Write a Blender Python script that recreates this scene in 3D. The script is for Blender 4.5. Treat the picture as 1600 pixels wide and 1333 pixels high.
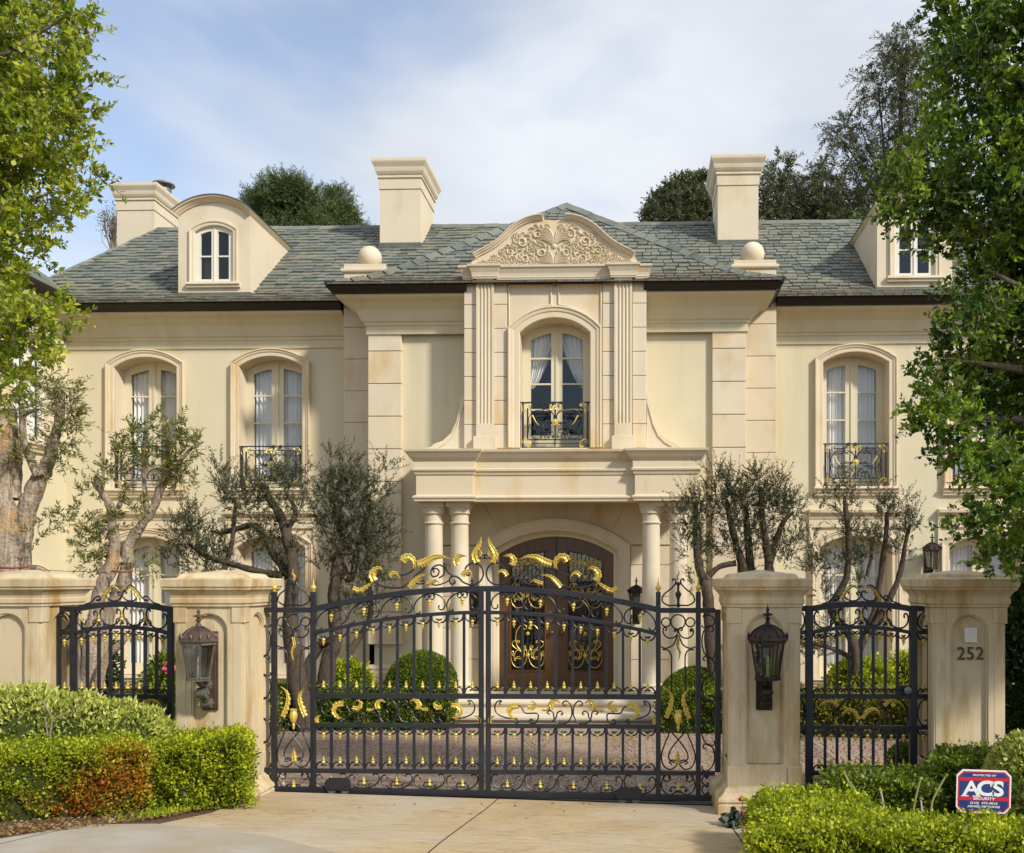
import bpy, bmesh, math, random
import numpy as np
from mathutils import Vector, Matrix
from mathutils.geometry import tessellate_polygon, delaunay_2d_cdt

random.seed(7)
R = math.radians
SC = bpy.context.scene
COL = SC.collection
for _o in list(bpy.data.objects):
    bpy.data.objects.remove(_o)

# ---------------------------------------------------------------- camera
F, PX0, PY0, YAW = 1500.0, 950.0, 905.0, R(1.8)
cd = bpy.data.cameras.new("camera")
cd.sensor_width = 36.0
cd.lens = F / 1600 * 36
cd.shift_x = -(PX0 - 800) / 1600
cd.shift_y = (PY0 - 666.5) / 1600
cd.clip_start, cd.clip_end = 0.1, 3000
cam = bpy.data.objects.new("camera", cd)
cam.rotation_euler = (R(90), 0, YAW)
COL.objects.link(cam)
SC.camera = cam

# ---------------------------------------------------------------- sky, sun, exposure
SUN_AZ, SUN_EL = 52.0, 36.0          # degrees right of the facade normal (behind the camera), above horizon
sv = Vector((math.sin(R(SUN_AZ)) * math.cos(R(SUN_EL)), -math.cos(R(SUN_AZ)) * math.cos(R(SUN_EL)), math.sin(R(SUN_EL))))
W = bpy.data.worlds.new("World")
SC.world = W
W.use_nodes = True
nt = W.node_tree
nt.nodes.clear()
wo = nt.nodes.new("ShaderNodeOutputWorld")
bg = nt.nodes.new("ShaderNodeBackground")
bg.inputs[1].default_value = 0.15
sky = nt.nodes.new("ShaderNodeTexSky")
sky.sky_type = 'NISHITA'
sky.sun_disc = False
sky.sun_elevation = R(SUN_EL)
sky.sun_rotation = math.atan2(sv.x, sv.y)
sky.air_density, sky.dust_density, sky.ozone_density = 1.0, 0.5, 1.0
tc = nt.nodes.new("ShaderNodeTexCoord")
mp = nt.nodes.new("ShaderNodeMapping")
mp.inputs['Location'].default_value = (0.1, 2.3, 1.4)
mp.inputs['Rotation'].default_value = (0, R(-24), 0)
mp.inputs['Scale'].default_value = (1.0, 1.0, 2.4)
nt.links.new(tc.outputs['Generated'], mp.inputs[0])
n1 = nt.nodes.new("ShaderNodeTexNoise")
n1.inputs['Scale'].default_value, n1.inputs['Detail'].default_value = 1.9, 4.5
n1.inputs['Roughness'].default_value, n1.inputs['Distortion'].default_value = 0.5, 0.35
nt.links.new(mp.outputs[0], n1.inputs['Vector'])
cr = nt.nodes.new("ShaderNodeValToRGB")
cr.color_ramp.elements[0].position, cr.color_ramp.elements[1].position = 0.37, 0.57
cr.color_ramp.elements[0].color = (0.26, 0.26, 0.26, 1)
cr.color_ramp.elements[1].color = (0.96, 0.96, 0.96, 1)
nt.links.new(n1.outputs['Fac'], cr.inputs[0])
n2 = nt.nodes.new("ShaderNodeTexNoise")
n2.inputs['Scale'].default_value, n2.inputs['Detail'].default_value = 3.4, 4
nt.links.new(mp.outputs[0], n2.inputs['Vector'])
cc = nt.nodes.new("ShaderNodeValToRGB")
cc.color_ramp.elements[0].position, cc.color_ramp.elements[1].position = 0.38, 0.64
cc.color_ramp.elements[0].color = (3.55, 3.75, 4.1, 1)
cc.color_ramp.elements[1].color = (4.35, 4.5, 4.75, 1)
nt.links.new(n2.outputs['Fac'], cc.inputs[0])
mx = nt.nodes.new("ShaderNodeMixRGB")
nt.links.new(cr.outputs[0], mx.inputs[0])
nt.links.new(sky.outputs[0], mx.inputs[1])
nt.links.new(cc.outputs[0], mx.inputs[2])
nt.links.new(mx.outputs[0], bg.inputs[0])
nt.links.new(bg.outputs[0], wo.inputs[0])

ld = bpy.data.lights.new("sun", 'SUN')
ld.energy, ld.angle, ld.color = 3.2, R(5.0), (1.0, 0.955, 0.87)
sun = bpy.data.objects.new("sun", ld)
sun.rotation_euler = sv.to_track_quat('Z', 'Y').to_euler()
sun.location = (8, -8, 12)
COL.objects.link(sun)
vs = SC.view_settings
vs.view_transform, vs.look = 'Standard', 'None'
vs.exposure, vs.gamma = 0.48, 1.0
vs.use_curve_mapping = False
SC.cycles.max_bounces = 7
SC.cycles.transparent_max_bounces = 10
SC.cycles.caustics_reflective = SC.cycles.caustics_refractive = False

# ---------------------------------------------------------------- picture point -> place
def X(px, Y):
    u = (px - PX0) / F
    return Y / (u * math.sin(YAW) + math.cos(YAW)) * (u * math.cos(YAW) - math.sin(YAW))
def ZZ(py, Y, px=900):
    u = (px - PX0) / F
    return Y / (u * math.sin(YAW) + math.cos(YAW)) * (PY0 - py) / F
def PT(px, py, Y):
    return Vector((X(px, Y), Y, ZZ(py, Y, px)))
def proj(p):
    c, s = math.cos(YAW), math.sin(YAW)
    r, d = p[0] * c + p[1] * s, -p[0] * s + p[1] * c
    return PX0 + F * r / d, PY0 - F * p[2] / d
def interp(x, xs, ys):
    return float(np.interp(x, xs, ys))
GY = [-400, -50, 3, 7, 8.7, 9.35, 11, 17, 600]
GZ = [-1.5, -1.58, -1.63, -1.93, -2.10, -2.15, -2.27, -2.57, -2.57]
def G(x, y):
    lat = -0.025 * max(-4, min(4, x + 1)) * max(0, min(1, (14 - y) / 4)) * max(0, min(1, (y - 2) / 3))
    return interp(y, GY, GZ) + lat
def GP(px, py):
    Y = 8.0
    for _ in range(40):
        Y = 0.5 * Y + 0.5 * (G(X(px, Y), Y) / ZZ(py, 1.0, px))
    return X(px, Y), Y

# ---------------------------------------------------------------- materials
MATS = {}
def newmat(name):
    m = bpy.data.materials.new(name)
    m.use_nodes = True
    m.node_tree.nodes.clear()
    MATS[name] = m
    return m, m.node_tree
def N(t, kind, **kw):
    n = t.nodes.new(kind)
    for k, v in kw.items():
        if k in n.inputs:
            n.inputs[k].default_value = v
        else:
            setattr(n, k, v)
    return n
def c4(c):
    return (c[0], c[1], c[2], 1)
def noise(t, scale, detail=5, vec=None, rough=0.55, dist=0.0, stretch=None):
    n = N(t, "ShaderNodeTexNoise", Scale=scale, Detail=detail, Roughness=rough, Distortion=dist)
    g = N(t, "ShaderNodeNewGeometry")
    src = g.outputs['Position']
    if stretch:
        m = N(t, "ShaderNodeMapping")
        m.inputs['Scale'].default_value = stretch
        t.links.new(src, m.inputs[0])
        src = m.outputs[0]
    t.links.new(src, n.inputs['Vector'])
    return n.outputs['Fac']
def ramp(t, fac, stops):
    r = N(t, "ShaderNodeValToRGB")
    e = r.color_ramp.elements
    while len(e) < len(stops):
        e.new(0.5)
    for i, (p, c) in enumerate(stops):
        e[i].position = p
        e[i].color = c4(c) if not isinstance(c, (int, float)) else (c, c, c, 1)
    t.links.new(fac, r.inputs[0])
    return r.outputs[0]
def mixc(t, fac, a, b, mode='MIX'):
    m = N(t, "ShaderNodeMixRGB", blend_type=mode)
    for i, v in ((0, fac), (1, a), (2, b)):
        if isinstance(v, (int, float)):
            m.inputs[i].default_value = v
        elif isinstance(v, tuple):
            m.inputs[i].default_value = c4(v)
        else:
            t.links.new(v, m.inputs[i])
    return m.outputs[0]
def finish(t, col, rough=0.7, metal=0.0, spec=0.3, bump=None, bstr=0.3, bdist=0.01, coat=0):
    p = N(t, "ShaderNodeBsdfPrincipled")
    if isinstance(col, tuple):
        p.inputs['Base Color'].default_value = c4(col)
    else:
        t.links.new(col, p.inputs['Base Color'])
    if isinstance(rough, (int, float)):
        p.inputs['Roughness'].default_value = rough
    else:
        t.links.new(rough, p.inputs['Roughness'])
    p.inputs['Metallic'].default_value = metal
    p.inputs['Specular IOR Level'].default_value = spec
    if coat:
        p.inputs['Coat Weight'].default_value = coat
    if bump is not None:
        b = N(t, "ShaderNodeBump", Strength=bstr, Distance=bdist)
        t.links.new(bump, b.inputs['Height'])
        t.links.new(b.outputs[0], p.inputs['Normal'])
    o = N(t, "ShaderNodeOutputMaterial")
    t.links.new(p.outputs[0], o.inputs[0])
    return p
def simple(name, c1, c2=None, scale=4, rough=0.7, metal=0.0, spec=0.3, bscale=60, bstr=0.2, bdist=0.005, stain=None, sscale=0.8, spos=(0.5, 0.72), stretch=None, sstretch=None):
    m, t = newmat(name)
    c2 = c2 or tuple(v * 0.8 for v in c1)
    col = ramp(t, noise(t, scale, stretch=stretch), [(0.3, c1), (0.7, c2)])
    if stain:
        f = ramp(t, noise(t, sscale, 7, rough=0.62, stretch=sstretch), [(spos[0], 0.0), (spos[1], 1.0)])
        col = mixc(t, f, col, stain)
    finish(t, col, rough, metal, spec, noise(t, bscale, 4), bstr, bdist)
    return m
def rnd_island(t):
    g = N(t, "ShaderNodeNewGeometry")
    o = N(t, "ShaderNodeObjectInfo")
    a = N(t, "ShaderNodeMath", operation='ADD')
    t.links.new(g.outputs['Random Per Island'], a.inputs[0])
    t.links.new(o.outputs['Random'], a.inputs[1])
    f = N(t, "ShaderNodeMath", operation='FRACT')
    t.links.new(a.outputs[0], f.inputs[0])
    return f.outputs[0]
def leafmat(name, cols, trans=0.35, rough=0.45, nscale=2.0, spot=None, drift=0.5):
    """cols: dark, mid, light; leaves vary one by one and in drifts; spot = (centre, radius, colour) of browned leaves"""
    m, t = newmat(name)
    r = rnd_island(t)
    a = N(t, "ShaderNodeMath", operation='MULTIPLY_ADD')
    t.links.new(r, a.inputs[0])
    a.inputs[1].default_value = 0.55
    nz = N(t, "ShaderNodeMath", operation='MULTIPLY_ADD')
    t.links.new(noise(t, nscale, 3), nz.inputs[0])
    nz.inputs[1].default_value, nz.inputs[2].default_value = drift, 0.25 - drift / 2
    t.links.new(nz.outputs[0], a.inputs[2])
    col = ramp(t, a.outputs[0], [(0.15, cols[0]), (0.5, cols[1]), (0.85, cols[2])])
    for (cen, rad, sc_) in (spot or []):
        g = N(t, "ShaderNodeNewGeometry")
        d = N(t, "ShaderNodeVectorMath", operation='DISTANCE')
        t.links.new(g.outputs['Position'], d.inputs[0])
        d.inputs[1].default_value = cen
        q = N(t, "ShaderNodeMath", operation='MULTIPLY_ADD')
        t.links.new(noise(t, 6, 4), q.inputs[0])
        q.inputs[1].default_value = rad * 1.5
        t.links.new(d.outputs['Value'], q.inputs[2])
        q2 = N(t, "ShaderNodeMath", operation='MULTIPLY_ADD')
        t.links.new(r, q2.inputs[0])
        q2.inputs[1].default_value = rad * 0.7
        t.links.new(q.outputs[0], q2.inputs[2])
        f = ramp(t, q2.outputs[0], [(min(0.9, rad * 1.45), 0.92), (min(0.99, rad * 2.3), 0.0)])
        col = mixc(t, f, col, sc_)
    p = N(t, "ShaderNodeBsdfPrincipled", Roughness=rough)
    p.inputs['Specular IOR Level'].default_value = 0.35
    t.links.new(col, p.inputs['Base Color'])
    tr = N(t, "ShaderNodeBsdfTranslucent")
    t.links.new(mixc(t, 0.5, col, (0.9, 1.0, 0.35), 'MULTIPLY'), tr.inputs[0])
    ms = N(t, "ShaderNodeMixShader")
    ms.inputs[0].default_value = trans
    t.links.new(p.outputs[0], ms.inputs[1])
    t.links.new(tr.outputs[0], ms.inputs[2])
    o = N(t, "ShaderNodeOutputMaterial")
    t.links.new(ms.outputs[0], o.inputs[0])
    return m

simple('stucco', (0.65, 0.575, 0.395), (0.61, 0.54, 0.365), 1.2, 0.85, spec=0.15, bscale=90, bstr=0.15, stain=(0.53, 0.45, 0.29), sscale=0.8, spos=(0.50, 0.78), sstretch=(2.2, 1, 0.22))
simple('stone', (0.68, 0.56, 0.39), (0.62, 0.52, 0.365), 1.6, 0.75, spec=0.2, bscale=70, bstr=0.2, stain=(0.56, 0.39, 0.18), sscale=1.1, spos=(0.52, 0.72), sstretch=(1.4, 1.4, 0.5))
simple('stone_pale', (0.67, 0.575, 0.425), (0.63, 0.54, 0.395), 2.0, 0.75, spec=0.2, bscale=60, bstr=0.2, stain=(0.54, 0.42, 0.26), sscale=1.3, spos=(0.5, 0.8), sstretch=(1.2, 1.2, 0.6))
simple('pillar_stone', (0.63, 0.505, 0.32), (0.56, 0.46, 0.30), 2.2, 0.8, spec=0.2, bscale=110, bstr=0.3, stain=(0.39, 0.25, 0.095), sscale=2.1, spos=(0.46, 0.68), sstretch=(2.0, 2.0, 0.5))
simple('paint_cream', (0.68, 0.60, 0.42), (0.66, 0.58, 0.40), 3, 0.5, spec=0.35, bscale=30, bstr=0.05)
simple('paint_white', (0.72, 0.68, 0.57), (0.70, 0.66, 0.55), 3, 0.5, spec=0.35, bscale=30, bstr=0.05)
simple('gutter', (0.035, 0.027, 0.022), (0.045, 0.034, 0.027), 3, 0.45, metal=0.2, bscale=30, bstr=0.1)
simple('lead', (0.10, 0.105, 0.09), (0.15, 0.15, 0.12), 6, 0.6)
simple('iron', (0.018, 0.019, 0.024), (0.027, 0.028, 0.035), 8, 0.42, metal=0.25, spec=0.5, bscale=120, bstr=0.12, stain=(0.045, 0.035, 0.03), sscale=3, spos=(0.62, 0.85))
simple('gold', (0.72, 0.55, 0.12), (0.58, 0.41, 0.07), 14, 0.38, metal=0.3, spec=0.5, bscale=80, bstr=0.15, stain=(0.30, 0.19, 0.04), sscale=20, spos=(0.58, 0.8))
simple('wood', (0.075, 0.033, 0.012), (0.135, 0.062, 0.022), 5, 0.35, spec=0.5, stretch=(8, 8, 0.6), bscale=40, bstr=0.1)
simple('copper', (0.085, 0.058, 0.044), (0.15, 0.10, 0.075), 16, 0.55, metal=0.5, bscale=60, bstr=0.3, stain=(0.055, 0.045, 0.04), sscale=8, spos=(0.5, 0.75))
simple('lantern_black', (0.022, 0.018, 0.016), (0.045, 0.034, 0.028), 16, 0.5, metal=0.5, bscale=60, bstr=0.3, stain=(0.075, 0.05, 0.038), sscale=8, spos=(0.5, 0.75))
simple('lantern_grey', (0.13, 0.115, 0.10), (0.20, 0.18, 0.155), 16, 0.55, metal=0.5, bscale=60, bstr=0.3, stain=(0.09, 0.065, 0.05), sscale=9, spos=(0.5, 0.75))
simple('steel_grey', (0.16, 0.16, 0.155), (0.24, 0.23, 0.22), 10, 0.5, metal=0.5, bscale=50, bstr=0.2)
simple('curtain', (0.88, 0.86, 0.80), (0.82, 0.80, 0.75), 6, 0.9, spec=0.1, bscale=90, bstr=0.1)
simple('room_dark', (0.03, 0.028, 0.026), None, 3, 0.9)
simple('soil', (0.10, 0.06, 0.035), (0.17, 0.11, 0.065), 9, 0.95, spec=0.1, bscale=45, bstr=0.9, bdist=0.03)
simple('bark_pale', (0.50, 0.41, 0.31), (0.17, 0.12, 0.08), 9, 0.9, spec=0.1, stretch=(3.4, 3.4, 0.45), bscale=26, bstr=0.9, bdist=0.03, stain=(0.48, 0.27, 0.10), sscale=2.4, spos=(0.56, 0.7))
simple('bark_dark', (0.055, 0.040, 0.028), (0.115, 0.088, 0.065), 12, 0.92, spec=0.1, stretch=(3, 3, 0.8), bscale=35, bstr=0.8, bdist=0.02)
simple('bark_mid', (0.19, 0.14, 0.095), (0.29, 0.225, 0.16), 12, 0.92, spec=0.1, stretch=(3, 3, 0.8), bscale=35, bstr=0.7, bdist=0.02)
simple('hedge_core', (0.022, 0.034, 0.008), (0.045, 0.055, 0.014), 14, 0.95, spec=0.05)
simple('cobble_joint', (0.46, 0.39, 0.30), (0.52, 0.44, 0.34), 8, 0.95)
simple('concrete_grey', (0.43, 0.385, 0.31), (0.36, 0.315, 0.25), 3.5, 0.88, spec=0.2, bscale=90, bstr=0.5, bdist=0.01, stain=(0.36, 0.28, 0.185), sscale=1.4, spos=(0.42, 0.68))
simple('plastic_white', (0.78, 0.76, 0.72), (0.72, 0.70, 0.66), 9, 0.45)
simple('sign_navy', (0.020, 0.040, 0.16), (0.024, 0.046, 0.175), 5, 0.4, spec=0.5)
simple('sign_red', (0.55, 0.02, 0.04), (0.5, 0.02, 0.035), 5, 0.4, spec=0.5)
simple('bronze', (0.07, 0.055, 0.03), (0.11, 0.085, 0.045), 30, 0.45, metal=0.6)
simple('petal_red', (0.35, 0.005, 0.05), (0.45, 0.01, 0.07), 20, 0.5)
simple('petal_pink', (0.80, 0.16, 0.24), (0.72, 0.10, 0.18), 20, 0.5)
simple('wire_rubber', (0.30, 0.10, 0.05), (0.22, 0.07, 0.04), 20, 0.7)
simple('cane', (0.36, 0.27, 0.13), (0.25, 0.30, 0.09), 9, 0.8)
simple('cane_pale', (0.50, 0.45, 0.38), (0.38, 0.33, 0.27), 9, 0.8)

def mk_special():
    # tan textured concrete with trowelled streaks
    m, t = newmat('concrete_tan')
    col = ramp(t, noise(t, 1.3, 6), [(0.3, (0.56, 0.42, 0.24)), (0.7, (0.44, 0.325, 0.18))])
    f = ramp(t, noise(t, 4.2, 10, rough=0.76, dist=1.6, stretch=(0.8, 2.0, 1)), [(0.50, 0.0), (0.64, 0.9)])
    col = mixc(t, f, col, (0.33, 0.225, 0.125))
    f2 = ramp(t, noise(t, 0.7, 5), [(0.42, 0.0), (0.62, 0.65)])
    col = mixc(t, f2, col, (0.53, 0.46, 0.36))
    finish(t, col, 0.8, spec=0.2, bump=noise(t, 7, 9, rough=0.72, dist=1.0, stretch=(0.5, 2.0, 1)), bstr=0.7, bdist=0.03)
    # slates: one colour per slate, lichen
    m, t = newmat('slate')
    r = rnd_island(t)
    col = ramp(t, r, [(0.0, (0.075, 0.088, 0.076)), (0.30, (0.12, 0.137, 0.115)), (0.55, (0.165, 0.175, 0.14)), (0.74, (0.13, 0.143, 0.128)), (0.86, (0.21, 0.20, 0.14)), (0.93, (0.185, 0.19, 0.16)), (1.0, (0.22, 0.17, 0.125))])
    f = ramp(t, noise(t, 5, 6), [(0.35, 0.0), (0.7, 0.5)])
    col = mixc(t, f, col, (0.20, 0.205, 0.165))
    f = ramp(t, noise(t, 0.9, 4), [(0.58, 0.0), (0.75, 0.55)])
    col = mixc(t, f, col, (0.27, 0.25, 0.13))
    f = ramp(t, noise(t, 1.4, 5, stretch=(2, 1, 0.5)), [(0.68, 0.0), (0.78, 0.6)])
    col = mixc(t, f, col, (0.34, 0.16, 0.05))
    # moss and dirt that gather on the lowest courses
    sx = N(t, "ShaderNodeSeparateXYZ")
    gp_ = N(t, "ShaderNodeNewGeometry")
    t.links.new(gp_.outputs['Position'], sx.inputs[0])
    mr = N(t, "ShaderNodeMapRange")
    t.links.new(sx.outputs['Z'], mr.inputs[0])
    mr.inputs[1].default_value, mr.inputs[2].default_value = 5.9, 6.5
    mr.inputs[3].default_value, mr.inputs[4].default_value = 1.0, 0.0
    ml = N(t, "ShaderNodeMath", operation='MULTIPLY')
    t.links.new(mr.outputs[0], ml.inputs[0])
    t.links.new(ramp(t, noise(t, 7, 6), [(0.38, 0.0), (0.55, 0.85)]), ml.inputs[1])
    col = mixc(t, ml.outputs[0], col, (0.135, 0.11, 0.07))
    finish(t, col, 0.62, spec=0.35, bump=noise(t, 18, 7), bstr=0.5, bdist=0.01)
    m, t = newmat('cobble')
    r = rnd_island(t)
    col = ramp(t, r, [(0.0, (0.225, 0.155, 0.11)), (0.35, (0.29, 0.205, 0.145)), (0.7, (0.34, 0.25, 0.18)), (1.0, (0.27, 0.215, 0.165))])
    col = mixc(t, ramp(t, noise(t, 2, 5), [(0.4, 0.0), (0.7, 0.4)]), col, (0.35, 0.27, 0.20))
    finish(t, col, 0.8, spec=0.25, bump=noise(t, 60, 4), bstr=0.4, bdist=0.006)
    # window glass: clear sheet with a mirror coat
    for nm, tint, refl in (('glass', (0.93, 0.94, 0.95), 0.015), ('glass_lamp', (0.55, 0.53, 0.48), 0.10)):
        m, t = newmat(nm)
        tr = N(t, "ShaderNodeBsdfTransparent")
        tr.inputs[0].default_value = c4(tint)
        gl = N(t, "ShaderNodeBsdfGlossy", Roughness=0.03)
        gl.inputs[0].default_value = (0.9, 0.95, 1, 1)
        fr = N(t, "ShaderNodeFresnel")
        gb_ = N(t, "ShaderNodeNewGeometry")
        mi = N(t, "ShaderNodeMapRange")        # same reflection from both sides of the thin sheet
        t.links.new(gb_.outputs['Backfacing'], mi.inputs[0])
        mi.inputs[3].default_value, mi.inputs[4].default_value = 1.45, 1 / 1.45
        t.links.new(mi.outputs[0], fr.inputs['IOR'])
        ad = N(t, "ShaderNodeMath", operation='ADD')
        t.links.new(fr.outputs[0], ad.inputs[0])
        ad.inputs[1].default_value = refl
        ms = N(t, "ShaderNodeMixShader")
        t.links.new(ad.outputs[0], ms.inputs[0])
        t.links.new(tr.outputs[0], ms.inputs[1])
        t.links.new(gl.outputs[0], ms.inputs[2])
        o = N(t, "ShaderNodeOutputMaterial")
        t.links.new(ms.outputs[0], o.inputs[0])
mk_special()
leafmat('leaf_lit', [(0.10, 0.16, 0.012), (0.26, 0.34, 0.020), (0.60, 0.62, 0.055)], 0.45, nscale=3.2, drift=1.3)
leafmat('leaf_deep', [(0.022, 0.060, 0.010), (0.085, 0.175, 0.016), (0.34, 0.46, 0.035)], 0.42, nscale=2.6, drift=1.5)
leafmat('leaf_olive', [(0.034, 0.044, 0.018), (0.075, 0.088, 0.035), (0.16, 0.165, 0.085)], 0.2, nscale=3)
leafmat('leaf_paper', [(0.075, 0.095, 0.020), (0.16, 0.18, 0.04), (0.32, 0.31, 0.08)], 0.3, nscale=3)
leafmat('leaf_pine', [(0.032, 0.06, 0.018), (0.075, 0.12, 0.03), (0.15, 0.20, 0.045)], 0.2, nscale=0.5)
leafmat('leaf_gum', [(0.045, 0.058, 0.026), (0.09, 0.105, 0.045), (0.16, 0.175, 0.07)], 0.3, nscale=0.4)
leafmat('leaf_box', [(0.09, 0.14, 0.008), (0.30, 0.36, 0.014), (0.66, 0.66, 0.035)], 0.4, nscale=5, drift=1.1)
leafmat('leaf_boxdark', [(0.04, 0.07, 0.008), (0.12, 0.17, 0.014), (0.28, 0.34, 0.025)], 0.3, nscale=3)
leafmat('leaf_yellow', [(0.06, 0.07, 0.010), (0.17, 0.165, 0.015), (0.38, 0.31, 0.03)], 0.3, nscale=5)
leafmat('leaf_varieg', [(0.16, 0.19, 0.04), (0.42, 0.46, 0.07), (0.75, 0.74, 0.26)], 0.3, nscale=5)
leafmat('leaf_dark', [(0.012, 0.028, 0.008), (0.03, 0.06, 0.014), (0.06, 0.10, 0.02)], 0.2, nscale=4)
leafmat('leaf_cyclamen', [(0.015, 0.035, 0.02), (0.03, 0.06, 0.035), (0.12, 0.15, 0.12)], 0.1, nscale=9)
leafmat('litter', [(0.10, 0.055, 0.025), (0.22, 0.13, 0.05), (0.36, 0.25, 0.10)], 0.1, nscale=9)

# ---------------------------------------------------------------- mesh tools
WM = {}
def adopt(o, wm, parent=None):
    """link o; wm = its place in the world; keep it there when parented"""
    COL.objects.link(o)
    WM[o.name] = wm.copy()
    if parent is not None:
        o.parent = parent
        o.matrix_parent_inverse = WM[parent.name].inverted()
    o.matrix_basis = wm
    return o
def tag(o, label=None, cat=None, group=None, kind=None):
    if label: o['label'] = label
    if cat: o['category'] = cat
    if group: o['group'] = group
    if kind: o['kind'] = kind
    return o
def thing(name, loc, label, cat, group=None):
    e = bpy.data.objects.new(name, None)
    e.empty_display_size = 0.2
    adopt(e, Matrix.Translation(Vector(loc)))
    return tag(e, label, cat, group)
def place(name, mesh, wm, parent=None):
    return adopt(bpy.data.objects.new(name, mesh), wm, parent)

class MB:
    def __init__(s, M=None):
        s.v, s.f, s.M = [], [], M
    def add(s, vs, fs):
        o = len(s.v)
        if s.M is not None:
            vs = [tuple(s.M @ Vector(v)) for v in vs]
        s.v.extend([tuple(v) for v in vs])
        s.f.extend([tuple(i + o for i in f) for f in fs])
        return s
    def box(s, x0, x1, y0, y1, z0, z1):
        return s.add([(x0, y0, z0), (x1, y0, z0), (x1, y1, z0), (x0, y1, z0), (x0, y0, z1), (x1, y0, z1), (x1, y1, z1), (x0, y1, z1)],
                     [(0, 3, 2, 1), (4, 5, 6, 7), (0, 1, 5, 4), (1, 2, 6, 5), (2, 3, 7, 6), (3, 0, 4, 7)])
    def frustum(s, a, b):
        """a, b: (x0,x1,y0,y1,z) rectangles"""
        return s.add([(a[0], a[2], a[4]), (a[1], a[2], a[4]), (a[1], a[3], a[4]), (a[0], a[3], a[4]), (b[0], b[2], b[4]), (b[1], b[2], b[4]), (b[1], b[3], b[4]), (b[0], b[3], b[4])],
                     [(0, 3, 2, 1), (4, 5, 6, 7), (0, 1, 5, 4), (1, 2, 6, 5), (2, 3, 7, 6), (3, 0, 4, 7)])
    def tube(s, pts, r, n=6, flat=1.0):
        pts = [Vector(p) for p in pts]
        if len(pts) < 2: return s
        rr = r if isinstance(r, (list, tuple, np.ndarray)) else [r] * len(pts)
        vs, fs = [], []
        ref = None
        for i, p in enumerate(pts):
            d = (pts[min(i + 1, len(pts) - 1)] - pts[max(i - 1, 0)])
            if d.length < 1e-9: d = Vector((0, 0, 1))
            d.normalize()
            if ref is None:
                ref = Vector((0, 1, 0)) if abs(d.y) < 0.9 else Vector((1, 0, 0))
            u = ref - d * ref.dot(d)
            if u.length < 1e-6: u = d.orthogonal()
            u.normalize()
            ref = u
            w = d.cross(u)
            for k in range(n):
                a = 2 * math.pi * (k + 0.5) / n
                vs.append(p + (u * math.cos(a) * flat + w * math.sin(a)) * rr[i])
        for i in range(len(pts) - 1):
            for k in range(n):
                a, b = i * n + k, i * n + (k + 1) % n
                fs.append((a, b, b + n, a + n))
        fs.append(tuple(range(n - 1, -1, -1)))
        fs.append(tuple(range((len(pts) - 1) * n, len(pts) * n)))
        return s.add(vs, fs)
    def lathe(s, prof, c=(0, 0, 0), n=14, axis='z'):
        vs, fs = [], []
        for (r, z) in prof:
            for k in range(n):
                a = 2 * math.pi * (k + 0.5) / n
                x, y = r * math.cos(a), r * math.sin(a)
                vs.append((c[0] + x, c[1] + y, c[2] + z) if axis == 'z' else (c[0] + x, c[1] + z, c[2] + y))
        for i in range(len(prof) - 1):
            for k in range(n):
                a, b = i * n + k, i * n + (k + 1) % n
                fs.append((a, b, b + n, a + n))
        fs.append(tuple(range(n - 1, -1, -1)))
        fs.append(tuple(range((len(prof) - 1) * n, len(prof) * n)))
        return s.add(vs, fs)
    def sweep(s, path, prof, closed=False, plane='xy', base=0.0, side=1, capends=True, closeprof=True):
        """path 2-D; prof (out, height); out is to the right of the path times side"""
        n = len(path)
        P = [Vector((p[0], p[1])) for p in path]
        nor = []
        for i in range(n):
            def nn(a, b):
                d = (P[b] - P[a]).normalized()
                return Vector((d.y, -d.x)) * side
            if closed:
                a, b = nn((i - 1) % n, i), nn(i, (i + 1) % n)
            else:
                a = nn(i - 1, i) if i > 0 else nn(i, i + 1)
                b = nn(i, i + 1) if i < n - 1 else nn(i - 1, i)
            nor.append((a + b) / max(0.2, 1 + a.dot(b)))
        m = len(prof)
        vs, fs = [], []
        for i in range(n):
            for (o, h) in prof:
                q = P[i] + nor[i] * o
                vs.append((q.x, q.y, base + h) if plane == 'xy' else (q.x, base - h, q.y))
        for i in range(n if closed else n - 1):
            j = (i + 1) % n
            for k in range(m if closeprof else m - 1):
                l = (k + 1) % m
                fs.append((i * m + k, j * m + k, j * m + l, i * m + l))
        if not closed and capends and closeprof:
            fs.append(tuple(range(m)))
            fs.append(tuple(range((n - 1) * m, n * m))[::-1])
        return s.add(vs, fs)
    def plate(s, outer, holes, y0, y1, back=False):
        """upright sheet in the xz plane, front at y0, edges run back to y1"""
        loops = [outer] + list(holes)
        flat = [p for l in loops for p in l]
        tri = tessellate_polygon([[Vector((p[0], p[1], 0)) for p in l] for l in loops])
        nf = len(flat)
        vs = [(p[0], y0, p[1]) for p in flat] + [(p[0], y1, p[1]) for p in flat]
        fs = [tuple(t) for t in tri]
        if back:
            fs += [tuple(i + nf for i in reversed(t)) for t in tri]
        o = 0
        for l in loops:
            for i in range(len(l)):
                a, b = o + i, o + (i + 1) % len(l)
                fs.append((a, b, b + nf, a + nf))
            o += len(l)
        return s.add(vs, fs)
    def build(s, name, mat, parent=None, smooth=None, bevel=0.0, recalc=True, origin=None, kind=None):
        me = s.mesh(name, mat, smooth, recalc, origin)
        o = place(name, me, Matrix.Translation(s.org), parent)
        if bevel:
            b = o.modifiers.new('bevel', 'BEVEL')
            b.width, b.segments, b.limit_method, b.angle_limit = bevel, 2, 'ANGLE', R(40)
        if kind: o['kind'] = kind
        return o
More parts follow.
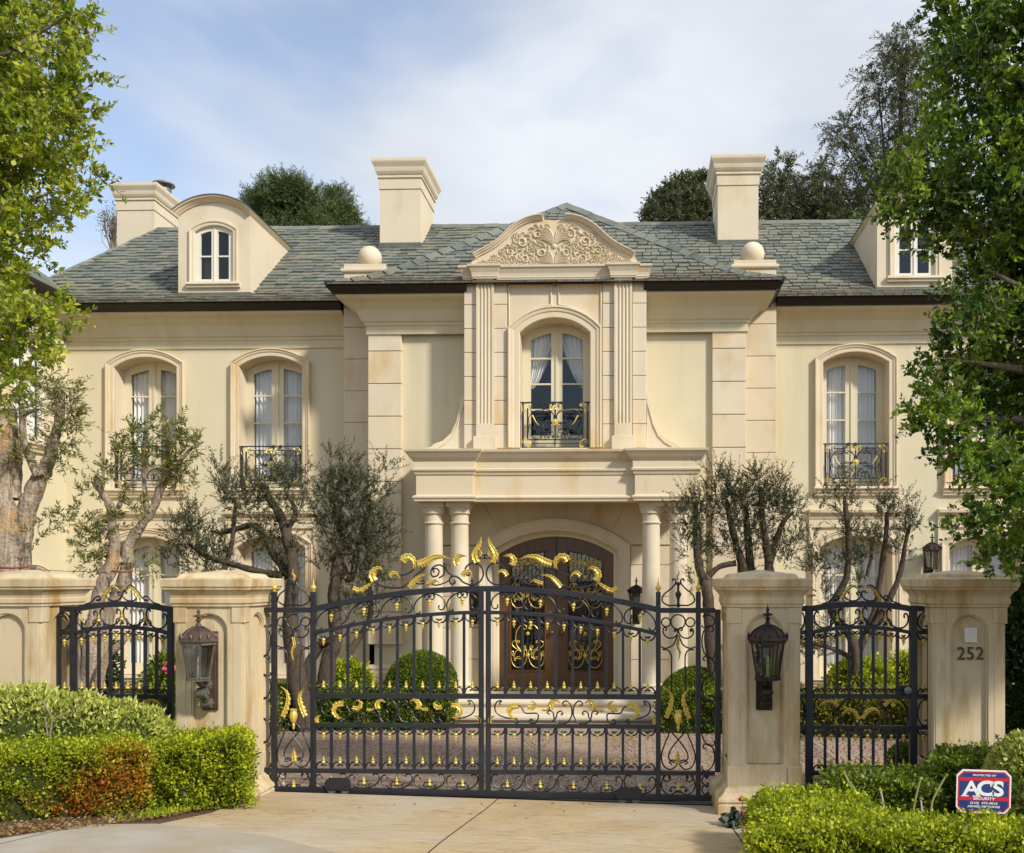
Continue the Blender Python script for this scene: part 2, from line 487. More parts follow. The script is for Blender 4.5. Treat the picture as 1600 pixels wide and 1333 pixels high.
    def mesh(s, name, mat, smooth=None, recalc=True, origin=None):
        a = np.array(s.v, dtype=float)
        if origin is None:
            lo, hi = a.min(0), a.max(0)
            origin = Vector(((lo[0] + hi[0]) / 2, (lo[1] + hi[1]) / 2, lo[2]))
        s.org = Vector(origin)
        a = a - np.array(s.org)
        me = bpy.data.meshes.new(name)
        me.from_pydata(a.tolist(), [], s.f)
        if recalc and len(s.f) < 30000:
            bm = bmesh.new()
            bm.from_mesh(me)
            bmesh.ops.recalc_face_normals(bm, faces=bm.faces)
            bm.to_mesh(me)
            bm.free()
        if mat: me.materials.append(MATS[mat])
        if smooth:
            me.polygons.foreach_set('use_smooth', [True] * len(me.polygons))
            me.set_sharp_from_angle(angle=R(smooth))
        me.update()
        return me

def catmull(pts, n=8):
    P = [Vector(p) for p in pts]
    P = [P[0] * 2 - P[1]] + P + [P[-1] * 2 - P[-2]]
    out = []
    for i in range(1, len(P) - 2):
        a, b, c, d = P[i - 1], P[i], P[i + 1], P[i + 2]
        for k in range(n):
            t = k / n
            out.append(0.5 * ((2 * b) + (c - a) * t + (2 * a - 5 * b + 4 * c - d) * t * t + (3 * b - a - 3 * c + d) * t ** 3))
    out.append(P[-2])
    return out
def arch(w, hs, rise, n=14, off=0.0):
    """open arch path, bottom left -> over -> bottom right, about x = 0"""
    pts = [(-w / 2 - off, 0), (-w / 2 - off, hs)]
    r = (w * w / 4 + rise * rise) / (2 * rise)
    a0 = math.asin(min(1, w / 2 / r))
    cz = hs + rise - r
    for i in range(1, n):
        a = -a0 + 2 * a0 * i / n
        pts.append(((r + off) * math.sin(a), cz + (r + off) * math.cos(a)))
    pts += [(w / 2 + off, hs), (w / 2 + off, 0)]
    return pts
def archz(x, w, hs, rise):
    r = (w * w / 4 + rise * rise) / (2 * rise)
    return hs + rise - r + math.sqrt(max(0, r * r - x * x))
# --- scroll shapes, integrated curvature, fitted to a rectangle
def scroll(kind='C', a=1.25, b=26.0, p=3.0, n=46):
    s = np.linspace(-1, 1, n) if kind in 'CS' else np.linspace(0, 1, n)
    k = a + b * np.abs(s) ** p
    if kind == 'S': k = k * np.sign(s)
    th = np.cumsum(k) * (s[1] - s[0])
    th -= th[n // 2] if kind in 'CS' else th[0]
    pts = np.stack([np.cumsum(np.cos(th)), np.cumsum(np.sin(th))], 1)
    return pts
def fit(pts, x0, z0, x1, z1, rot=0, fx=False, fz=False, y=0.0):
    a = np.array(pts, dtype=float)
    if rot:
        c, s = math.cos(R(rot)), math.sin(R(rot))
        a = a @ np.array([[c, s], [-s, c]])
    lo, hi = a.min(0), a.max(0)
    a = (a - lo) / np.maximum(hi - lo, 1e-9)
    if fx: a[:, 0] = 1 - a[:, 0]
    if fz: a[:, 1] = 1 - a[:, 1]
    return [Vector((x0 + (x1 - x0) * q[0], y, z0 + (z1 - z0) * q[1])) for q in a]
# ================================================================ ground
def sheet(name, poly, off, mat, kind='structure', step=0.5, parent=None):
    """a sheet over the ground inside a plan polygon"""
    pts, n = [], len(poly)
    for i in range(n):
        a, b = Vector(poly[i][:2]), Vector(poly[(i + 1) % n][:2])
        k = max(1, int((b - a).length / step))
        pts += [a.lerp(b, j / k) for j in range(k)]
    m = len(pts)
    xs, ys = [p.x for p in pts], [p.y for p in pts]
    inner = []
    y = min(ys) + step * 0.6
    while y < max(ys):
        x = min(xs) + step * 0.6
        while x < max(xs):
            inside, j = False, m - 1
            for i in range(m):
                if (ys[i] > y) != (ys[j] > y) and x < (xs[j] - xs[i]) * (y - ys[i]) / (ys[j] - ys[i]) + xs[i]:
                    inside = not inside
                j = i
            if inside: inner.append(Vector((x, y)))
            x += step
        y += step
    r = delaunay_2d_cdt(pts + inner, [], [list(range(m))], 1, 1e-5)
    mb = MB()
    mb.add([(v.x, v.y, G(v.x, v.y) + off) for v in r[0]], [tuple(f) for f in r[2]])
    o = mb.build(name, mat, parent)
    for p in o.data.polygons:
        if p.normal.z < 0:
            p.flip()
    if kind: o['kind'] = kind
    return o

mb = MB()
gx = [-600, -150, -40, -20] + list(np.arange(-14, 14.1, 1.0)) + [20, 40, 150, 600]
gy = [-300, -60, -20, -8] + list(np.arange(-4, 24.1, 0.8)) + [30, 50, 120, 700]
for y in gy:
    for x in gx:
        mb.v.append((x, y, G(x, y) - 0.03))
nx = len(gx)
for j in range(len(gy) - 1):
    for i in range(nx - 1):
        mb.f.append((j * nx + i, j * nx + i + 1, (j + 1) * nx + i + 1, (j + 1) * nx + i))
tag(mb.build('ground', 'soil', recalc=False), kind='structure')

q = lambda px, py: GP(px, py)
dl, dr = X(395, 8.75), X(1124, 8.75)
# the driveway apron in front of the gate: two slabs with an open joint, one narrow slab by the right bed
ja, jb = GP(770, 1257), GP(655, 1345)
yT = 9.27
k0 = GP(330, 1271); k1 = GP(245, 1289); k2 = GP(540, 1338)
edge_l = [(dl - 0.06, yT), (dl - 0.06, 8.42), (k0[0], k0[1])]
d1 = [(k2[0] - 0.12, 4.5), (jb[0] - 0.012 - (jb[1] - 4.5) * 0.5, 4.5), (jb[0] - 0.006, jb[1]), (ja[0] - 0.006, yT)] + edge_l + [k1, GP(410, 1306), k2]
sheet('driveway', d1, 0.004, 'concrete_tan')
e1 = GP(1140, 1290); e2 = GP(1178, 1345)
d2 = [(jb[0] + 0.006 - (jb[1] - 4.5) * 0.5, 4.5), (e2[0] + 0.3, 4.5), (e2[0], e2[1]), e1, (dr + 0.06, 8.60), (dr + 0.06, yT), (ja[0] + 0.006, yT), (jb[0] + 0.006, jb[1])]
sheet('driveway', d2, 0.004, 'concrete_tan')
e3 = GP(1184, 1291); e4 = GP(1300, 1345)
sheet('driveway', [(e2[0] + 0.012, e2[1]), (e4[0] + 0.1, e2[1] - 0.2), (e3[0] + 0.2, e3[1]), (e1[0] + 0.012, e1[1])], 0.004, 'concrete_tan')
s0, s1 = GP(-20, 1316), GP(175, 1296)
sheet('sidewalk', [(-9, 6.95), (s0[0], s0[1]), (k1[0] - 0.48, k1[1] - 0.13), (k1[0] - 0.95, 4.5), (-9, 4.5)], 0.010, 'concrete_grey')
sheet('sidewalk', [(k1[0] - 0.468, k1[1] - 0.127), (k1[0], k1[1]), GP(410, 1306), (k2[0], k2[1]), (k2[0] - 0.1, 4.5), (k1[0] - 0.938, 4.5)], 0.010, 'concrete_grey')
sheet('planting_bed', [(-9, 6.85), (s0[0] - 0.1, s0[1] - 0.08), (k1[0] + 0.03, k1[1] - 0.06), (k0[0] + 0.05, k0[1] - 0.03), (dl + 0.02, 8.38), (dl + 0.02, 9.2), (-9, 9.2)], -0.002, 'soil', step=0.35)
sheet('planting_bed', [(e3[0] + 0.21, e3[1] + 0.01), (e4[0] + 0.2, 6.3), (8, 5.0), (8, 9.6), (dr + 0.3, 9.6), (dr + 0.1, 8.62), (e1[0] - 0.04, e1[1] - 0.02)], -0.002, 'soil')
# steel track of the sliding gate, a stone threshold behind it
tl, tr_ = X(400, 9.35), X(1135, 9.35)
def strip(name, y0, y1, off, h, mat):
    m_ = MB()
    k = 12
    for i in range(k + 1):
        x = tl + (tr_ - tl) * i / k
        for y in (y0, y1):
            z = G(x, y)
            m_.v += [(x, y, z + off - 0.1), (x, y, z + off + h)]
    for i in range(k):
        a, b = i * 4, i * 4 + 4
        m_.f += [(a + 1, b + 1, b + 3, a + 3), (a, a + 1, b + 1, b), (a + 2, b + 2, b + 3, a + 3)]
    return tag(m_.build(name, mat, recalc=False), kind='structure')
strip('gate_track_channel', 9.275, 9.33, -0.004, 0.0, 'gutter')
strip('gate_track_channel', 9.37, 9.43, -0.004, 0.0, 'gutter')
strip('gate_threshold', 9.435, 9.60, 0.0, 0.012, 'concrete_tan')
tm = MB()
tm.tube([(tl + (tr_ - tl) * i / 10, 9.35, G(tl + (tr_ - tl) * i / 10, 9.35) + 0.012) for i in range(11)], 0.012, 6)
tag(tm.build('gate_track', 'steel_grey'), kind='structure')

# cobbled court behind the gate: fans of small setts
COURT = [(-7.5, 9.62), (7.5, 9.62), (7.5, 15.6), (4.0, 16.0), (1.1, 16.6), (-4.6, 16.6), (-5.2, 16.0), (-7.5, 15.6)]
sheet('court', COURT, -0.012, 'cobble_joint', step=0.8)
def cobbles():
    rng = np.random.default_rng(3)
    V, Fc = [], []
    cw, rp = 1.30, 0.098          # fan width, row pitch
    for k in range(-62, 66):
        cx = (k // 2) * cw if False else None
    ncol = int(15.6 / cw) + 2
    for c in range(ncol):
        x0 = -7.8 + c * cw
        for rrow in range(0, 86):
            yb = 9.35 + rrow * rp
            t = 0.0
            while t < 1.0:
                w = rng.uniform(0.085, 0.125) / cw
                t1 = min(1.0, t + w)
                tm_ = (t + t1) / 2
                dome = lambda q: 0.34 * math.sin(math.pi * q) * (1 if True else 0)
                xa, xb = x0 + t * cw, x0 + t1 * cw
                ya, yb2 = yb + dome(t), yb + dome(t1)
                t = t1
                if xb - xa < 0.03: continue
                x_, y_ = (xa + xb) / 2, (ya + yb2) / 2 + rp / 2
                if not (9.66 < y_ < 16.45) or abs(x_) > 7.4: continue
                if y_ > 15.95 and not (-5.0 < x_ < 2.0): continue
                g = 0.007
                h = 0.006 + rng.uniform(-0.004, 0.004)
                pts = [(xa + g, ya + g), (xb - g, yb2 + g), (xb - g, yb2 + rp - g), (xa + g, ya + rp - g)]
                cxm, cym = sum(p[0] for p in pts) / 4, sum(p[1] for p in pts) / 4
                o = len(V)
                zg = G(cxm, cym)
                for p in pts: V.append((p[0], p[1], zg - 0.015))
                for p in pts: V.append((cxm + (p[0] - cxm) * 0.84, cym + (p[1] - cym) * 0.84, zg + h))
                Fc.extend([(o + 4, o + 5, o + 6, o + 7)] + [(o + i, o + (i + 1) % 4, o + 4 + (i + 1) % 4, o + 4 + i) for i in range(4)])
    m_ = MB()
    m_.v, m_.f = V, Fc
    o = m_.build('cobble_setts', 'cobble', recalc=False)
    tag(o, 'small reddish setts laid in fans over the court behind the gate', 'paving', kind='stuff')
cobbles()
for (poly, nm) in (([(-10, 9.7), (-7.5, 9.7), (-7.5, 15.6), (-5.2, 16.0), (-4.6, 16.6), (-4.6, 20.5), (-10, 20.5)], 'planting_bed'), ([(1.1, 20.5), (1.1, 16.6), (4.0, 16.0), (7.5, 15.6), (7.5, 9.7), (10, 9.7), (10, 20.5)], 'planting_bed')):
    sheet(nm, poly, 0.03, 'soil', step=1.0)

# ================================================================ house
YW, YB, YP, YA, YE = 20.0, 18.85, 19.5, 18.30, 17.60
ZG = -2.57
house = thing('mansion', (X(866, YB), YB, ZG), 'cream stucco mansion with green slate roof, dormers and carved stone entrance', 'house')
XL, XR = X(104, YW), X(1760, YW)
ZE = ZZ(481, 19.35, 535)               # under side of the wing gutters
ZEB = ZZ(455, 18.2, 640)               # under side of the centre gutter

def curtain_mesh(M, xl, xr, z0, z1, y, tied=None):
    """pleated sheet; tied = 'l' or 'r': swept to that side"""
    mb = MB(M)
    nx, nz = 34, 14
    rng = random.Random(int(abs(xl * 77 + z1 * 13) * 100))
    ph = rng.uniform(0, 6)
    for j in range(nz + 1):
        v = j / nz
        z = z1 + (z0 - z1) * v
        a, b = xl, xr
        if tied:
            sq = 0.45 + 0.55 * (1 - min(1, v / 0.95)) ** 0.8 if v < 0.95 else 0.5
            if tied == 'l': b = xl + (xr - xl) * (1.05 * (1 - v) ** 0.75 * 0.95 + 0.16)
            else: a = xr - (xr - xl) * (1.05 * (1 - v) ** 0.75 * 0.95 + 0.16)
        for i in range(nx + 1):
            u = i / nx
            am = 0.034 * (1 + 0.4 * math.sin(u * 7 + ph))
            mb.v.append(tuple(M @ Vector((a + (b - a) * u, y + am * math.sin(u * 38 + ph + 0.5 * math.sin(v * 3 + u * 9)), z))))
    for j in range(nz):
        for i in range(nx):
            a = j * (nx + 1) + i
            mb.f.append((a, a + 1, a + nx + 2, a + nx + 1))
    return mb

def railing(M, w, h, y):
    """iron balcony front: returns iron, gold pieces, rosette"""
    I, Gd, Ro = MB(M), MB(M), MB(M)
    b = 0.013
    x0, x1 = -w / 2, w / 2
    I.box(x0 - 0.03, x1 + 0.03, y - 0.022, y + 0.022, h - 0.022, h)
    for x in (x0 + 0.02, x1 - 0.02): I.box(x - 0.018, x + 0.018, y - 0.018, y + 0.018, -0.02, h - 0.022)
    xi = w / 2 - 0.11
    for x in (-xi, xi): I.box(x - b, x + b, y - b, y + b, 0.17, h - 0.12)
    I.box(x0 + 0.04, x1 - 0.04, y - 0.016, y + 0.016, -0.005, 0.022)
    I.box(-xi + 0.06, xi - 0.06, y - b * .8, y + b * .8, 0.085, 0.10)
    I.box(-xi, xi, y - b, y + b, 0.155, 0.175)
    I.box(-xi + 0.08, -0.13, y - b * .8, y + b * .8, h - 0.105, h - 0.088)
    I.box(0.13, xi - 0.08, y - b * .8, y + b * .8, h - 0.105, h - 0.088)
    I.box(-b, b, y - b, y + b, 0.16, h - 0.03)
    r = 0.0075
    zt = h - 0.13
    zb = 0.18
    H = zt - zb
    for f in (False, True):
        s = 1 if f else -1
        def S(kind, xa, za, xb, zb_, rot=0, fx=False, fz=False, **kw):
            X0, X1 = (s * xa, s * xb)
            if X0 > X1: X0, X1, fx = X1, X0, not fx
            I.tube(fit(scroll(kind, **kw), X0, za, X1, zb_, rot, fx, fz, y), r, 5)
        xo = xi - 0.02
        S('C', 0.02, zb + H * 0.42, xo * 0.62, zb + H * 0.98, 90, True)
        S('C', 0.03, zb + H * 0.50, xo * 0.44, zb + H * 0.92, 90, True)
        S('C', xo * 0.52, zb + H * 0.33, xo, zb + H * 0.95, -90, True)
        S('C', xo * 0.45, zb + H * 0.0, xo, zb + H * 0.50, 180, False, True)
        S('C', 0.03, zb, xo * 0.40, zb + H * 0.30, 180)
        S('C', xo * 0.22, zb, xo * 0.56, zb + H * 0.22, 180)
        S('C', xo * 0.42, zb + H * 0.86, xo * 0.95, zb + H * 1.12, 180, False, True)
        S('S', 0.05, zb + H * 0.18, xo * 0.5, zb + H * 0.55, 60)
        # gilded corner scrolls and flame
        for (xa, za, rot, fz) in ((xi - 0.06, h - 0.185, 45, False), (xi - 0.06, 0.01, 135, False)):
            a, b2 = s * xa, s * (xa + 0.16)
            fx = s < 0
            if a > b2: a, b2 = b2, a
            Gd.tube(fit(scroll('C', a=2.2), a, za, b2, za + 0.16, rot + 90 if not fx else rot + 90, fx, fz, y - 0.012), 0.0095, 5)
        a, b2 = sorted((0.0, s * 0.105))
        Gd.tube(fit(scroll('C', a=2.6), a, h - 0.17, b2, h - 0.05, 180, s < 0, True, y - 0.014), 0.009, 5)
        fl = [(s * xo * 0.62, zb + H * 0.45), (s * xo * 0.74, zb + H * 0.58), (s * xo * 0.86, zb + H * 0.78)]
        Gd.tube([Vector((p[0], y - 0.012, p[1])) for p in fl], [0.004, 0.009, 0.018], 5, 0.5)
    for k in range(8):
        a = k * math.pi / 4
        Ro.lathe([(0.001, -0.012), (0.026, -0.006), (0.03, 0.004), (0.02, 0.012), (0.001, 0.014)], (0.038 * math.cos(a), y - 0.03, zb + H * 0.55 + 0.038 * math.sin(a)), 8, 'y')
    Ro.lathe([(0.001, -0.03), (0.024, -0.022), (0.036, 0.0), (0.03, 0.016), (0.001, 0.02)], (0, y - 0.03, zb + H * 0.55), 10, 'y')
    return I, Gd, Ro

def window(M, w, hs, rise, rail=True, rows=4, reveal=0.42, sw=0.17, hood=False, tied=False, sill=True, gw=0.39, mid=0.26, kick=0.27, fmat='paint_cream', smat='stone', surround=True, curt=True, raily=-0.02, dark=False, det=True, topm=0.17):
    """arched french window in an opening; local x across, y into the wall, z up from the opening's bottom"""
    fr = MB(M)
    ho, y0, y1 = [], reveal - 0.06, reveal
    zt = {}
    for s in (-1, 1):
        xa, xb = (mid / 2, mid / 2 + gw) if s > 0 else (-mid / 2 - gw, -mid / 2)
        top = [(xb - (xb - xa) * i / 6, archz(xb - (xb - xa) * i / 6, w, hs, rise) - topm) for i in range(7)]
        ho.append([(xa, kick), (xb, kick)] + top)
        zt[s] = (xa, xb, max(p[1] for p in top))
    fr.plate([(p[0] * 0.999, p[1] + (0.001 if p[1] == 0 else 0)) for p in arch(w, hs, rise)], ho, y0, y1)
    # leaf mouldings, meeting stile bead
    fr.box(-0.022, 0.022, y0 - 0.022, y0 + 0.002, 0.01, hs + rise - 0.05)
    hgt = hs + rise - topm - kick
    zs = [kick + hgt * i / rows for i in range(1, rows)]
    for s in (-1, 1):
        xa, xb, zz = zt[s]
        for z in zs: fr.box(xa, xb, y0 + 0.008, y1 - 0.004, z - 0.016, z + 0.016)
    wf = fr.build('window', fmat, house)
    for s in (-1, 1):
        xa, xb, zz = zt[s]
        lv = [kick - 0.01] + zs + [zz + 0.02]
        for i in range(rows):
            p = MB(M)
            z0_, z1_ = lv[i] + 0.003, lv[i + 1] - 0.003
            p.add([(xa - 0.01, y1 - 0.015, z0_), (xb + 0.01, y1 - 0.015, z0_), (xb + 0.01, y1 - 0.015, z1_), (xa - 0.01, y1 - 0.015, z1_)], [(0, 1, 2, 3)])
            p.build('pane', 'glass', wf, recalc=False)
        if curt:
            c = curtain_mesh(M, xa - 0.05, xb + 0.05, (kick - 0.05) if not tied else kick + hgt * 0.47, zz + 0.05, y1 + 0.10, None if not tied else ('l' if s < 0 else 'r'))
            c.build('curtain', 'curtain', wf, smooth=60, recalc=False)
    if rail and det:
        for s in (-1, 1):
            k = MB(M)
            k.lathe([(0.012, 0.04), (0.014, 0.012), (0.03, 0.006), (0.04, -0.012), (0.028, -0.028), (0.001, -0.034)], (s * 0.075, y0 - 0.03, 0.92), 10, 'y')
            k.build('door_knob', 'bronze', wf, smooth=50)
    # reveal lining
    rv = MB(M)
    ap = arch(w, hs, rise)
    rv.sweep([(p[0], p[1]) for p in ap], [(0.001, -reveal - 0.03), (0.001, 0.012), (0.05, 0.012), (0.05, -reveal - 0.03)], plane='xz', side=-1)
    rv.box(-w / 2, w / 2, -0.01, reveal + 0.05, -0.05, 0.0)
    rv.build('reveal', 'stone_pale' if smat != 'paint_white' else smat, wf)
    if surround:
        su = MB(M)
        pr = [(0.0, -0.02), (0.0, 0.045), (0.012, 0.06), (sw * 0.5, 0.06), (sw * 0.56, 0.078), (sw * 0.8, 0.085), (sw * 0.86, 0.105), (sw, 0.10), (sw, -0.02)]
        pa = arch(w, hs, rise)
        su.sweep(pa, pr, plane='xz', side=-1)
        su.build('surround', smat, wf, bevel=0.004)
    if sill:
        sl = MB(M)
        sp = [(0.0, 0.0), (0.14, 0.0), (0.15, -0.05), (0.11, -0.06), (0.10, -0.12), (0.07, -0.15), (0.06, -0.19), (0.0, -0.19)]
        sl.sweep([(-w / 2 - sw - 0.02, 0.0), (w / 2 + sw + 0.02, 0.0)], sp, base=-0.003)
        sl.build('sill', smat, wf, bevel=0.004)
    if hood:
        hd = MB(M)
        zt0 = hs + rise + sw
        W2 = w / 2 + sw + 0.06
        hp = [(0.0, 0.0), (0.05, 0.0), (0.05, 0.16), (0.07, 0.19), (0.07, 0.24), (0.15, 0.30), (0.16, 0.36), (0.0, 0.38)]
        hd.sweep([(-W2, 0.0), (W2, 0.0)], hp, base=zt0 + 0.005)
        for s in (-1, 1):
            hd.box(min(s * (w / 2 + sw + 0.004), s * W2), max(s * (w / 2 + sw + 0.004), s * W2), -0.05, 0.0, -0.2, zt0)
        hd.build('hood_moulding', smat, wf, bevel=0.004)
    if rail:
        I, Gd, Ro = railing(M, w - 0.06, 0.89, raily)
        I.build('railing', 'iron', wf, recalc=False)
        Gd.build('railing_scroll', 'gold', wf, recalc=False)
        Ro.build('rosette', 'gold', wf, smooth=50)
    return wf

def opening(M2, w, hs, rise, cx, z0):
    return [(p[0] + cx, p[1] + z0) for p in arch(w, hs, rise)]

# --- window places
WIN_UP = [228.5, 424.0, 1336.5, 1538.0]
Z_UP, W_UP, HS_UP, RI_UP = ZZ(763, YW, 424), 1.34, 2.56, 0.21
Z_DN = ZZ(1058, YW, 1336)
H_DN = ZZ(855, YW, 1336) - Z_DN
W_DN, RI_DN = 1.46, 0.23
ups, downs = [(X(p, YW)) for p in WIN_UP], [(X(p, YW)) for p in WIN_UP]
def wing_wall(x0, x1, cs):
    holes = []
    for c in cs:
        holes.append(opening(None, W_UP + 0.05, HS_UP, RI_UP, c, Z_UP))
        holes.append(opening(None, W_DN + 0.05, H_DN, RI_DN, c, Z_DN))
    m_ = MB()
    m_.plate([(x0, ZG - 0.2), (x1, ZG - 0.2), (x1, ZE + 0.25), (x0, ZE + 0.25)], holes, YW, YW + 0.1)
    m_.build('wall', 'stucco', house, recalc=False)
wing_wall(XL, X(560, YW), ups[:2])
wing_wall(X(1190, YW), XR, ups[2:])
for i, c in enumerate(ups):
    window(Matrix.Translation((c, YW, Z_UP)), W_UP, HS_UP, RI_UP)
    window(Matrix.Translation((c, YW, Z_DN)), W_DN, H_DN, RI_DN, rail=False, hood=True, gw=0.46, mid=0.24, kick=0.22)
# --- left wing coming forward, seen edge on
MLW = Matrix.Translation((XL, 0, 0)) @ Matrix.Rotation(R(90), 4, 'Z')
YL0 = 14.6
def lw_y(px):
    return YW * (X(104, 10) / X(px, 10)) if False else None
yw1 = 18.75
m_ = MB(MLW)
lh = []
for (z0, hs_, w_) in ((ZZ(690, 18.75, 45), 1.95, 1.12), (Z_DN, 2.0, 1.12)):
    lh.append([(p[0] + yw1, p[1] + z0) for p in arch(w_ + 0.05, hs_, 0.18)])
m_.plate([(YL0, ZG - 0.2), (YW, ZG - 0.2), (YW, ZE + 0.25), (YL0, ZE + 0.25)], lh, 0, 0.1)
m_.build('wall', 'stucco', house, recalc=False)
m_ = MB()
m_.box(XL - 6, XL, YL0 + 0.0, YL0 + 0.2, ZG - 0.2, ZE + 0.25)
m_.build('wall', 'stucco', house)
for (z0, hs_, w_) in ((ZZ(690, 18.75, 45), 1.95, 1.12), (Z_DN, 2.0, 1.12)):
    window(MLW @ Matrix.Translation((yw1, 0, z0)), w_, hs_, 0.18, rail=False, fmat='paint_white', rows=3, reveal=0.12, sw=0.15, gw=0.36, mid=0.14, kick=0.12, topm=0.13)
# --- shell behind (keeps the rooms dark)
m_ = MB()
m_.box(XL - 6, XR, 27.0, 27.2, ZG - 0.2, ZE + 0.3)
m_.box(XR, XR + 0.2, YW, 27.2, ZG - 0.2, ZE + 0.3)
m_.box(XL - 6.2, XL - 6, YL0, 27.2, ZG - 0.2, ZE + 0.3)
m_.build('rear_wall', 'stucco', house)
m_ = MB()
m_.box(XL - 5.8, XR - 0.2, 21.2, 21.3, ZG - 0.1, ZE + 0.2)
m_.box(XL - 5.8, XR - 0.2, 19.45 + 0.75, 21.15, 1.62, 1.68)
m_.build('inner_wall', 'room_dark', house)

# --- plinth band of the wings
for (a, b) in ((XL, X(548, YW)), (X(1205, YW), XR)):
    m_ = MB()
    m_.sweep([(a, YW), (b, YW)], [(0, 0), (0.10, 0), (0.10, 0.72), (0.07, 0.75), (0.085, 0.80), (0.05, 0.86), (0, 0.88)], base=Z_DN - 0.22 - 0.88)
    m_.build('plinth_band', 'stone', house, bevel=0.004)
# --- wing cornices and gutters
CP = [(0.0, -0.66), (0.03, -0.66), (0.03, -0.50), (0.055, -0.49), (0.06, -0.44), (0.10, -0.42), (0.12, -0.38), (0.20, -0.22), (0.34, -0.10), (0.46, -0.06), (0.50, -0.03), (0.50, 0.0), (0.0, 0.0)]
GPf = [(0.40, 0.0), (0.55, 0.0), (0.57, 0.05), (0.63, 0.09), (0.66, 0.16), (0.66, 0.20), (0.62, 0.20), (0.60, 0.14), (0.40, 0.14)]
def eave(path, ze, close=False):
    a = MB(); a.sweep(path, CP, base=ze); a.build('cornice', 'stucco', house, bevel=0.003)
    a = MB(); a.sweep(path, GPf, base=ze + 0.002); a.build('gutter', 'gutter', house, smooth=40)
eave([(XL, YL0), (XL, YW), (X(545, YW), YW)], ZE)
eave([(X(1208, YW), YW), (XR, YW)], ZE)
# --- centre block
xb0, xb1 = X(575, YB), X(1166, YB)
xa0, xa1 = X(725, YA), X(1010, YA)
eave([(xb0, YP + 0.4), (xb0, YB), (xa0 + 0.05, YB)], ZEB)
eave([(xa1 - 0.05, YB), (xb1, YB), (xb1, YP + 0.4)], ZEB)
m_ = MB()
m_.box(xb0, xb0 + 0.1, YB + 0.1, YW + 0.3, ZG - 0.2, ZEB + 0.1)
m_.box(xb1 - 0.1, xb1, YB + 0.1, YW + 0.3, ZG - 0.2, ZEB + 0.1)
m_.build('wall', 'stucco', house)
# front of the centre block, opening for the door
DX0, DX1 = X(768, YB), X(966, YB)
DC, DWD = (DX0 + DX1) / 2, DX1 - DX0
ZF = -2.20                                # portico floor
D_HS = ZZ(861, YB, 866) - ZF
D_RI = ZZ(829, YB, 866) - ZZ(861, YB, 866)
m_ = MB()
zlint = 1.55
m_.plate([(xb0, ZG - 0.2), (xb1, ZG - 0.2), (xb1, ZEB + 0.1), (xb0, ZEB + 0.1)], [[(p[0] + DC, max(p[1] + ZF, ZF)) for p in arch(DWD + 0.06, D_HS, D_RI)], opening(None, 1.7, 2.4, 0.2, X(867, YB), 2.5)], YB + 0.10, YB + 0.25)
m_.build('wall', 'stucco', house, recalc=False)
# quoins: one block mesh per strip, a child for every block
QH = (ZZ(548, YB, 600) - ZZ(650, YB, 600)) / 2
def quoins(x0, x1, yf, depth, ztop, n, h, mat='stone', gap=0.012, mats=None):
    a = MB()
    a.box(x0, x1, yf, yf + depth, 0, h - gap)
    mats = mats or ['stone', 'stone_pale']
    mes = {}
    for k in range(n):
        mt = random.choice(mats)
        if mt not in mes: mes[mt] = a.mesh('quoin_stone', mt)
        o = place('quoin_stone', mes[mt], Matrix.Translation((a.org.x, a.org.y, ztop - (k + 1) * h)), house)
        b = o.modifiers.new('bevel', 'BEVEL'); b.width, b.segments = 0.010, 2
ztq = ZZ(548, YB, 600) + QH
nq = int((ztq - (ZG + 0.9)) / QH)
quoins(xb0, X(627, YB), YB, 0.12, ztq, nq, QH)
quoins(X(1113, YB), xb1, YB, 0.12, ztq, nq, QH)
QP = (ZZ(511, YP, 556) - ZZ(660, YP, 556)) / 3
pierL = (X(537, YP), X(537, YP) + 0.86)
pierR = (X(1213, YP) - 0.86, X(1213, YP))
for (a, b) in (pierL, pierR):
    c = MB()
    c.box(a + 0.02, b - 0.02, YP + 0.02, YP + 0.8, ZG - 0.2, ZZ(425, YP, 600))
    c.build('pier', 'stone', house)
    quoins(a, b, YP, 0.1, ZZ(511, YP, 556) + 2 * QP, int((ZZ(511, YP, 556) + 2 * QP - ZG - 0.9) / QP), QP)
    cx, cy = (a + b) / 2, YP + 0.41
    zt = ZZ(426, YP, 577)
    fb = MB()
    fb.sweep([(a - 0.0, YP), (b, YP), (b, YP + 0.82), (a, YP + 0.82)], [(-0.4, 0.0), (0.03, 0.0), (0.05, 0.03), (0.05, 0.075), (0.02, 0.09), (-0.02, 0.10), (-0.14, 0.19), (-0.4, 0.20)], closed=True, base=zt)
    f_o = fb.build('finial_base', 'stone_pale', house, bevel=0.004)
    fb = MB()
    rr = 0.245
    fb.lathe([(0.12, 0.0), (0.13, 0.02), (0.13, 0.03)] + [(rr * math.cos(R(t)), 0.03 + rr * 0.86 + rr * math.sin(R(t))) for t in range(-58, 90, 8)] + [(0.001, 0.03 + rr * 1.86)], (cx, cy, zt + 0.19), 28)
    fb.build('ball', 'stone_pale', f_o, smooth=50)
# plinths under quoins
for (a, b, yf) in ((xb0, X(627, YB), YB), (X(1113, YB), xb1, YB), (pierL[0], pierL[1], YP), (pierR[0], pierR[1], YP)):
    c = MB()
    c.sweep([(a, yf + 0.3), (a, yf), (b, yf), (b, yf + 0.3)], [(-0.1, 0), (0.08, 0), (0.08, 0.78), (0.05, 0.80), (0.06, 0.86), (0.02, 0.92), (-0.1, 0.93)], base=ZG - 0.05)
    c.build('plinth', 'stone', house, bevel=0.005)

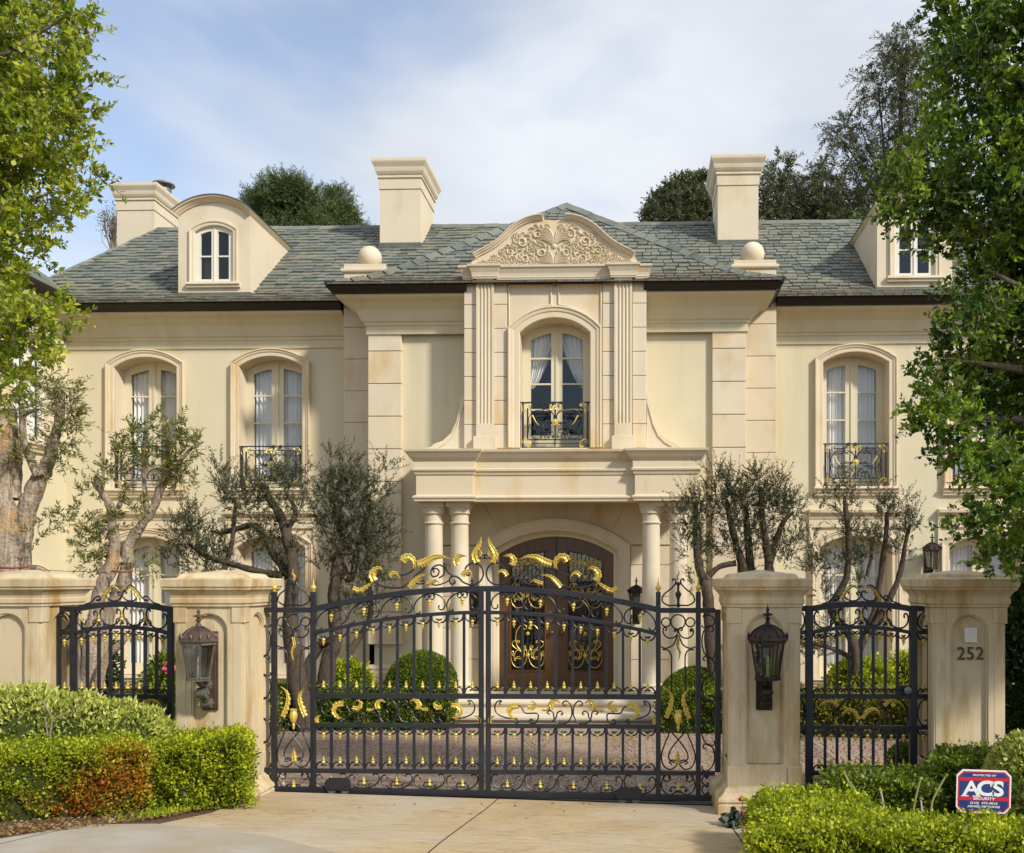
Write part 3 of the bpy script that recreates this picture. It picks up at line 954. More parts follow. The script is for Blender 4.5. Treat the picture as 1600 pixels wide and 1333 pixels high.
# --- upper entrance bay (aedicule)
ZA0 = ZZ(698, YA, 866) - 0.10
ZAT = ZZ(437, YA, 866)
AC = X(867, YA)
AW, AHS, ARI = 1.345, ZZ(520, YA, 866) - ZA0 - 0.08, ZZ(497, YA, 866) - ZZ(520, YA, 866)
m_ = MB()
m_.plate([(xa0 + 0.02, ZA0), (xa1 - 0.02, ZA0), (xa1 - 0.02, ZAT + 0.3), (xa0 + 0.02, ZAT + 0.3)], [[(p[0] + AC, p[1] + ZA0 + 0.08) for p in arch(AW + 0.05, AHS, ARI)]], YA + 0.03, YB + 0.2)
m_.build('entrance_bay', 'stone', house, recalc=False)
window(Matrix.Translation((AC, YA + 0.03, ZA0 + 0.08)), AW, AHS, ARI, reveal=0.46, sw=0.225, tied=True, sill=False, raily=0.05, gw=0.40, mid=0.22, kick=0.30)
QA = (ZZ(512, YA, 760) - ZZ(662, YA, 760)) / 4
for (p0, p1) in ((725, 745), (772, 792), (941.5, 960.5), (988.5, 1010)):
    quoins(X(p0, YA), X(p1, YA), YA, 0.1, ZAT, 7, QA, gap=0.009)
for (p0, p1) in ((745, 772.5), (960, 988)):
    a, b = X(p0, YA), X(p1, YA)
    yf = YA - 0.075
    c = MB()
    w_ = b - a
    # fluted shaft: plan outline with four grooves
    prof = [(a, YA + 0.05), (a, yf)]
    m0, nfl = 0.035, 4
    fw = (w_ - 2 * m0) / nfl
    for k in range(nfl):
        xx = a + m0 + k * fw
        prof += [(xx + 0.008, yf)] + [(xx + fw / 2 + (fw / 2 - 0.008) * math.cos(math.pi * (1 - t / 4)), yf + 0.026 * math.sin(math.pi * t / 4)) for t in range(1, 4)] + [(xx + fw - 0.008, yf)]
    prof += [(b, yf), (b, YA + 0.05)]
    zs0, zs1 = ZZ(663, YA, 760), ZZ(446, YA, 760)
    n_ = len(prof)
    c.add([(p[0], p[1], zs0) for p in prof] + [(p[0], p[1], zs1) for p in prof], [(i, (i + 1) % n_, n_ + (i + 1) % n_, n_ + i) for i in range(n_)] + [tuple(range(n_, 2 * n_))])
    c.box(a + 0.002, b - 0.002, yf - 0.003, YA + 0.05, zs1, ZAT)
    c.box(a + 0.002, b - 0.002, yf - 0.003, YA + 0.05, ZZ(683, YA, 760), zs0)
    pl = c.build('pilaster', 'stone_pale', house)
    c = MB()
    c.box(a - 0.05, b + 0.05, yf - 0.05, YA + 0.05, ZA0 + 0.01, ZZ(683, YA, 760))
    c.build('pilaster_base', 'stone_pale', pl, bevel=0.008)
# raised panel frames above the window
for (p0, p1) in ((796, 860), (874, 938)):
    a, b = X(p0, YA), X(p1, YA)
    zt = ZZ(446, YA, 866)
    bot = []
    for i in range(9):
        x = a + (b - a) * i / 8
        bot.append((x, archz(x - AC, AW, AHS, ARI) + ZA0 + 0.08 + 0.275))
    loop = [(a, zt)] + bot + [(b, zt)]
    c = MB()
    c.sweep(loop, [(0.0, 0.0), (0.0, 0.028), (0.015, 0.034), (0.03, 0.02), (0.035, 0.0)], closed=True, plane='xz', base=YA + 0.03, side=1)
    c.build('panel_frame', 'stone_pale', house)
# cornice of the bay, broken forward over the pilasters
pl = [X(p, YA) for p in (741, 776, 956, 992)]
path = [(xa0, YB + 0.2), (xa0, YA), (pl[0], YA), (pl[0], YA - 0.09), (pl[1], YA - 0.09), (pl[1], YA), (pl[2], YA), (pl[2], YA - 0.09), (pl[3], YA - 0.09), (pl[3], YA), (xa1, YA), (xa1, YB + 0.2)]
zc1 = ZZ(413, YA - 0.1, 866)
hh = zc1 - ZAT
c = MB()
c.sweep(path, [(-0.03, 0.0), (0.015, 0.0), (0.02, hh * 0.1), (0.03, hh * 0.14), (0.03, hh * 0.25), (0.04, hh * 0.45), (0.08, hh * 0.78), (0.10, hh * 0.84), (0.105, hh), (-0.03, hh)], base=ZAT)
c.build('bay_cornice', 'stone_pale', house, bevel=0.003)
c = MB()
c.box(xa0 + 0.02, xa1 - 0.02, YA + 0.02, YB + 0.5, zc1 - 0.02, zc1 - 0.003)
c.build('bay_cap', 'stone_pale', house)
# scroll brackets each side of the bay
for (s, p0, p1) in ((-1, 664, 724), (1, 1011, 1072)):
    zt_, zb_ = ZZ(616, YA, 866), ZA0 + 0.01
    x_in, x_out = (xa0, X(664, YA + 0.1)) if s < 0 else (xa1, X(1070, YA + 0.1))
    L = abs(x_out - x_in)
    curve = [(0.09, 1.0), (0.10, 0.97), (0.14, 0.78), (0.22, 0.55), (0.36, 0.34), (0.56, 0.21), (0.80, 0.15), (0.86, 0.10), (1.0, 0.08), (1.0, 0.0)]
    pts = [(x_in, zb_)] + [(x_in, zt_)] + [(x_in + s * L * t, zb_ + (zt_ - zb_) * v) for (t, v) in curve]
    c = MB()
    c.plate(pts, [], YA + 0.10, YB + 0.1)
    br = c.build('scroll_bracket', 'stone_pale', house, bevel=0.012)
    c = MB()
    ins = [(x_in + s * L * t, zb_ + (zt_ - zb_) * v) for (t, v) in [(0.03, 0.08), (0.03, 0.82), (0.09, 0.66), (0.17, 0.46), (0.30, 0.27), (0.48, 0.15), (0.66, 0.08)]]
    c.sweep(ins, [(0, 0), (0, 0.02), (0.02, 0.025), (0.03, 0.0)], closed=True, plane='xz', base=YA + 0.10, side=-s)
    c.build('bracket_moulding', 'stone_pale', br)
# --- carved pediment
PCX, PZ0 = X(866, YA), zc1
HW, HH = (X(997, YA) - X(735, YA)) / 2, ZZ(343, YA, 866) - zc1
half = [(1.0, 0.03), (0.97, 0.13), (0.90, 0.23), (0.80, 0.32), (0.68, 0.45), (0.58, 0.60), (0.50, 0.74), (0.40, 0.87), (0.29, 0.96), (0.17, 1.0), (0.0, 0.97)]
pc = catmull([(a, b, 0) for a, b in half], 4)
outl = [(-p.x * HW, p.y * HH) for p in pc] + [(p.x * HW, p.y * HH) for p in reversed(pc[:-1])]
MP = Matrix.Translation((PCX, YA - 0.02, PZ0))
c = MB(MP)
c.plate([(-HW, 0)] + outl + [(HW, 0)], [], 0.0, 0.42, back=True)
ped = c.build('pediment', 'stone', house, recalc=False)
for f in (False, True):
    c = MB(MP)
    pp = [(p.x * HW * (1 if f else -1), p.y * HH) for p in pc[6:-3]]
    if not f: pass
    c.sweep(pp, [(-0.02, -0.40), (-0.02, 0.03), (0.005, 0.045), (0.02, 0.075), (0.045, 0.085), (0.05, 0.11), (0.07, 0.11), (0.07, -0.40)], plane='xz', side=1 if f else -1)
    c.build('pediment_moulding', 'stone_pale', ped, bevel=0.003)
def inside_ped(x, z):
    ax = abs(x) / HW
    if ax > 0.985: return False
    xs = [p.x for p in pc][::-1]; ys = [p.y for p in pc][::-1]
    return 0.015 < z / HH < interp(ax, xs, ys) - (0.085 if ax < 0.9 else 0.0)
cv = MB(MP)
def lobe(pts, r):
    n = len(pts)
    cv.tube([Vector((p[0], -0.010, p[1])) for p in pts], [max(0.003, r * math.sin(math.pi * min(1, (0.12 + 0.86 * i / (n - 1)))) ** 0.6) for i in range(n)], 5, 1.9)
def plume(x, z, ang, size, s, n=7):
    """nested curling lobes, s = side"""
    for k in range(n):
        q = 1 - k * 0.145
        pts = []
        th = R(ang)
        px_, pz_ = x, z
        L = size * q
        m = 11
        for i in range(m):
            pts.append((s * px_, pz_))
            t = i / (m - 1)
            px_ += math.cos(th) * L / m
            pz_ += math.sin(th) * L / m
            th -= (0.10 + 0.62 * t * t) * (1.0 + 0.12 * k)
        pts = [p for p in pts if inside_ped(p[0], p[1])]
        if len(pts) > 3: lobe(pts, 0.0175 * (size / 0.45) ** 0.5 * (0.75 + 0.25 * q))
def volute(x, z, rad, a0, turn, s):
    """scrolling stem that winds into an eye, with curling leaflets round its outside"""
    pts = []
    m = 30
    for i in range(m):
        t = i / (m - 1)
        r = rad * (1 - 0.86 * t ** 0.85)
        a = R(a0) + turn * t * 2 * math.pi * 1.55
        pts.append((s * (x + r * math.cos(a)), z + r * math.sin(a)))
    pts = [p for p in pts if inside_ped(p[0], p[1])]
    if len(pts) > 3: lobe(pts, 0.0175 * (rad / 0.15) ** 0.5)
    nl = 9
    for k in range(nl):
        a = R(a0) - turn * 0.5 + turn * 2 * math.pi * k / nl
        for (q, dl) in ((1.0, 0.0), (0.72, 0.16)):
            lp = []
            for i in range(7):
                t = i / 6
                rr2 = rad * (1.06 + 0.62 * q * math.sin(math.pi * 0.62 * t))
                aa = a + dl * turn + turn * 0.75 * q * t
                lp.append((s * (x + rr2 * math.cos(aa)), z + rr2 * math.sin(aa)))
            lp = [p for p in lp if inside_ped(p[0], p[1])]
            if len(lp) > 3: lobe(lp, 0.0125 * (rad / 0.15) ** 0.5)
for s in (-1, 1):
    for k in range(8):      # centre palmette, two tiers
        plume(0.012 + 0.006 * k, HH * 0.46, 91 - k * 7, 0.52 - 0.022 * k, s, 1)
        plume(0.012 + 0.006 * k, HH * 0.04, 88 - k * 9, 0.40 - 0.01 * k, s, 1)
    for (x, z, rad, a0, tn) in ((0.315, 0.565, 0.115, 200, -1), (0.60, 0.430, 0.110, 170, 1), (0.235, 0.235, 0.110, 100, -1), (0.545, 0.130, 0.085, 190, 1), (0.840, 0.265, 0.085, 150, -1), (0.780, 0.090, 0.060, 190, -1), (0.985, 0.105, 0.062, 170, 1), (1.135, 0.135, 0.050, 160, -1), (1.235, 0.065, 0.042, 180, 1), (1.345, 0.060, 0.034, 170, -1), (1.44, 0.042, 0.024, 170, 1), (0.40, 0.33, 0.050, 60, 1), (0.13, 0.70, 0.035, 120, -1), (0.73, 0.53, 0.045, 150, -1), (0.385, 0.055, 0.035, 160, -1), (1.0, 0.26, 0.035, 150, 1)):
        volute(x * HW / 1.6, z * HH / 0.84, rad, a0, tn, s)
cv.lathe([(0.001, -0.03), (0.05, -0.02), (0.06, 0.0), (0.05, 0.02)], (0, 0.0, HH * 0.42), 10, 'y')
cv.build('pediment_carving', 'stone_pale', ped, smooth=60, recalc=False)

# --- portico
xe = [X(p, YE) for p in (650, 739, 992, 1090)]
rs = 0.13
PE = [(xe[0], YB + 0.1), (xe[0], YE), (xe[1], YE), (xe[1], YE + rs), (xe[2], YE + rs), (xe[2], YE), (xe[3], YE), (xe[3], YB + 0.1)]
z_eb, z_et = ZZ(783, YE, 866), ZZ(700, YE - 0.2, 866)
zm = lambda py: ZZ(py, YE, 866)
prof = [(-0.25, 0), (0.03, 0.0), (0.035, zm(780) - z_eb), (0.055, zm(778) - z_eb), (0.06, zm(775.5) - z_eb), (0.03, zm(774) - z_eb), (0.0, zm(773) - z_eb), (0.0, zm(742) - z_eb), (0.02, zm(741) - z_eb), (0.035, zm(737) - z_eb), (0.06, zm(735) - z_eb), (0.065, zm(732) - z_eb), (0.04, zm(731) - z_eb), (0.04, zm(721) - z_eb), (0.06, zm(719) - z_eb), (0.10, zm(715) - z_eb), (0.15, zm(709) - z_eb), (0.18, zm(706) - z_eb), (0.19, z_et - z_eb), (-0.25, z_et - z_eb)]
c = MB(); c.sweep(PE, prof, base=z_eb)
ent = c.build('entablature', 'stone', house, bevel=0.003)
c = MB()
c.box(xe[0] + 0.05, xe[3] - 0.05, YE + 0.15, YB + 0.1, z_eb + 0.12, z_eb + 0.2)
c.box(xe[0] + 0.02, xe[3] - 0.02, YE + 0.16, YB + 0.1, z_et - 0.05, z_et - 0.004)
c.build('portico_ceiling', 'stone', ent)
def column_mesh():
    c = MB()
    h = z_eb - ZF
    r = 0.178
    pr = [(0.27, 0.0), (0.27, 0.10), (0.25, 0.10), (0.262, 0.13), (0.25, 0.17), (0.21, 0.18), (0.205, 0.20), (0.222, 0.225), (0.205, 0.25), (0.185, 0.26)]
    for i in range(9):
        t = i / 8
        pr.append((r * (1 - 0.10 * t ** 1.6), 0.28 + (h - 0.28 - 0.42) * t))
    ht = h - 0.42
    pr += [(0.185, ht + 0.02), (0.19, ht + 0.04), (0.165, ht + 0.055), (0.165, ht + 0.19), (0.20, ht + 0.21), (0.20, ht + 0.24), (0.215, ht + 0.28), (0.222, ht + 0.33)]
    c.lathe(pr, (0, 0, 0), 30)
    c.box(-0.225, 0.225, -0.225, 0.225, ht + 0.33, h - 0.002)
    return c.mesh('column', 'stone_pale', smooth=35, origin=(0, 0, 0))
cm = column_mesh()
for p in (678, 718.5, 1017.5, 1060):
    place('column', cm, Matrix.Translation((X(p, YE + 0.32), YE + 0.32, ZF)), house)
# ashlar behind the columns: blocks at the sides, wedge stones over the arch
ra = (DWD ** 2 / 4 + D_RI ** 2) / (2 * D_RI)
acz = ZF + D_HS + D_RI - ra
SWD = 0.235
xl_, xr_ = X(664, YB), X(1076, YB)
bh = 0.62
for s in (0, 1):
    a, b = (xl_, DC - DWD / 2 - SWD - 0.01) if s == 0 else (DC + DWD / 2 + SWD + 0.01, xr_)
    z = ZF
    k = 0
    me = {}
    while z < ZF + D_HS - 0.05:
        c = MB(); c.box(a, b, YB + 0.03, YB + 0.14, z + 0.005, min(z + bh, ZF + D_HS + 0.1) - 0.005)
        c.build('stone_block', random.choice(['stone', 'stone_pale']), house, bevel=0.006)
        z += bh
ztopw = z_eb + 0.12
aouter = lambda a: (DC + (ra + SWD + 0.012) * math.sin(a), acz + (ra + SWD + 0.012) * math.cos(a))
a_end = math.asin(min(1, (DWD / 2 + SWD + 0.01) / (ra + SWD + 0.012)))
nwd = 7
for i in range(nwd):
    a0, a1 = -a_end + 2 * a_end * i / nwd, -a_end + 2 * a_end * (i + 1) / nwd
    lo = [aouter(a0 + (a1 - a0) * k / 4) for k in range(5)]
    def up(a):
        p = aouter(a)
        return (p[0] + (ztopw - p[1]) * math.tan(a) * 1.0, ztopw)
    hi = [up(a1), up(a0)]
    poly = lo + hi
    if i == 0: poly = lo + [hi[0], (xl_, ztopw), (xl_, lo[0][1])]
    if i == nwd - 1: poly = lo + [(xr_, lo[-1][1]), (xr_, ztopw), hi[1]]
    cxm = sum(p[0] for p in poly) / len(poly); czm = sum(p[1] for p in poly) / len(poly)
    poly = [(cxm + (p[0] - cxm) * 0.992, czm + (p[1] - czm) * 0.99) for p in poly]
    c = MB(); c.plate(poly, [], YB + 0.03, YB + 0.14)
    c.build('voussoir', random.choice(['stone', 'stone_pale']), house)
# door surround + door
MD = Matrix.Translation((DC, YB + 0.03, ZF))
c = MB(MD)
c.sweep(arch(DWD, D_HS, D_RI, 22), [(0.0, -0.40), (0.0, 0.03), (0.02, 0.045), (0.05, 0.045), (0.06, 0.065), (0.12, 0.07), (0.16, 0.10), (0.185, 0.10), (0.20, 0.13), (0.235, 0.13), (0.235, -0.06), (0.06, -0.06), (0.06, -0.40)], plane='xz', side=-1)
c.build('door_surround', 'stone_pale', house, bevel=0.003)
c = MB(MD)
ap = arch(DWD, D_HS, D_RI, 22)
c.sweep([(p[0], p[1]) for p in ap], [(-0.10, -0.46), (-0.10, -0.30), (-0.07, -0.28), (0.02, -0.28), (0.02, -0.46)], plane='xz', side=-1)
c.build('door_frame', 'paint_cream', house)
IW = DWD - 0.2
hs_i = D_HS
for s in (-1, 1):
    c = MB(MD)
    xs = [s * 0.006 + s * (IW / 2 - 0.006) * i / 10 for i in range(11)]
    zz_ = [archz(x, DWD, D_HS, D_RI) - 0.105 for x in xs]
    outer = [(xs[0], 0.03), (xs[-1], 0.03)] + [(xs[i], zz_[i]) for i in range(10, -1, -1)]
    if s < 0: outer = outer[::-1]
    g0, g1 = s * 0.21, s * (IW / 2 - 0.20)
    gx_ = [g0 + (g1 - g0) * i / 8 for i in range(9)]
    hole = [(g0, 0.34), (g1, 0.34)] + [(gx_[i], archz(gx_[i], DWD, D_HS, D_RI) - 0.36) for i in range(8, -1, -1)]
    c.plate(outer, [hole], 0.36, 0.44)
    c.sweep(hole, [(0, 0.0), (0, 0.016), (0.02, 0.02), (0.035, 0.0)], closed=True, plane='xz', base=0.36, side=-1 * s)
    dr_ = c.build('door', 'wood', house, recalc=False)
    c = MB(MD)
    ztop = max(h_[1] for h_ in hole)
    c.box(min(g0, g1) - 0.02, max(g0, g1) + 0.02, 0.405, 0.412, 0.32, ztop + 0.02)
    c.build('glass', 'glass', dr_)
    # gilded scroll grille
    ir = MB(MD)
    xa, xb = min(g0, g1), max(g0, g1)
    gw_ = xb - xa
    mid_ = (xa + xb) / 2
    for k in range(9):
        x = xa + gw_ * (k + 0.5) / 9
        ir.box(x - 0.010, x + 0.010, 0.385, 0.40, 0.34, ztop - 0.02)
    for (zc, hgt) in ((0.42, 0.88), (1.62, 0.8), (2.42, 0.5)):
        gi = MB(MD)
        if zc + hgt > ztop - 0.04: hgt = ztop - 0.04 - zc
        for f in (-1, 1):
            def SS(kind, u0, v0, u1, v1, rot=0, fx=False, fz=False, r=0.0085, **kw):
                a, b = mid_ + f * u0 * gw_ / 2, mid_ + f * u1 * gw_ / 2
                if a > b: a, b, fx = b, a, not fx
                gi.tube(fit(scroll(kind, **kw), a, zc + hgt * v0, b, zc + hgt * v1, rot, fx, fz, 0.372), r, 5)
            SS('C', 0.04, 0.0, 0.92, 0.42, 0)
            SS('C', 0.06, 0.40, 0.66, 0.98, -90, True)
            SS('S', 0.2, 0.2, 0.86, 0.62, 50)
            SS('C', 0.3, 0.16, 0.74, 0.40, 180)
        gi.lathe([(0.001, -0.02), (0.03, -0.012), (0.045, 0.0), (0.03, 0.012)], (mid_, 0.365, zc + hgt * 0.28), 8, 'y')
        gi.lathe([(0.001, -0.02), (0.03, -0.012), (0.04, 0.0), (0.03, 0.012)], (mid_, 0.365, zc + hgt * 0.78), 8, 'y')
        gi.build('grille_scroll', 'gold', dr_, recalc=False)
    ir.build('door_bars', 'iron', dr_, recalc=False)
    c = MB(MD)
    c.lathe([(0.02, 0.02), (0.02, -0.03), (0.045, -0.045), (0.05, -0.065), (0.03, -0.085), (0.001, -0.09)], (s * 0.10, 0.36, 1.12), 12, 'y')
    c.build('handle', 'bronze', dr_, smooth=40)
c = MB(MD)
c.box(-DWD / 2, DWD / 2, 0.0, 0.46, -0.02, 0.03)
c.build('door_sill', 'gold', house)
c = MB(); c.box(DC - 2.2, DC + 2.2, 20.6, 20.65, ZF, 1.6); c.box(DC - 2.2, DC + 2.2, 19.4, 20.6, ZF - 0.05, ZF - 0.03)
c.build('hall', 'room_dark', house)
# steps with a rounded nose
sx0, sx1 = X(640, YE), X(1096, YE)
for (k, ex, yy, z0, z1) in ((0, 0.0, YE - 0.05, ZG + 0.14, ZF), (1, 0.42, YE - 0.5, ZG - 0.1, ZG + 0.16)):
    c = MB()
    hh_ = z1 - z0
    c.sweep([(sx0 - ex, YB + 0.1), (sx0 - ex, yy), (sx1 + ex, yy), (sx1 + ex, YB + 0.1)], [(-0.6, 0), (0.0, 0), (0.0, hh_ * 0.45), (0.03, hh_ * 0.5), (0.055, hh_ * 0.62), (0.06, hh_ * 0.75), (0.045, hh_ * 0.92), (0.02, hh_), (-0.6, hh_)], base=z0)
    c.box(sx0 - ex + 0.3, sx1 + ex - 0.3, yy + 0.3, YB + 0.1, z0, z1 - 0.002)
    c.build('step', 'stone_pale', house, bevel=0.004)
c = MB(); c.box(sx0 + 0.1, sx1 - 0.1, YB - 0.0, YB + 0.12, ZG, ZF - 0.002); c.build('step', 'stone_pale', house)
# ================================================================ roofs
YG = 19.35 - 0.02
Z0M, ZRM, YRM = ZE + 0.17, ZZ(355, 23.5, 520), 23.5
YCB = YB - 0.66
Z0C, ZRC, YRC = ZEB + 0.17, ZZ(321, 22.0, 885), 22.0
def profile(y0, z0, y1, z1):
    run = y1 - y0
    s0 = 0.32
    s = (z1 - z0 - s0 / 2) / (run - 0.5)
    def z(r):
        if r >= 1: return z1 - s * (run - r)
        return z0 + s0 * r + (s - s0) * r * r / 2
    return z, run
zM, runM = profile(YG, Z0M, YRM, ZRM)
zC, runC = profile(YCB, Z0C, YRC, ZRC)
# main roof outline in x per run: hip and valley at the left
hipx = X(246, YRM)
def xlM(r):
    # valley from the inner corner goes left and back; hip returns to the ridge start
    corner = XL + 0.62
    if r < 1.55: return corner - r * 1.0
    return corner - 1.55 + (hipx - (corner - 1.55)) * (r - 1.55) / (runM - 1.55)
xrM = lambda r: XR - 0.2
cxa = X(885, YRC)
cl0, cr0 = xb0 - 0.64, xb1 + 0.64
xlC = lambda r: cl0 + (cxa - cl0) * r / runC
xrC = lambda r: cr0 + (cxa - cr0) * r / runC
def deck(zf, run, y0, xl, xr, name, drop=0.05):
    m_ = MB()
    n = 14
    for i in range(n + 1):
        r = run * i / n
        for x in (xl(r), xr(r)):
            m_.v += [(x, y0 + r, zf(r) - drop)]
    for i in range(n): m_.f.append((2 * i, 2 * i + 1, 2 * i + 3, 2 * i + 2))
    return m_
d = deck(zM, runM, YG, xlM, xrM, 'roof')
# back slope and the left wing's own roof close the shell
k = len(d.v)
d.add([(hipx, YRM, ZRM - 0.05), (XR, YRM, ZRM - 0.05), (XR, 27.4, Z0M), (XL - 1.0, 27.4, Z0M), (xlM(1.55), YG + 1.55, zM(1.55) - 0.05)], [(0, 1, 2, 3), (0, 3, 4)])
roof = d.build('roof', 'slate', house, recalc=False)
d2 = deck(zC, runC, YCB, xlC, xrC, 'roof')
for fx_ in (xlC, xrC):
    for i in range(14):
        r0_, r1_ = runC * i / 14, runC * (i + 1) / 14
        d2.add([(fx_(r0_), YCB + r0_, zC(r0_) - 0.05), (fx_(r1_), YCB + r1_, zC(r1_) - 0.05), (fx_(r1_), 24.4, zC(r1_) - 0.05), (fx_(r0_), 24.4, zC(r0_) - 0.05)], [(0, 1, 2, 3)])
roofC = d2.build('roof', 'slate', house, recalc=False)
# left wing roof: rises to the left from its eave
lx0, lx1 = XL + 0.62, XL - 2.6
d3 = MB()
d3.add([(lx0, YL0 - 0.6, Z0M - 0.03), (lx0, YG + 0.02, Z0M - 0.03), (lx1, YG + 2.2, Z0M + 2.05), (lx1, YL0 + 1.5, Z0M + 2.05), (XL - 6.8, YG + 2.2, Z0M - 0.05), (XL - 6.8, YL0 - 0.6, Z0M - 0.05), (XL - 1.55 + 0.62, YG + 1.55, Z0M + 1.0)],
       [(0, 1, 6, 2, 3), (2, 3, 5, 4), (0, 3, 5)])
roofL = d3.build('roof', 'slate', house, recalc=False)

# one slate, unit size: x across, y up the slope, z out; lower edge at y = 0
su = MB()
su.add([(-0.5, 0, 0), (0.5, 0, 0), (0.5, 1, 0), (-0.5, 1, 0), (-0.5, 0.02, 1), (0.49, 0, 1), (0.5, 1, 0.6), (-0.5, 1, 0.6)], [(4, 5, 6, 7), (0, 1, 5, 4), (1, 2, 6, 5), (3, 0, 4, 7)])
slate_me = su.mesh('slate', 'slate', origin=(0, 0, 0), recalc=False)
su2 = MB()
su2.add([(-0.5, 0.06, 0), (-0.3, 0, 0), (0.5, 0.02, 0), (0.5, 1, 0), (-0.5, 1, 0), (-0.5, 0.06, 1), (-0.3, 0, 1), (0.5, 0.02, 1), (0.5, 1, 0.6), (-0.5, 1, 0.6)], [(5, 6, 7, 8, 9), (0, 1, 6, 5), (1, 2, 7, 6), (2, 3, 8, 7), (4, 0, 5, 9)])
slate_me2 = su2.mesh('slate', 'slate', origin=(0, 0, 0), recalc=False)
SL = []
rg = random.Random(11)
def blocked(px, py):
    if px < 70 or px > 1590: return True
    if 735 < px < 1000 and py > 352 - 0 and py > 345 + abs(px - 866) * 0.52: return True
    if 278 < px < 392 and py > 322: return True
    if 1372 < px: return True
    if 594 < px < 676 and py < 384: return True
    if 1110 < px < 1186 and py < 378: return True
    return False
def lay(zf, run, y0, xl, xr, par, off=0.0, ex=0.195, skip=None):
    r = -0.03
    row = 0
    while r < run - 0.02:
        sl = (zf(r + 0.12) - zf(max(r, 0))) / (0.12 if r >= 0 else 0.12 + r)
        ang = math.atan(sl)
        dr = ex * math.cos(ang) * rg.uniform(0.92, 1.08)
        a, b = xl(max(0, r)) - 0.02, xr(max(0, r)) + 0.02
        x = a - rg.uniform(0, 0.2)
        while x < b:
            w = rg.uniform(0.16, 0.31)
            xa_, xb_ = max(x, a), min(x + w, b)
            x += w
            w, xc = xb_ - xa_, (xa_ + xb_) / 2
            if w < 0.05: continue
            if xc < a or xc > b or (skip and skip(xc, y0 + r)): continue
            z = zf(max(r, 0)) + (0 if r >= 0 else r * 0.3)
            L = dr / math.cos(ang) * 1.35
            th = rg.uniform(0.024, 0.048)
            M = (Matrix.Translation((xc, y0 + r, z - 0.035 + off + 0.014)) @ Matrix.Rotation(ang - 0.065 + rg.uniform(-0.012, 0.012), 4, 'X') @ Matrix.Rotation(rg.uniform(-0.02, 0.02), 4, 'Z') @ Matrix.Diagonal((max(0.03, w - rg.uniform(0.008, 0.020)), L, th, 1)))
            px, py = proj((xc, y0 + r, z))
            vis = 0 if blocked(px, py) else w * L * abs(math.sin(ang) * 0.95 - math.cos(ang) * z / (y0 + r)) / (y0 + r) ** 2
            SL.append((vis, M, par, rg.random() < 0.25))
        r += dr
        row += 1
front_edge = lambda r: r
def under_centre(x, y):
    # main-roof slates that lie inside the centre roof or chimneys are left out
    if cl0 < x < cr0 and y < YCB + 0.0 + 10:
        rr_ = y - YCB
        t = min(abs(x - cl0), abs(cr0 - x))
        zc_side = Z0C + (ZRC - Z0C) * min(1.0, t / ((cr0 - cl0) / 2))
        return zM(max(0, y - YG)) < zc_side - 0.12
    return False
lay(zM, runM, YG, xlM, xrM, roof, skip=under_centre)
lay(zC, runC, YCB, lambda r: xlC(r) + 0.06, lambda r: xrC(r) - 0.06, roofC)
order = sorted(range(len(SL)), key=lambda i: -SL[i][0])
own = set(order[:300])
rest = {}
for i, (vis, M, par, chip) in enumerate(SL):
    if i in own:
        place('slate', slate_me2 if chip else slate_me, M, par)
    else:
        rest.setdefault(par.name, []).append(M)
for pn, ms in rest.items():
    V = np.array([v.co for v in slate_me.vertices])
    mb = MB()
    fs = [tuple(p.vertices) for p in slate_me.polygons]
    for M in ms:
        mb.add([M @ Vector(v) for v in V], fs)
    mb.build('slates', 'slate', bpy.data.objects[pn], recalc=False, kind='stuff')
# ridge and hip slates
rme = MB()
rme.add([(-0.5, -0.17, -0.10), (0.5, -0.17, -0.10), (0.5, 0, 0.035), (-0.5, 0, 0.035), (0.5, 0.17, -0.10), (-0.5, 0.17, -0.10), (-0.5, -0.17, -0.125), (0.5, -0.17, -0.125), (0.5, 0.17, -0.125), (-0.5, 0.17, -0.125)], [(0, 1, 2, 3), (3, 2, 4, 5), (6, 7, 1, 0), (5, 4, 8, 9), (6, 0, 3, 5, 9), (7, 8, 4, 2, 1)])
ridge_me = rme.mesh('ridge_slate', 'slate', origin=(0, 0, 0), recalc=False)
def ridge(p0, p1, par, L=0.34, sx=1.0):
    p0, p1 = Vector(p0), Vector(p1)
    n = max(1, int((p1 - p0).length / L))
    d_ = (p1 - p0).normalized()
    q = d_.to_track_quat('X', 'Z')
    for i in range(n):
        c_ = p0.lerp(p1, (i + 0.5) / n)
        M = Matrix.Translation(c_ + Vector((0, 0, rg.uniform(0, 0.015)))) @ q.to_matrix().to_4x4() @ Matrix.Rotation(rg.uniform(-0.03, 0.03), 4, 'Y') @ Matrix.Diagonal((L * 1.03, sx, sx, 1))
        place('ridge_slate', ridge_me, M, par)
ridge((hipx, YRM, ZRM), (X(1480, YRM), YRM, ZRM), roof)
lv = [runM * (1 - i / 5) for i in range(6) if runM * (1 - i / 5) > 1.4]
ridge((hipx, YRM, ZRM), (xlM(1.55), YG + 1.55, zM(1.55)), roof, sx=0.7)
for fx_ in (xlC, xrC):
    pr_ = [runC, 2.6, 1.6, 1.0, 0.55, 0.1]
    for a, b in zip(pr_[:-1], pr_[1:]):
        ridge((fx_(a), YCB + a, zC(a) + 0.03), (fx_(b), YCB + b, zC(b) + 0.03), roofC, L=0.3, sx=0.8)

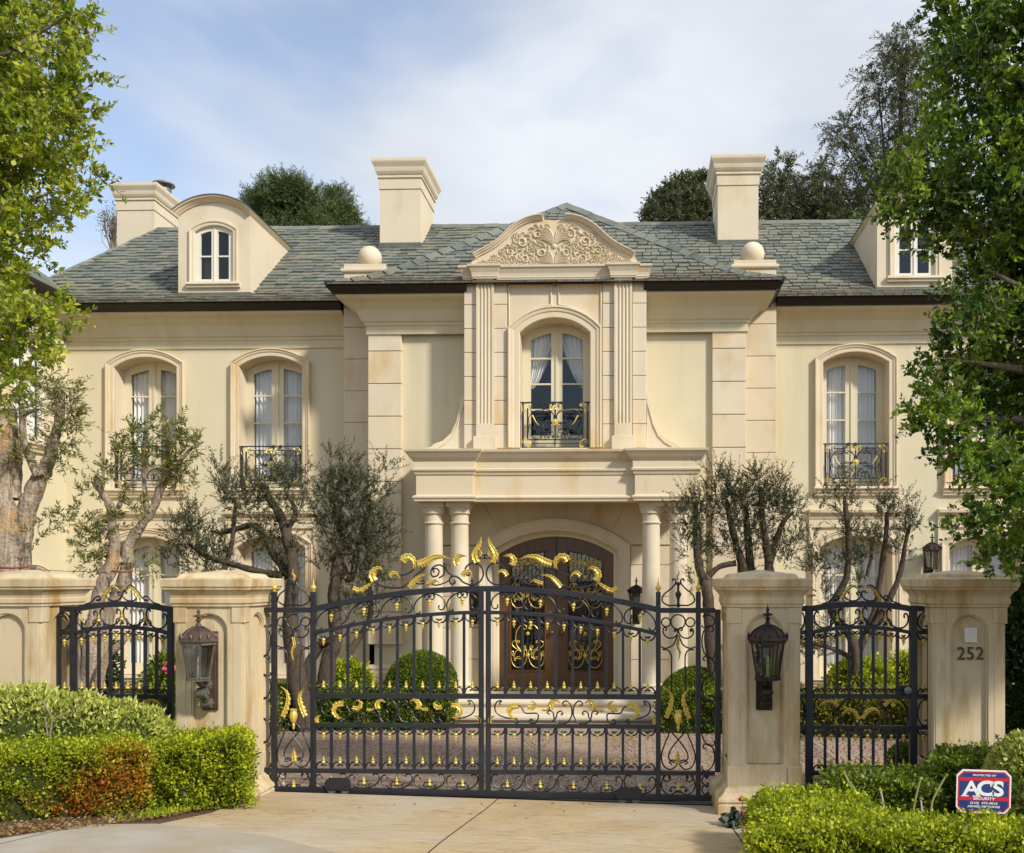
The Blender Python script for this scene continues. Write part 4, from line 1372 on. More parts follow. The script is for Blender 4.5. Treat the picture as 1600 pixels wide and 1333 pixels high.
# ================================================================ chimneys and dormers
def chimney(px0, px1, pytop, pybody, Y, depth, zbot, pcap0, pcap1, flue=False):
    x0, x1 = X(px0, Y), X(px1, Y)
    zt, zb = ZZ(pytop, Y, px0), ZZ(pybody, Y, px0)
    c = MB(); c.box(x0, x1, Y, Y + depth, zbot, zb + 0.02)
    ch = c.build('chimney', 'stone_pale', house)
    h = zt - zb
    o = ((X(pcap1, Y) - X(pcap0, Y)) - (x1 - x0)) / 2 * 0.96
    c = MB()
    c.sweep([(x0, Y), (x1, Y), (x1, Y + depth), (x0, Y + depth)], [(-0.15, 0.0), (0.02, 0.0), (0.02, h * 0.36), (0.05, h * 0.38), (0.05, h * 0.44), (0.03, h * 0.46), (0.06, h * 0.50), (o * 0.55, h * 0.58), (o * 0.6, h * 0.64), (o * 0.65, h * 0.72), (o * 0.95, h * 0.86), (o, h * 0.90), (o, h), (-0.15, h)], closed=True, base=zb)
    c.box(x0, x1, Y, Y + depth, zt - 0.06, zt - 0.03)
    c.build('chimney_cap', 'stone_pale', ch, bevel=0.004)
    c = MB(); c.box(x0 - 0.025, x1 + 0.025, Y - 0.03, Y + 0.3, zM(Y - YG) - 0.1, zM(Y - YG) + 0.10)
    if not flue: c.build('flashing', 'lead', ch)
    if flue:
        c = MB()
        cx, cy = (x0 + x1) / 2 + 0.38, Y + depth * 0.45
        c.lathe([(0.20, 0.0), (0.20, 0.18), (0.18, 0.18)], (cx, cy, zt - 0.03), 16)
        for a in range(4): c.box(cx + 0.17 * math.cos(a * 1.57 + .4) - .012, cx + 0.17 * math.cos(a * 1.57 + .4) + .012, cy + 0.17 * math.sin(a * 1.57 + .4) - .012, cy + 0.17 * math.sin(a * 1.57 + .4) + .012, zt + 0.1, zt + 0.3)
        c.lathe([(0.29, 0.28), (0.28, 0.31), (0.18, 0.36), (0.001, 0.385)], (cx, cy, zt - 0.03), 18)
        c.build('chimney_cowl', 'steel_grey', ch, smooth=40)
chimney(593.5, 657, 251, 296, 22.3, 1.45, zM(22.3 - YG) - 0.3, 582, 668)
chimney(1121.5, 1185, 246, 290, 22.25, 1.45, zM(22.25 - YG) - 0.3, 1108, 1195)
chimney(183, 240.5, 289, 329, 24.0, 1.5, Z0M + 1.0, 172, 249, flue=True)

def dormer(pxc, pyb, Y=19.95):
    cx = X(pxc, Y)
    zb = ZZ(pyb, Y, pxc) - 0.12
    w = 1.53
    he = ZZ(338, Y, 335) - ZZ(458, Y, 335) + 0.12    # to the eave
    ri = 0.29
    M = Matrix.Translation((cx, Y, zb))
    W_, HS_, RI_ = 0.80, 1.06, 0.13
    zs = 0.34
    c = MB(M)
    c.plate(arch(w, he, ri, 18), [[(p[0], p[1] + zs) for p in arch(W_ + 0.04, HS_, RI_)]], 0.0, 0.14)
    dm = c.build('dormer', 'stone_pale', house, recalc=False)
    c = MB(M)
    for s in (-1, 1): c.box(min(s * w / 2, s * (w / 2 - 0.1)), max(s * w / 2, s * (w / 2 - 0.1)), 0.14, 3.1, -0.4, he)
    c.build('dormer_side', 'stone_pale', dm)
    # barrel roof with a moulded edge
    ap = arch(w, he, ri, 20)[1:-1]
    ap = [(-w / 2 - 0.0, he)] + ap[1:-1] + [(w / 2, he)]
    c = MB(M)
    c.sweep(ap, [(0.0, -3.4), (0.0, 0.03), (0.02, 0.04), (0.04, 0.07), (0.075, 0.09), (0.085, 0.13), (0.11, 0.13), (0.11, -3.4)], plane='xz', side=-1)
    c.build('dormer_roof', 'stone', dm)
    c = MB(M)
    c.sweep(ap, [(0.112, -3.4), (0.112, 0.145), (0.135, 0.145), (0.135, -3.4)], plane='xz', side=-1)
    c.build('dormer_covering', 'lead', dm)
    # window
    MW = M @ Matrix.Translation((0, 0, zs))
    fr = MB(MW)
    ho = []
    gw, mid, kick, tm_ = 0.235, 0.135, 0.08, 0.09
    for s in (-1, 1):
        xa, xb = (mid / 2, mid / 2 + gw) if s > 0 else (-mid / 2 - gw, -mid / 2)
        top = [(xb - (xb - xa) * i / 5, archz(xb - (xb - xa) * i / 5, W_, HS_, RI_) - tm_) for i in range(6)]
        ho.append([(xa, kick), (xb, kick)] + top)
    fr.plate([(p[0] * 0.998, p[1]) for p in arch(W_, HS_, RI_)], ho, 0.03, 0.08)
    fr.box(-0.014, 0.014, 0.012, 0.032, 0.01, HS_ + 0.08)
    for s in (-1, 1):
        xa, xb = (mid / 2, mid / 2 + gw) if s > 0 else (-mid / 2 - gw, -mid / 2)
        fr.box(xa, xb, 0.035, 0.075, 0.55, 0.58)
    fr.build('window_frame', 'paint_white', dm)
    for s in (-1, 1):
        xa, xb = (mid / 2, mid / 2 + gw) if s > 0 else (-mid / 2 - gw, -mid / 2)
        for (a, b) in ((kick - 0.01, 0.555), (0.575, HS_ + RI_ - tm_ + 0.01)):
            p = MB(MW); p.add([(xa - 0.01, 0.06, a), (xb + 0.01, 0.06, a), (xb + 0.01, 0.06, b), (xa - 0.01, 0.06, b)], [(0, 1, 2, 3)]); p.build('pane', 'glass', dm, recalc=False)
    c = MB(MW)
    c.sweep(arch(W_, HS_, RI_, 14), [(0, -0.03), (0, 0.02), (0.02, 0.035), (0.07, 0.035), (0.08, 0.055), (0.115, 0.055), (0.115, -0.02)], plane='xz', side=-1)
    c.build('window_surround', 'stone_pale', dm, bevel=0.003)
    c = MB(MW)
    c.sweep([(-0.57, 0), (0.57, 0)], [(0, 0), (0.09, 0), (0.10, -0.05), (0.07, -0.06), (0.06, -0.11), (0, -0.12)], base=-0.002)
    c.build('window_sill', 'stone_pale', dm)
    c = MB(M); c.box(-w / 2 - 0.04, w / 2 + 0.04, -0.05, 0.25, 0.0, 0.12); c.build('flashing', 'lead', dm)
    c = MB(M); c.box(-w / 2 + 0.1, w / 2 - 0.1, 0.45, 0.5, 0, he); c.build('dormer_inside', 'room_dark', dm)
dormer(334.5, 458)
dormer(1429, 449)
# ================================================================ gate pillars
PYF, PB = 8.85, 0.655           # front face, body width
HB = PB / 2
PZT, PZB = ZZ(948, PYF, 381), -1.96
def pillar_meshes():
    out = []
    cy = HB
    sq = [(-HB, 0), (HB, 0), (HB, PB), (-HB, PB)]
    # body: core, four face plates with arched recess, corner strips
    core = MB()
    core.box(-HB + 0.04, HB - 0.04, 0.04, PB - 0.04, -2.35, PZT + 0.05)
    zlo, zhi = -2.0, PZT
    for k in range(4):
        M = Matrix.Translation((0, cy, 0)) @ Matrix.Rotation(k * math.pi / 2, 4, 'Z')
        core.M = M
        nw, nz0 = 0.31, -1.70
        nsp = ZZ(962, PYF, 1200) - nw / 2 - nz0
        def loop(off):
            return [(p[0], p[1] + nz0) for p in arch(nw + 2 * off, nsp, nw / 2 + off - 0.002, 16)]
        out0 = [(-HB + 0.105, zlo), (HB - 0.105, zlo), (HB - 0.105, zhi), (-HB + 0.105, zhi)]
        core.plate(out0, [loop(0.016)], -HB, -HB + 0.012)
        core.plate(loop(0.0158), [loop(0.0)], -HB + 0.010, -HB + 0.042)
        # corner strips, wider heads and feet
        for s in (-1, 1):
            a, b = sorted((s * (HB - 0.105), s * (HB - 0.022)))
            core.box(a, b, -HB - 0.002, -HB + 0.05, zlo, zhi - 0.002)
    core.M = None
    for sx in (-1, 1):
        for sy in (0, 1):
            yy = (0.0, 0.05) if sy == 0 else (PB - 0.05, PB)
            xx = sorted((sx * HB, sx * (HB - 0.03)))
            core.box(xx[0] + 0.006, xx[1] - 0.006, min(yy) + 0.004, max(yy) - 0.004, zlo, zhi)
    out.append(('body', core.mesh('body', 'pillar_stone', origin=(0, 0, 0)), 0.006))
    heads = MB()
    for sx in (-1, 1):
        for sy in (-1, 1):
            a, b = sorted((sx * (HB - 0.115), sx * (HB + 0.012)))
            e, f = sorted((HB + sy * (HB - 0.115), HB + sy * (HB + 0.012)))
            for (z0, z1) in ((PZT - 0.15, PZT - 0.001), (-1.902, -1.72)):
                heads.box(a, b, e, f, z0, z1)
    out.append(('corner_block', heads.mesh('corner_block', 'pillar_stone', origin=(0, 0, 0)), 0.006))
    cap = MB()
    def z_(py): return ZZ(py, PYF - 0.06, 381)
    cap.sweep(sq, [(-0.2, PZT), (0.022, PZT), (0.022, z_(943.5)), (0.034, z_(943)), (0.034, z_(935.5)), (0.026, z_(935)), (0.034, z_(930)), (0.058, z_(924.5)), (0.080, z_(921.5)), (0.083, z_(917.5)), (0.094, z_(917)), (0.098, z_(905)), (0.092, z_(904.3)), (-0.01, z_(903)), (-0.03, z_(898)), (-0.05, z_(896.5)), (-0.2, z_(893))], closed=True)
    zz = z_(893)
    cap.add([(-HB + 0.2, 0.2, zz), (HB - 0.2, 0.2, zz), (HB - 0.2, PB - 0.2, zz), (-HB + 0.2, PB - 0.2, zz), (0, HB, zz + 0.02)], [(0, 1, 4), (1, 2, 4), (2, 3, 4), (3, 0, 4)])
    out.append(('cap', cap.mesh('cap', 'pillar_stone', origin=(0, 0, 0)), 0.004))
    base = MB()
    z0 = -1.90
    base.sweep(sq, [(-0.2, z0), (0.012, z0), (0.02, z0 - 0.02), (0.035, z0 - 0.025), (0.05, z0 - 0.055), (0.085, z0 - 0.085), (0.105, z0 - 0.10), (0.112, z0 - 0.125), (0.10, z0 - 0.145), (0.102, z0 - 0.15), (0.108, z0 - 0.155), (0.108, -2.45), (-0.2, -2.45)], closed=True)
    out.append(('plinth', base.mesh('plinth', 'pillar_stone', origin=(0, 0, 0)), 0.006))
    return out
PM = pillar_meshes()
PXC = [X(64, PYF) - HB, X(381, PYF) - HB, X(1138.5, PYF) + HB, X(1458, PYF) + HB]
PLAB = ['limestone gate pillar at the far left behind the variegated shrub', 'limestone gate pillar with a brown lantern left of the driveway gate', 'limestone gate pillar with a black lantern right of the driveway gate', 'limestone gate pillar carrying the house number 252 and a keypad']
PIL = []
for i, cx in enumerate(PXC):
    t = thing('gate_pillar', (cx, PYF, G(cx, PYF)), PLAB[i], 'pillar', 'stone pillars along the front boundary')
    PIL.append(t)
    for (nm, me, bv) in PM:
        o = place(nm, me, Matrix.Translation((cx, PYF, 0)), t)
        b = o.modifiers.new('bevel', 'BEVEL'); b.width, b.segments, b.limit_method, b.angle_limit = bv, 2, 'ANGLE', R(40)

# ---------------------------------------------------------------- writing
def texts(items):
    """items: key -> (text, height, offset, shear); returns meshes centred on the origin in the xz plane, facing -y"""
    obs = {}
    for k, (body, size, off, shear, ext, mat) in items.items():
        cu = bpy.data.curves.new('text', 'FONT')
        cu.body, cu.size, cu.offset, cu.shear, cu.extrude = body, size / 0.73, off, shear, ext
        cu.align_x, cu.align_y = 'CENTER', 'CENTER'
        cu.resolution_u = 4
        o = bpy.data.objects.new('text', cu)
        COL.objects.link(o)
        obs[k] = (o, mat)
    bpy.context.view_layer.update()
    dg = bpy.context.evaluated_depsgraph_get()
    res = {}
    for k, (o, mat) in obs.items():
        me = bpy.data.meshes.new_from_object(o.evaluated_get(dg))
        me.transform(Matrix.Rotation(R(90), 4, 'X'))
        me.materials.clear()
        me.materials.append(MATS[mat])
        res[k] = me
        cu = o.data
        bpy.data.objects.remove(o)
        bpy.data.curves.remove(cu)
    return res
TX = texts({'2': ('2', 0.122, 0.0012, 0, 0.005, 'bronze'), '5': ('5', 0.122, 0.0012, 0, 0.005, 'bronze'),
            'protected': ('PROTECTED BY', 0.0125, 0.0004, 0.1, 0.0008, 'plastic_white'), 'security': ('SECURITY', 0.0185, 0.0007, 0.1, 0.0008, 'plastic_white'),
            'phone': ('(310)  475-9016', 0.0160, 0.0005, 0.1, 0.0008, 'plastic_white'), 'armed': ('ARMED RESPONSE', 0.0150, 0.0005, 0.1, 0.0008, 'plastic_white'),
            'A': ('A', 0.102, 0.0030, 0, 0.0008, 'plastic_white'), 'C': ('C', 0.105, 0.0048, 0, 0.0008, 'plastic_white'), 'S': ('S', 0.105, 0.0048, 0, 0.0008, 'plastic_white')})
yf = PYF + 0.03
for ch, px in (('2', 1502), ('5', 1516.5), ('2', 1531)):
    place('number', TX[ch], Matrix.Translation((X(px, yf), yf, ZZ(1022, yf, px))) @ Matrix.Diagonal((0.9, 1, 1, 1)), PIL[3])
c = MB()
kx, kz = X(1516.5, yf), ZZ(992.5, yf, 1516)
c.box(kx - 0.054, kx + 0.054, yf - 0.022, yf + 0.02, kz - 0.068, kz + 0.068)
kp = c.build('keypad', 'plastic_white', PIL[3], bevel=0.006)
for j in range(5):
    for i in range(4):
        b_ = MB(); x_, z_ = kx - 0.036 + i * 0.024, kz - 0.048 + j * 0.024
        b_.box(x_ - 0.0085, x_ + 0.0085, yf - 0.0285, yf - 0.02, z_ - 0.0085, z_ + 0.0085)
        b_.build('button', 'plastic_white', kp)

# ================================================================ lanterns
def lantern(M, label, loc, bracket=True, sc=1.0, cat='lantern', group=None, mat='copper', fmat=None):
    t = thing('wall_lantern', loc, label, cat, group)
    def b(nm, c, m_=mat, sm=None, bv=0): return c.build(nm, m_, t, smooth=sm, bevel=bv)
    c = MB(M); c.box(-0.075, 0.075, -0.012, 0.0, 0.0, 0.74); c.box(-0.055, 0.055, -0.02, -0.012, 0.02, 0.72)
    b('back_plate', c, bv=0.004)
    yc = -0.25
    def hexa(r, z): return [(r * math.sin(R(60 * k + 30)), yc + r * math.cos(R(60 * k + 30)), z) for k in range(6)]
    zr = 0.665
    c = MB(M)       # domed roof with ribs
    rings = [(0.178, zr - 0.012), (0.182, zr), (0.178, zr + 0.012), (0.155, zr + 0.04), (0.115, zr + 0.085), (0.06, zr + 0.118), (0.028, zr + 0.13)]
    vs_ = [v for (r, z) in rings for v in hexa(r, z)]
    fs_ = [(i * 6 + k, i * 6 + (k + 1) % 6, i * 6 + 6 + (k + 1) % 6, i * 6 + 6 + k) for i in range(len(rings) - 1) for k in range(6)] + [(5, 4, 3, 2, 1, 0), tuple(range(36, 42))]
    c.add(vs_, fs_)
    for k in range(6): c.tube([Vector(hexa(r * 1.01, z + 0.003)[k]) for (r, z) in rings[2:]], 0.007, 5)
    rf = b('roof', c)
    c = MB(M)
    for k in range(6):
        a = Vector(hexa(0.172, zr + 0.01)[k]); n_ = Vector(hexa(0.172, zr + 0.01)[(k + 1) % 6])
        for q in (a, (a + n_) / 2):
            c.tube([q, q + Vector((0, 0, 0.03)), q + Vector((0, 0, 0.06))], [0.009, 0.013, 0.001], 5)
    c.build('roof_cresting', mat, rf)
    c = MB(M)
    c.lathe([(0.03, 0.0), (0.022, 0.03), (0.012, 0.04), (0.022, 0.055), (0.022, 0.065), (0.01, 0.075), (0.01, 0.085), (0.05, 0.098), (0.046, 0.106), (0.012, 0.115), (0.01, 0.13), (0.018, 0.142), (0.010, 0.155), (0.001, 0.19)], (0, yc, zr + 0.125), 12)
    c.build('finial', mat, rf, smooth=40)
    z1, z0 = zr - 0.035, zr - 0.335
    r1, r0 = 0.145, 0.098
    c = MB(M)
    for k in range(6): c.tube([Vector(hexa(r0, z0)[k]), Vector(hexa(r1, z1)[k])], 0.010, 4)
    for (r, z, q) in ((r1 + 0.01, z1 + 0.012, 0.015), (r0 + 0.008, z0, 0.012)):
        h6 = [Vector(p) for p in hexa(r, z)]
        for k in range(6): c.tube([h6[k], h6[(k + 1) % 6]], q, 4)
    h6 = hexa(r0 + 0.02, z0 - 0.012); h7 = hexa(r0 + 0.02, z0 - 0.028)
    c.add(h6 + h7, [tuple(range(6)), tuple(range(11, 5, -1))] + [(k, (k + 1) % 6, 6 + (k + 1) % 6, 6 + k) for k in range(6)])
    b('frame', c, fmat or mat)
    for k in range(6):
        a, a2, d_, d2_ = [Vector(v) for v in (hexa(r0, z0)[k], hexa(r0, z0)[(k + 1) % 6], hexa(r1, z1)[(k + 1) % 6], hexa(r1, z1)[k])]
        p = MB(M); p.add([a, a2, d_, d2_], [(0, 1, 2, 3)]); p.build('pane', 'glass_lamp', t, recalc=False)
    c = MB(M); c.lathe([(0.03, 0.0), (0.03, 0.015), (0.014, 0.018), (0.014, 0.12), (0.006, 0.13)], (0, yc, z0 - 0.01), 10); c.lathe([(0.001, 0.12), (0.014, 0.14), (0.017, 0.16), (0.008, 0.19), (0.001, 0.205)], (0, yc, z0 - 0.01), 10)
    b('candle', c, 'plastic_white', 40)
    if bracket:
        c = MB(M)
        pa = catmull([(0, -0.02, 0.10), (0, -0.09, 0.09), (0, -0.13, 0.13), (0, -0.12, 0.18), (0, -0.14, 0.23), (0, -0.20, 0.26), (0, yc, 0.295)], 6)
        c.tube(pa, [0.028 - 0.012 * abs(i / len(pa) - 0.4) for i in range(len(pa))], 8, 1.4)
        for (yy, zz, r) in ((-0.075, 0.075, 0.045), (-0.17, 0.18, 0.048), (-0.10, 0.25, 0.04)):
            c.M = M @ Matrix.Translation((0, yy, zz)) @ Matrix.Rotation(R(90), 4, 'Z')
            c.lathe([(r * 0.5, -0.05), (r, -0.045), (r, 0.045), (r * 0.5, 0.05)], (0, 0, 0), 14, 'y')
            c.lathe([(r * 0.3, -0.062), (r * 0.35, 0.062)], (0, 0, 0), 8, 'y')
        b('bracket', c, fmat or mat, sm=40)
    return t
for i, px in ((1, 325.5), (2, 1196)):
    x_ = PXC[i] if i == 1 else PXC[i]
    z_ = ZZ(1110, 8.86, px)
    lantern(Matrix.Translation((x_, PYF + 0.03, z_)), ['', 'rusty brown hexagonal lantern on the pillar beside the low boxwood hedge', 'dark hexagonal lantern on the pillar right of the driveway gate'][i], (x_, PYF, z_), group='lanterns on the gate pillars', mat=['', 'copper', 'lantern_black'][i], fmat=['', 'lantern_grey', 'lantern_black'][i])
lx_ = X(1450, YW)
lantern(Matrix.Translation((lx_, YW - 0.01, ZZ(915, YW, 1450))) @ Matrix.Scale(1.1, 4), 'dark lantern on the house wall between the ground floor windows', (lx_, YW, ZZ(915, YW, 1450)), mat='lantern_black')
for s, px, lb in ((-1, 741, 'dark wall lantern on the stonework left of the front door'), (1, 997, 'dark wall lantern on the stonework right of the front door')):
    xx = DC + s * (DWD / 2 - 0.0)
    lantern(Matrix.Translation((DC + s * (DWD / 2 + SWD + 0.12), YB + 0.03, ZZ(975, YB, px))) @ Matrix.Scale(0.95, 4), lb, (DC + s * (DWD / 2 + SWD + 0.12), YB, ZZ(975, YB, px)), group='lanterns beside the front door', mat='lantern_black')

# ================================================================ driveway gate
YGt = 9.35
GC = X(757.5, YGt)
lx = lambda px: X(px, YGt) - GC
gz = lambda py: ZZ(py, YGt, 757)
MG = Matrix.Translation((GC, YGt, 0))
MGm = MG @ Matrix.Diagonal((-1, 1, 1, 1))
gate = thing('driveway_gate', (GC, YGt, G(GC, YGt)), 'wide black wrought iron driveway gate with gilded leaves, finials and scrolls', 'gate')
def gbar(mb, p0, p1, w, d):
    p0, p1 = Vector((p0[0], p0[1])), Vector((p1[0], p1[1]))
    t = (p1 - p0).normalized()
    n = Vector((-t.y, t.x)) * w / 2
    q = [p0 + n, p0 - n, p1 - n, p1 + n]
    mb.add([(v.x, -d / 2, v.y) for v in q] + [(v.x, d / 2, v.y) for v in q], [(0, 1, 2, 3), (7, 6, 5, 4), (0, 4, 5, 1), (1, 5, 6, 2), (2, 6, 7, 3), (3, 7, 4, 0)])
def both(name, mat, fn, par=None, smooth=None, bevel=0, recalc=True):
    for M in (MG, MGm):
        c = MB(M); fn(c)
        c.build(name, mat, par or gate, smooth=smooth, bevel=bevel, recalc=recalc)
def arcz(x, half, ye, yc):
    """height of an arc rail at local x: ends at ye, crown yc"""
    ri = yc - ye
    r = (half * half + ri * ri) / (2 * ri)
    return yc - r + math.sqrt(max(0, r * r - x * x))
HX = lx(1026)
A1 = lambda x: arcz(abs(x), HX, gz(952), gz(920))
A2 = lambda x: arcz(abs(x), HX, gz(990), gz(957))
ZA, ZB_, ZC_ = gz(1088), gz(1134), gz(1206)
zbl, zbr = ZZ(1233.5, YGt, 450), ZZ(1247, YGt, 1100)
zbot = lambda x: zbl + (zbr - zbl) * (x - lx(450)) / (lx(1100) - lx(450))
ST = [(757.5 + 5.5, 3.7), (1028.5, 3.8), (1091, 3.8), (1121.5, 4.4)]     # stile centre px, half width px
pxm = 1500 / YGt
for k, (sp, hw) in enumerate(ST):
    ztop = {0: A1(0) + 0.0, 1: gz(925), 2: gz(925), 3: gz(952)}[k]
    for s, M in ((1, MG), (-1, MGm)):
        c = MB(M)
        x_ = lx(sp)
        c.box(x_ - hw / pxm, x_ + hw / pxm, -0.026, 0.026, (zbot(s * x_) - 0.02) if k < 3 else gz(1204), ztop)
        c.build('stile', 'iron', gate, bevel=0.004)
        if k in (1, 2):
            f_ = MB(M)
            f_.lathe([(0.016, 0), (0.02, 0.008), (0.012, 0.014), (0.026, 0.03), (0.03, 0.045), (0.022, 0.062), (0.010, 0.07), (0.012, 0.078), (0.004, 0.11), (0.001, 0.15)], (x_, 0, ztop), 12)
            f_.build('finial', 'gold', gate, smooth=40)
def arcrail(A, w):
    def fn(c):
        pts = [(HX * i / 20, A(HX * i / 20)) for i in range(21)]
        c.sweep(pts, [(-w / 2, -0.02), (-w / 2, 0.02), (w / 2, 0.02), (w / 2, -0.02)], plane='xz', side=1)
    return fn
both('arched_rail', 'iron', arcrail(A1, 0.056), bevel=0.004)
both('arched_rail', 'iron', arcrail(A2, 0.036), bevel=0.003)
xs_in = lx(763.5) + 0.02
for (z, w) in ((ZA, 0.050), (ZB_, 0.040), (ZC_, 0.042)):
    both('rail', 'iron', lambda c: gbar(c, (xs_in, z), (HX - 0.003, z), w, 0.036), bevel=0.003)
both('rail', 'iron', lambda c: gbar(c, (lx(1032), gz(953.5)), (lx(1117.5), gz(953.5)), 0.05, 0.040), bevel=0.003)
both('rail', 'iron', lambda c: gbar(c, (lx(1032), ZC_), (lx(1117), ZC_), 0.042, 0.036), bevel=0.003)
c = MB(MG)
gbar(c, (lx(412), zbot(lx(412))), (lx(1112), zbot(lx(1112))), 0.062, 0.046)
c.build('bottom_rail', 'iron', gate, bevel=0.004)
BX = [lx(790 + 26.2 * k) for k in range(9)]
for x in BX:
    both('bar', 'iron', lambda c: c.box(x - 0.0125, x + 0.0125, -0.0125, 0.0125, ZA + 0.02, A2(x) - 0.01))
    both('bar', 'iron', lambda c: c.box(x - 0.0125, x + 0.0125, -0.0125, 0.0125, ZC_ + 0.018, ZB_ - 0.018))
# shared small pieces: gilded bud (points up), pair of curls (stands up from a rail)
def bud_mesh():
    c = MB()
    c.lathe([(0.006, 0.0), (0.014, 0.004), (0.022, 0.014), (0.022, 0.022), (0.013, 0.033), (0.009, 0.037), (0.016, 0.042), (0.017, 0.050), (0.010, 0.058), (0.007, 0.062), (0.009, 0.068), (0.001, 0.084)], (0, 0, 0), 10)
    return c.mesh('finial', 'gold', smooth=45, origin=(0, 0, 0))
def curl_mesh(w=0.145, h=0.066):
    c = MB()
    for s in (False, True):
        x0, x1 = (0.003, w / 2) if not s else (-w / 2, -0.003)
        c.tube(fit(scroll('J', a=1.2, b=14, p=2.2), x0, 0.0, x1, h, 90, s, False), 0.0085, 5)
    return c.mesh('curl', 'iron', origin=(0, 0, 0), recalc=False)
BUD, CURL = bud_mesh(), curl_mesh()
CURLS = curl_mesh(0.105, 0.05)
def budcurl(T, M, x, z, up, par, cm=CURL, hgt=0.05, sc=0.9):
    f = 1 if up else -1
    place('curl', cm, M @ Matrix.Translation((x, 0, z)) @ Matrix.Diagonal((1, 1, f, 1)), par)
    place('finial', BUD, M @ Matrix.Translation((x, -0.004, z + f * hgt)) @ Matrix.Diagonal((sc, sc, f * sc, 1)), par)
DXs = [BX[0] - 0.5 * 26.2 / pxm + k * 26.2 / pxm for k in range(10)]
for x in DXs:
    for M in (MG, MGm):
        budcurl(None, M, x, A2(x) - 0.018, False, gate)
        budcurl(None, M, x, ZA + 0.025, True, gate)
        budcurl(None, M, x, ZB_ - 0.02, False, gate)
        budcurl(None, M, x, ZC_ + 0.021, True, gate)
# garlands between the two arches and above the bottom rail
r_ = 0.0075
for k in range(5):
    a, b = xs_in + (HX - xs_in) * k / 5 + 0.008, xs_in + (HX - xs_in) * (k + 1) / 5 - 0.008
    xm_ = (a + b) / 2
    def fn(c):
        h_ = A1(xm_) - A2(xm_) - 0.05
        pts = fit(scroll('C', a=1.5, b=14), a, 0, b, h_, 180)
        c.tube([Vector((p.x, 0, p.z + A2(p.x) + 0.02)) for p in pts], r_, 5)
        for s in (-1, 1): c.tube([Vector((p.x, 0, p.z)) for p in fit(scroll('C', a=2), xm_ + s * 0.004, A1(xm_) - 0.085, xm_ + s * 0.05, A1(xm_) - 0.04, 0, s < 0)], 0.006, 5)
    both('scroll', 'iron', fn, recalc=False)
    for M in (MG, MGm): place('finial', BUD, M @ Matrix.Translation((xm_, -0.004, A1(xm_) - 0.085)) @ Matrix.Diagonal((1, 1, -1, 1)), gate)
    def fn2(c):
        zz = zbot(xm_ if c.M is MG else -xm_) + 0.03
        c.tube(fit(scroll('C', a=1.5, b=14), a, zz, b, ZC_ - 0.025, 0), r_, 5)
        for s in (-1, 1): c.tube(fit(scroll('C', a=2), xm_ + s * 0.004, zz + 0.02, xm_ + s * 0.06, zz + 0.07, 180, s < 0), 0.006, 5)
    both('scroll', 'iron', fn2, recalc=False)
    for s, M in ((1, MG), (-1, MGm)): place('finial', BUD, M @ Matrix.Translation((xm_, -0.004, zbot(s * xm_) + 0.06)), gate)

def gleaf(mb, pts, wid, y=-0.012, lobes=5, taper=0.55):
    """gilded acanthus leaf: lobed, ridged, bent along pts (local x, z)"""
    P = catmull([(p[0], p[1], 0) for p in pts], 11)
    n = len(P)
    v, f = [], []
    for i, p in enumerate(P):
        t = i / (n - 1)
        d = (P[min(i + 1, n - 1)] - P[max(i - 1, 0)]).normalized()
        nn = Vector((-d.y, d.x, 0))
        w = 0.72 * wid * (math.sin(math.pi * min(1, 0.1 + 0.9 * t) ** taper) ** 0.8) * (0.50 + 0.50 * (1 - (t * lobes * 1.6) % 1.0) ** 0.7)
        w = max(w, 0.002)
        a, b = p + nn * w * 0.65, p - nn * w * 0.35
        v += [(a.x, y + 0.006, a.y), (p.x + nn.x * w * 0.3, y - 0.016, p.y + nn.y * w * 0.3), (p.x, y - 0.004, p.y), (p.x - nn.x * w * 0.2, y - 0.014, p.y - nn.y * w * 0.2), (b.x, y + 0.006, b.y), (p.x, y + 0.014, p.y)]
    for i in range(n - 1):
        for k in range(6):
            f.append((i * 6 + k, i * 6 + (k + 1) % 6, i * 6 + 6 + (k + 1) % 6, i * 6 + 6 + k))
    mb.add(v, f)
# crest: drawn from the left half, x in enlarged picture units
zx = lambda u: -(lx(400 + u / 3.029))          # left half -> positive local x (mirrored side)
zz_ = lambda v: gz(830 + v / 3.029)
def crest_iron(pts, r=0.0085):
    both('crest_scroll', 'iron', lambda c: c.tube(catmull([(zx(p[0]), 0, zz_(p[1])) for p in pts], 7), r, 6), recalc=False)
def crest_leaf(pts, w, lobes=5):
    both('gilded_leaf', 'gold', lambda c: gleaf(c, [(zx(p[0]), zz_(p[1])) for p in pts], w, lobes=lobes), recalc=False, smooth=35)
crest_iron([(1012, 196), (1003, 210), (988, 196), (996, 168), (1025, 150), (1060, 162), (1076, 198), (1062, 236), (1026, 254), (985, 244), (955, 218), (928, 214), (915, 232), (925, 250), (942, 244), (938, 232)])
crest_iron([(845, 196), (838, 184), (850, 176), (866, 188), (858, 210), (835, 214), (828, 190), (842, 168), (870, 160), (890, 175), (888, 205), (866, 222)], 0.008)
crest_iron([(560, 243), (600, 262), (650, 268), (696, 264), (738, 232), (762, 204), (790, 184), (800, 168), (790, 158), (778, 168), (786, 176)], 0.0095)
crest_iron([(640, 232), (624, 220), (632, 200), (655, 198), (672, 214)], 0.007)
crest_iron([(655, 196), (690, 208), (720, 200), (748, 180)], 0.008)
crest_iron([(700, 262), (740, 240), (770, 250), (795, 245), (790, 232), (778, 240)], 0.007)
crest_iron([(890, 150), (905, 190), (930, 212)], 0.008)
crest_iron([(1048, 150), (1060, 128), (1078, 112), (1083, 125), (1070, 132)], 0.007)
crest_iron([(530, 296), (528, 282), (540, 276), (552, 286), (546, 296)], 0.008)
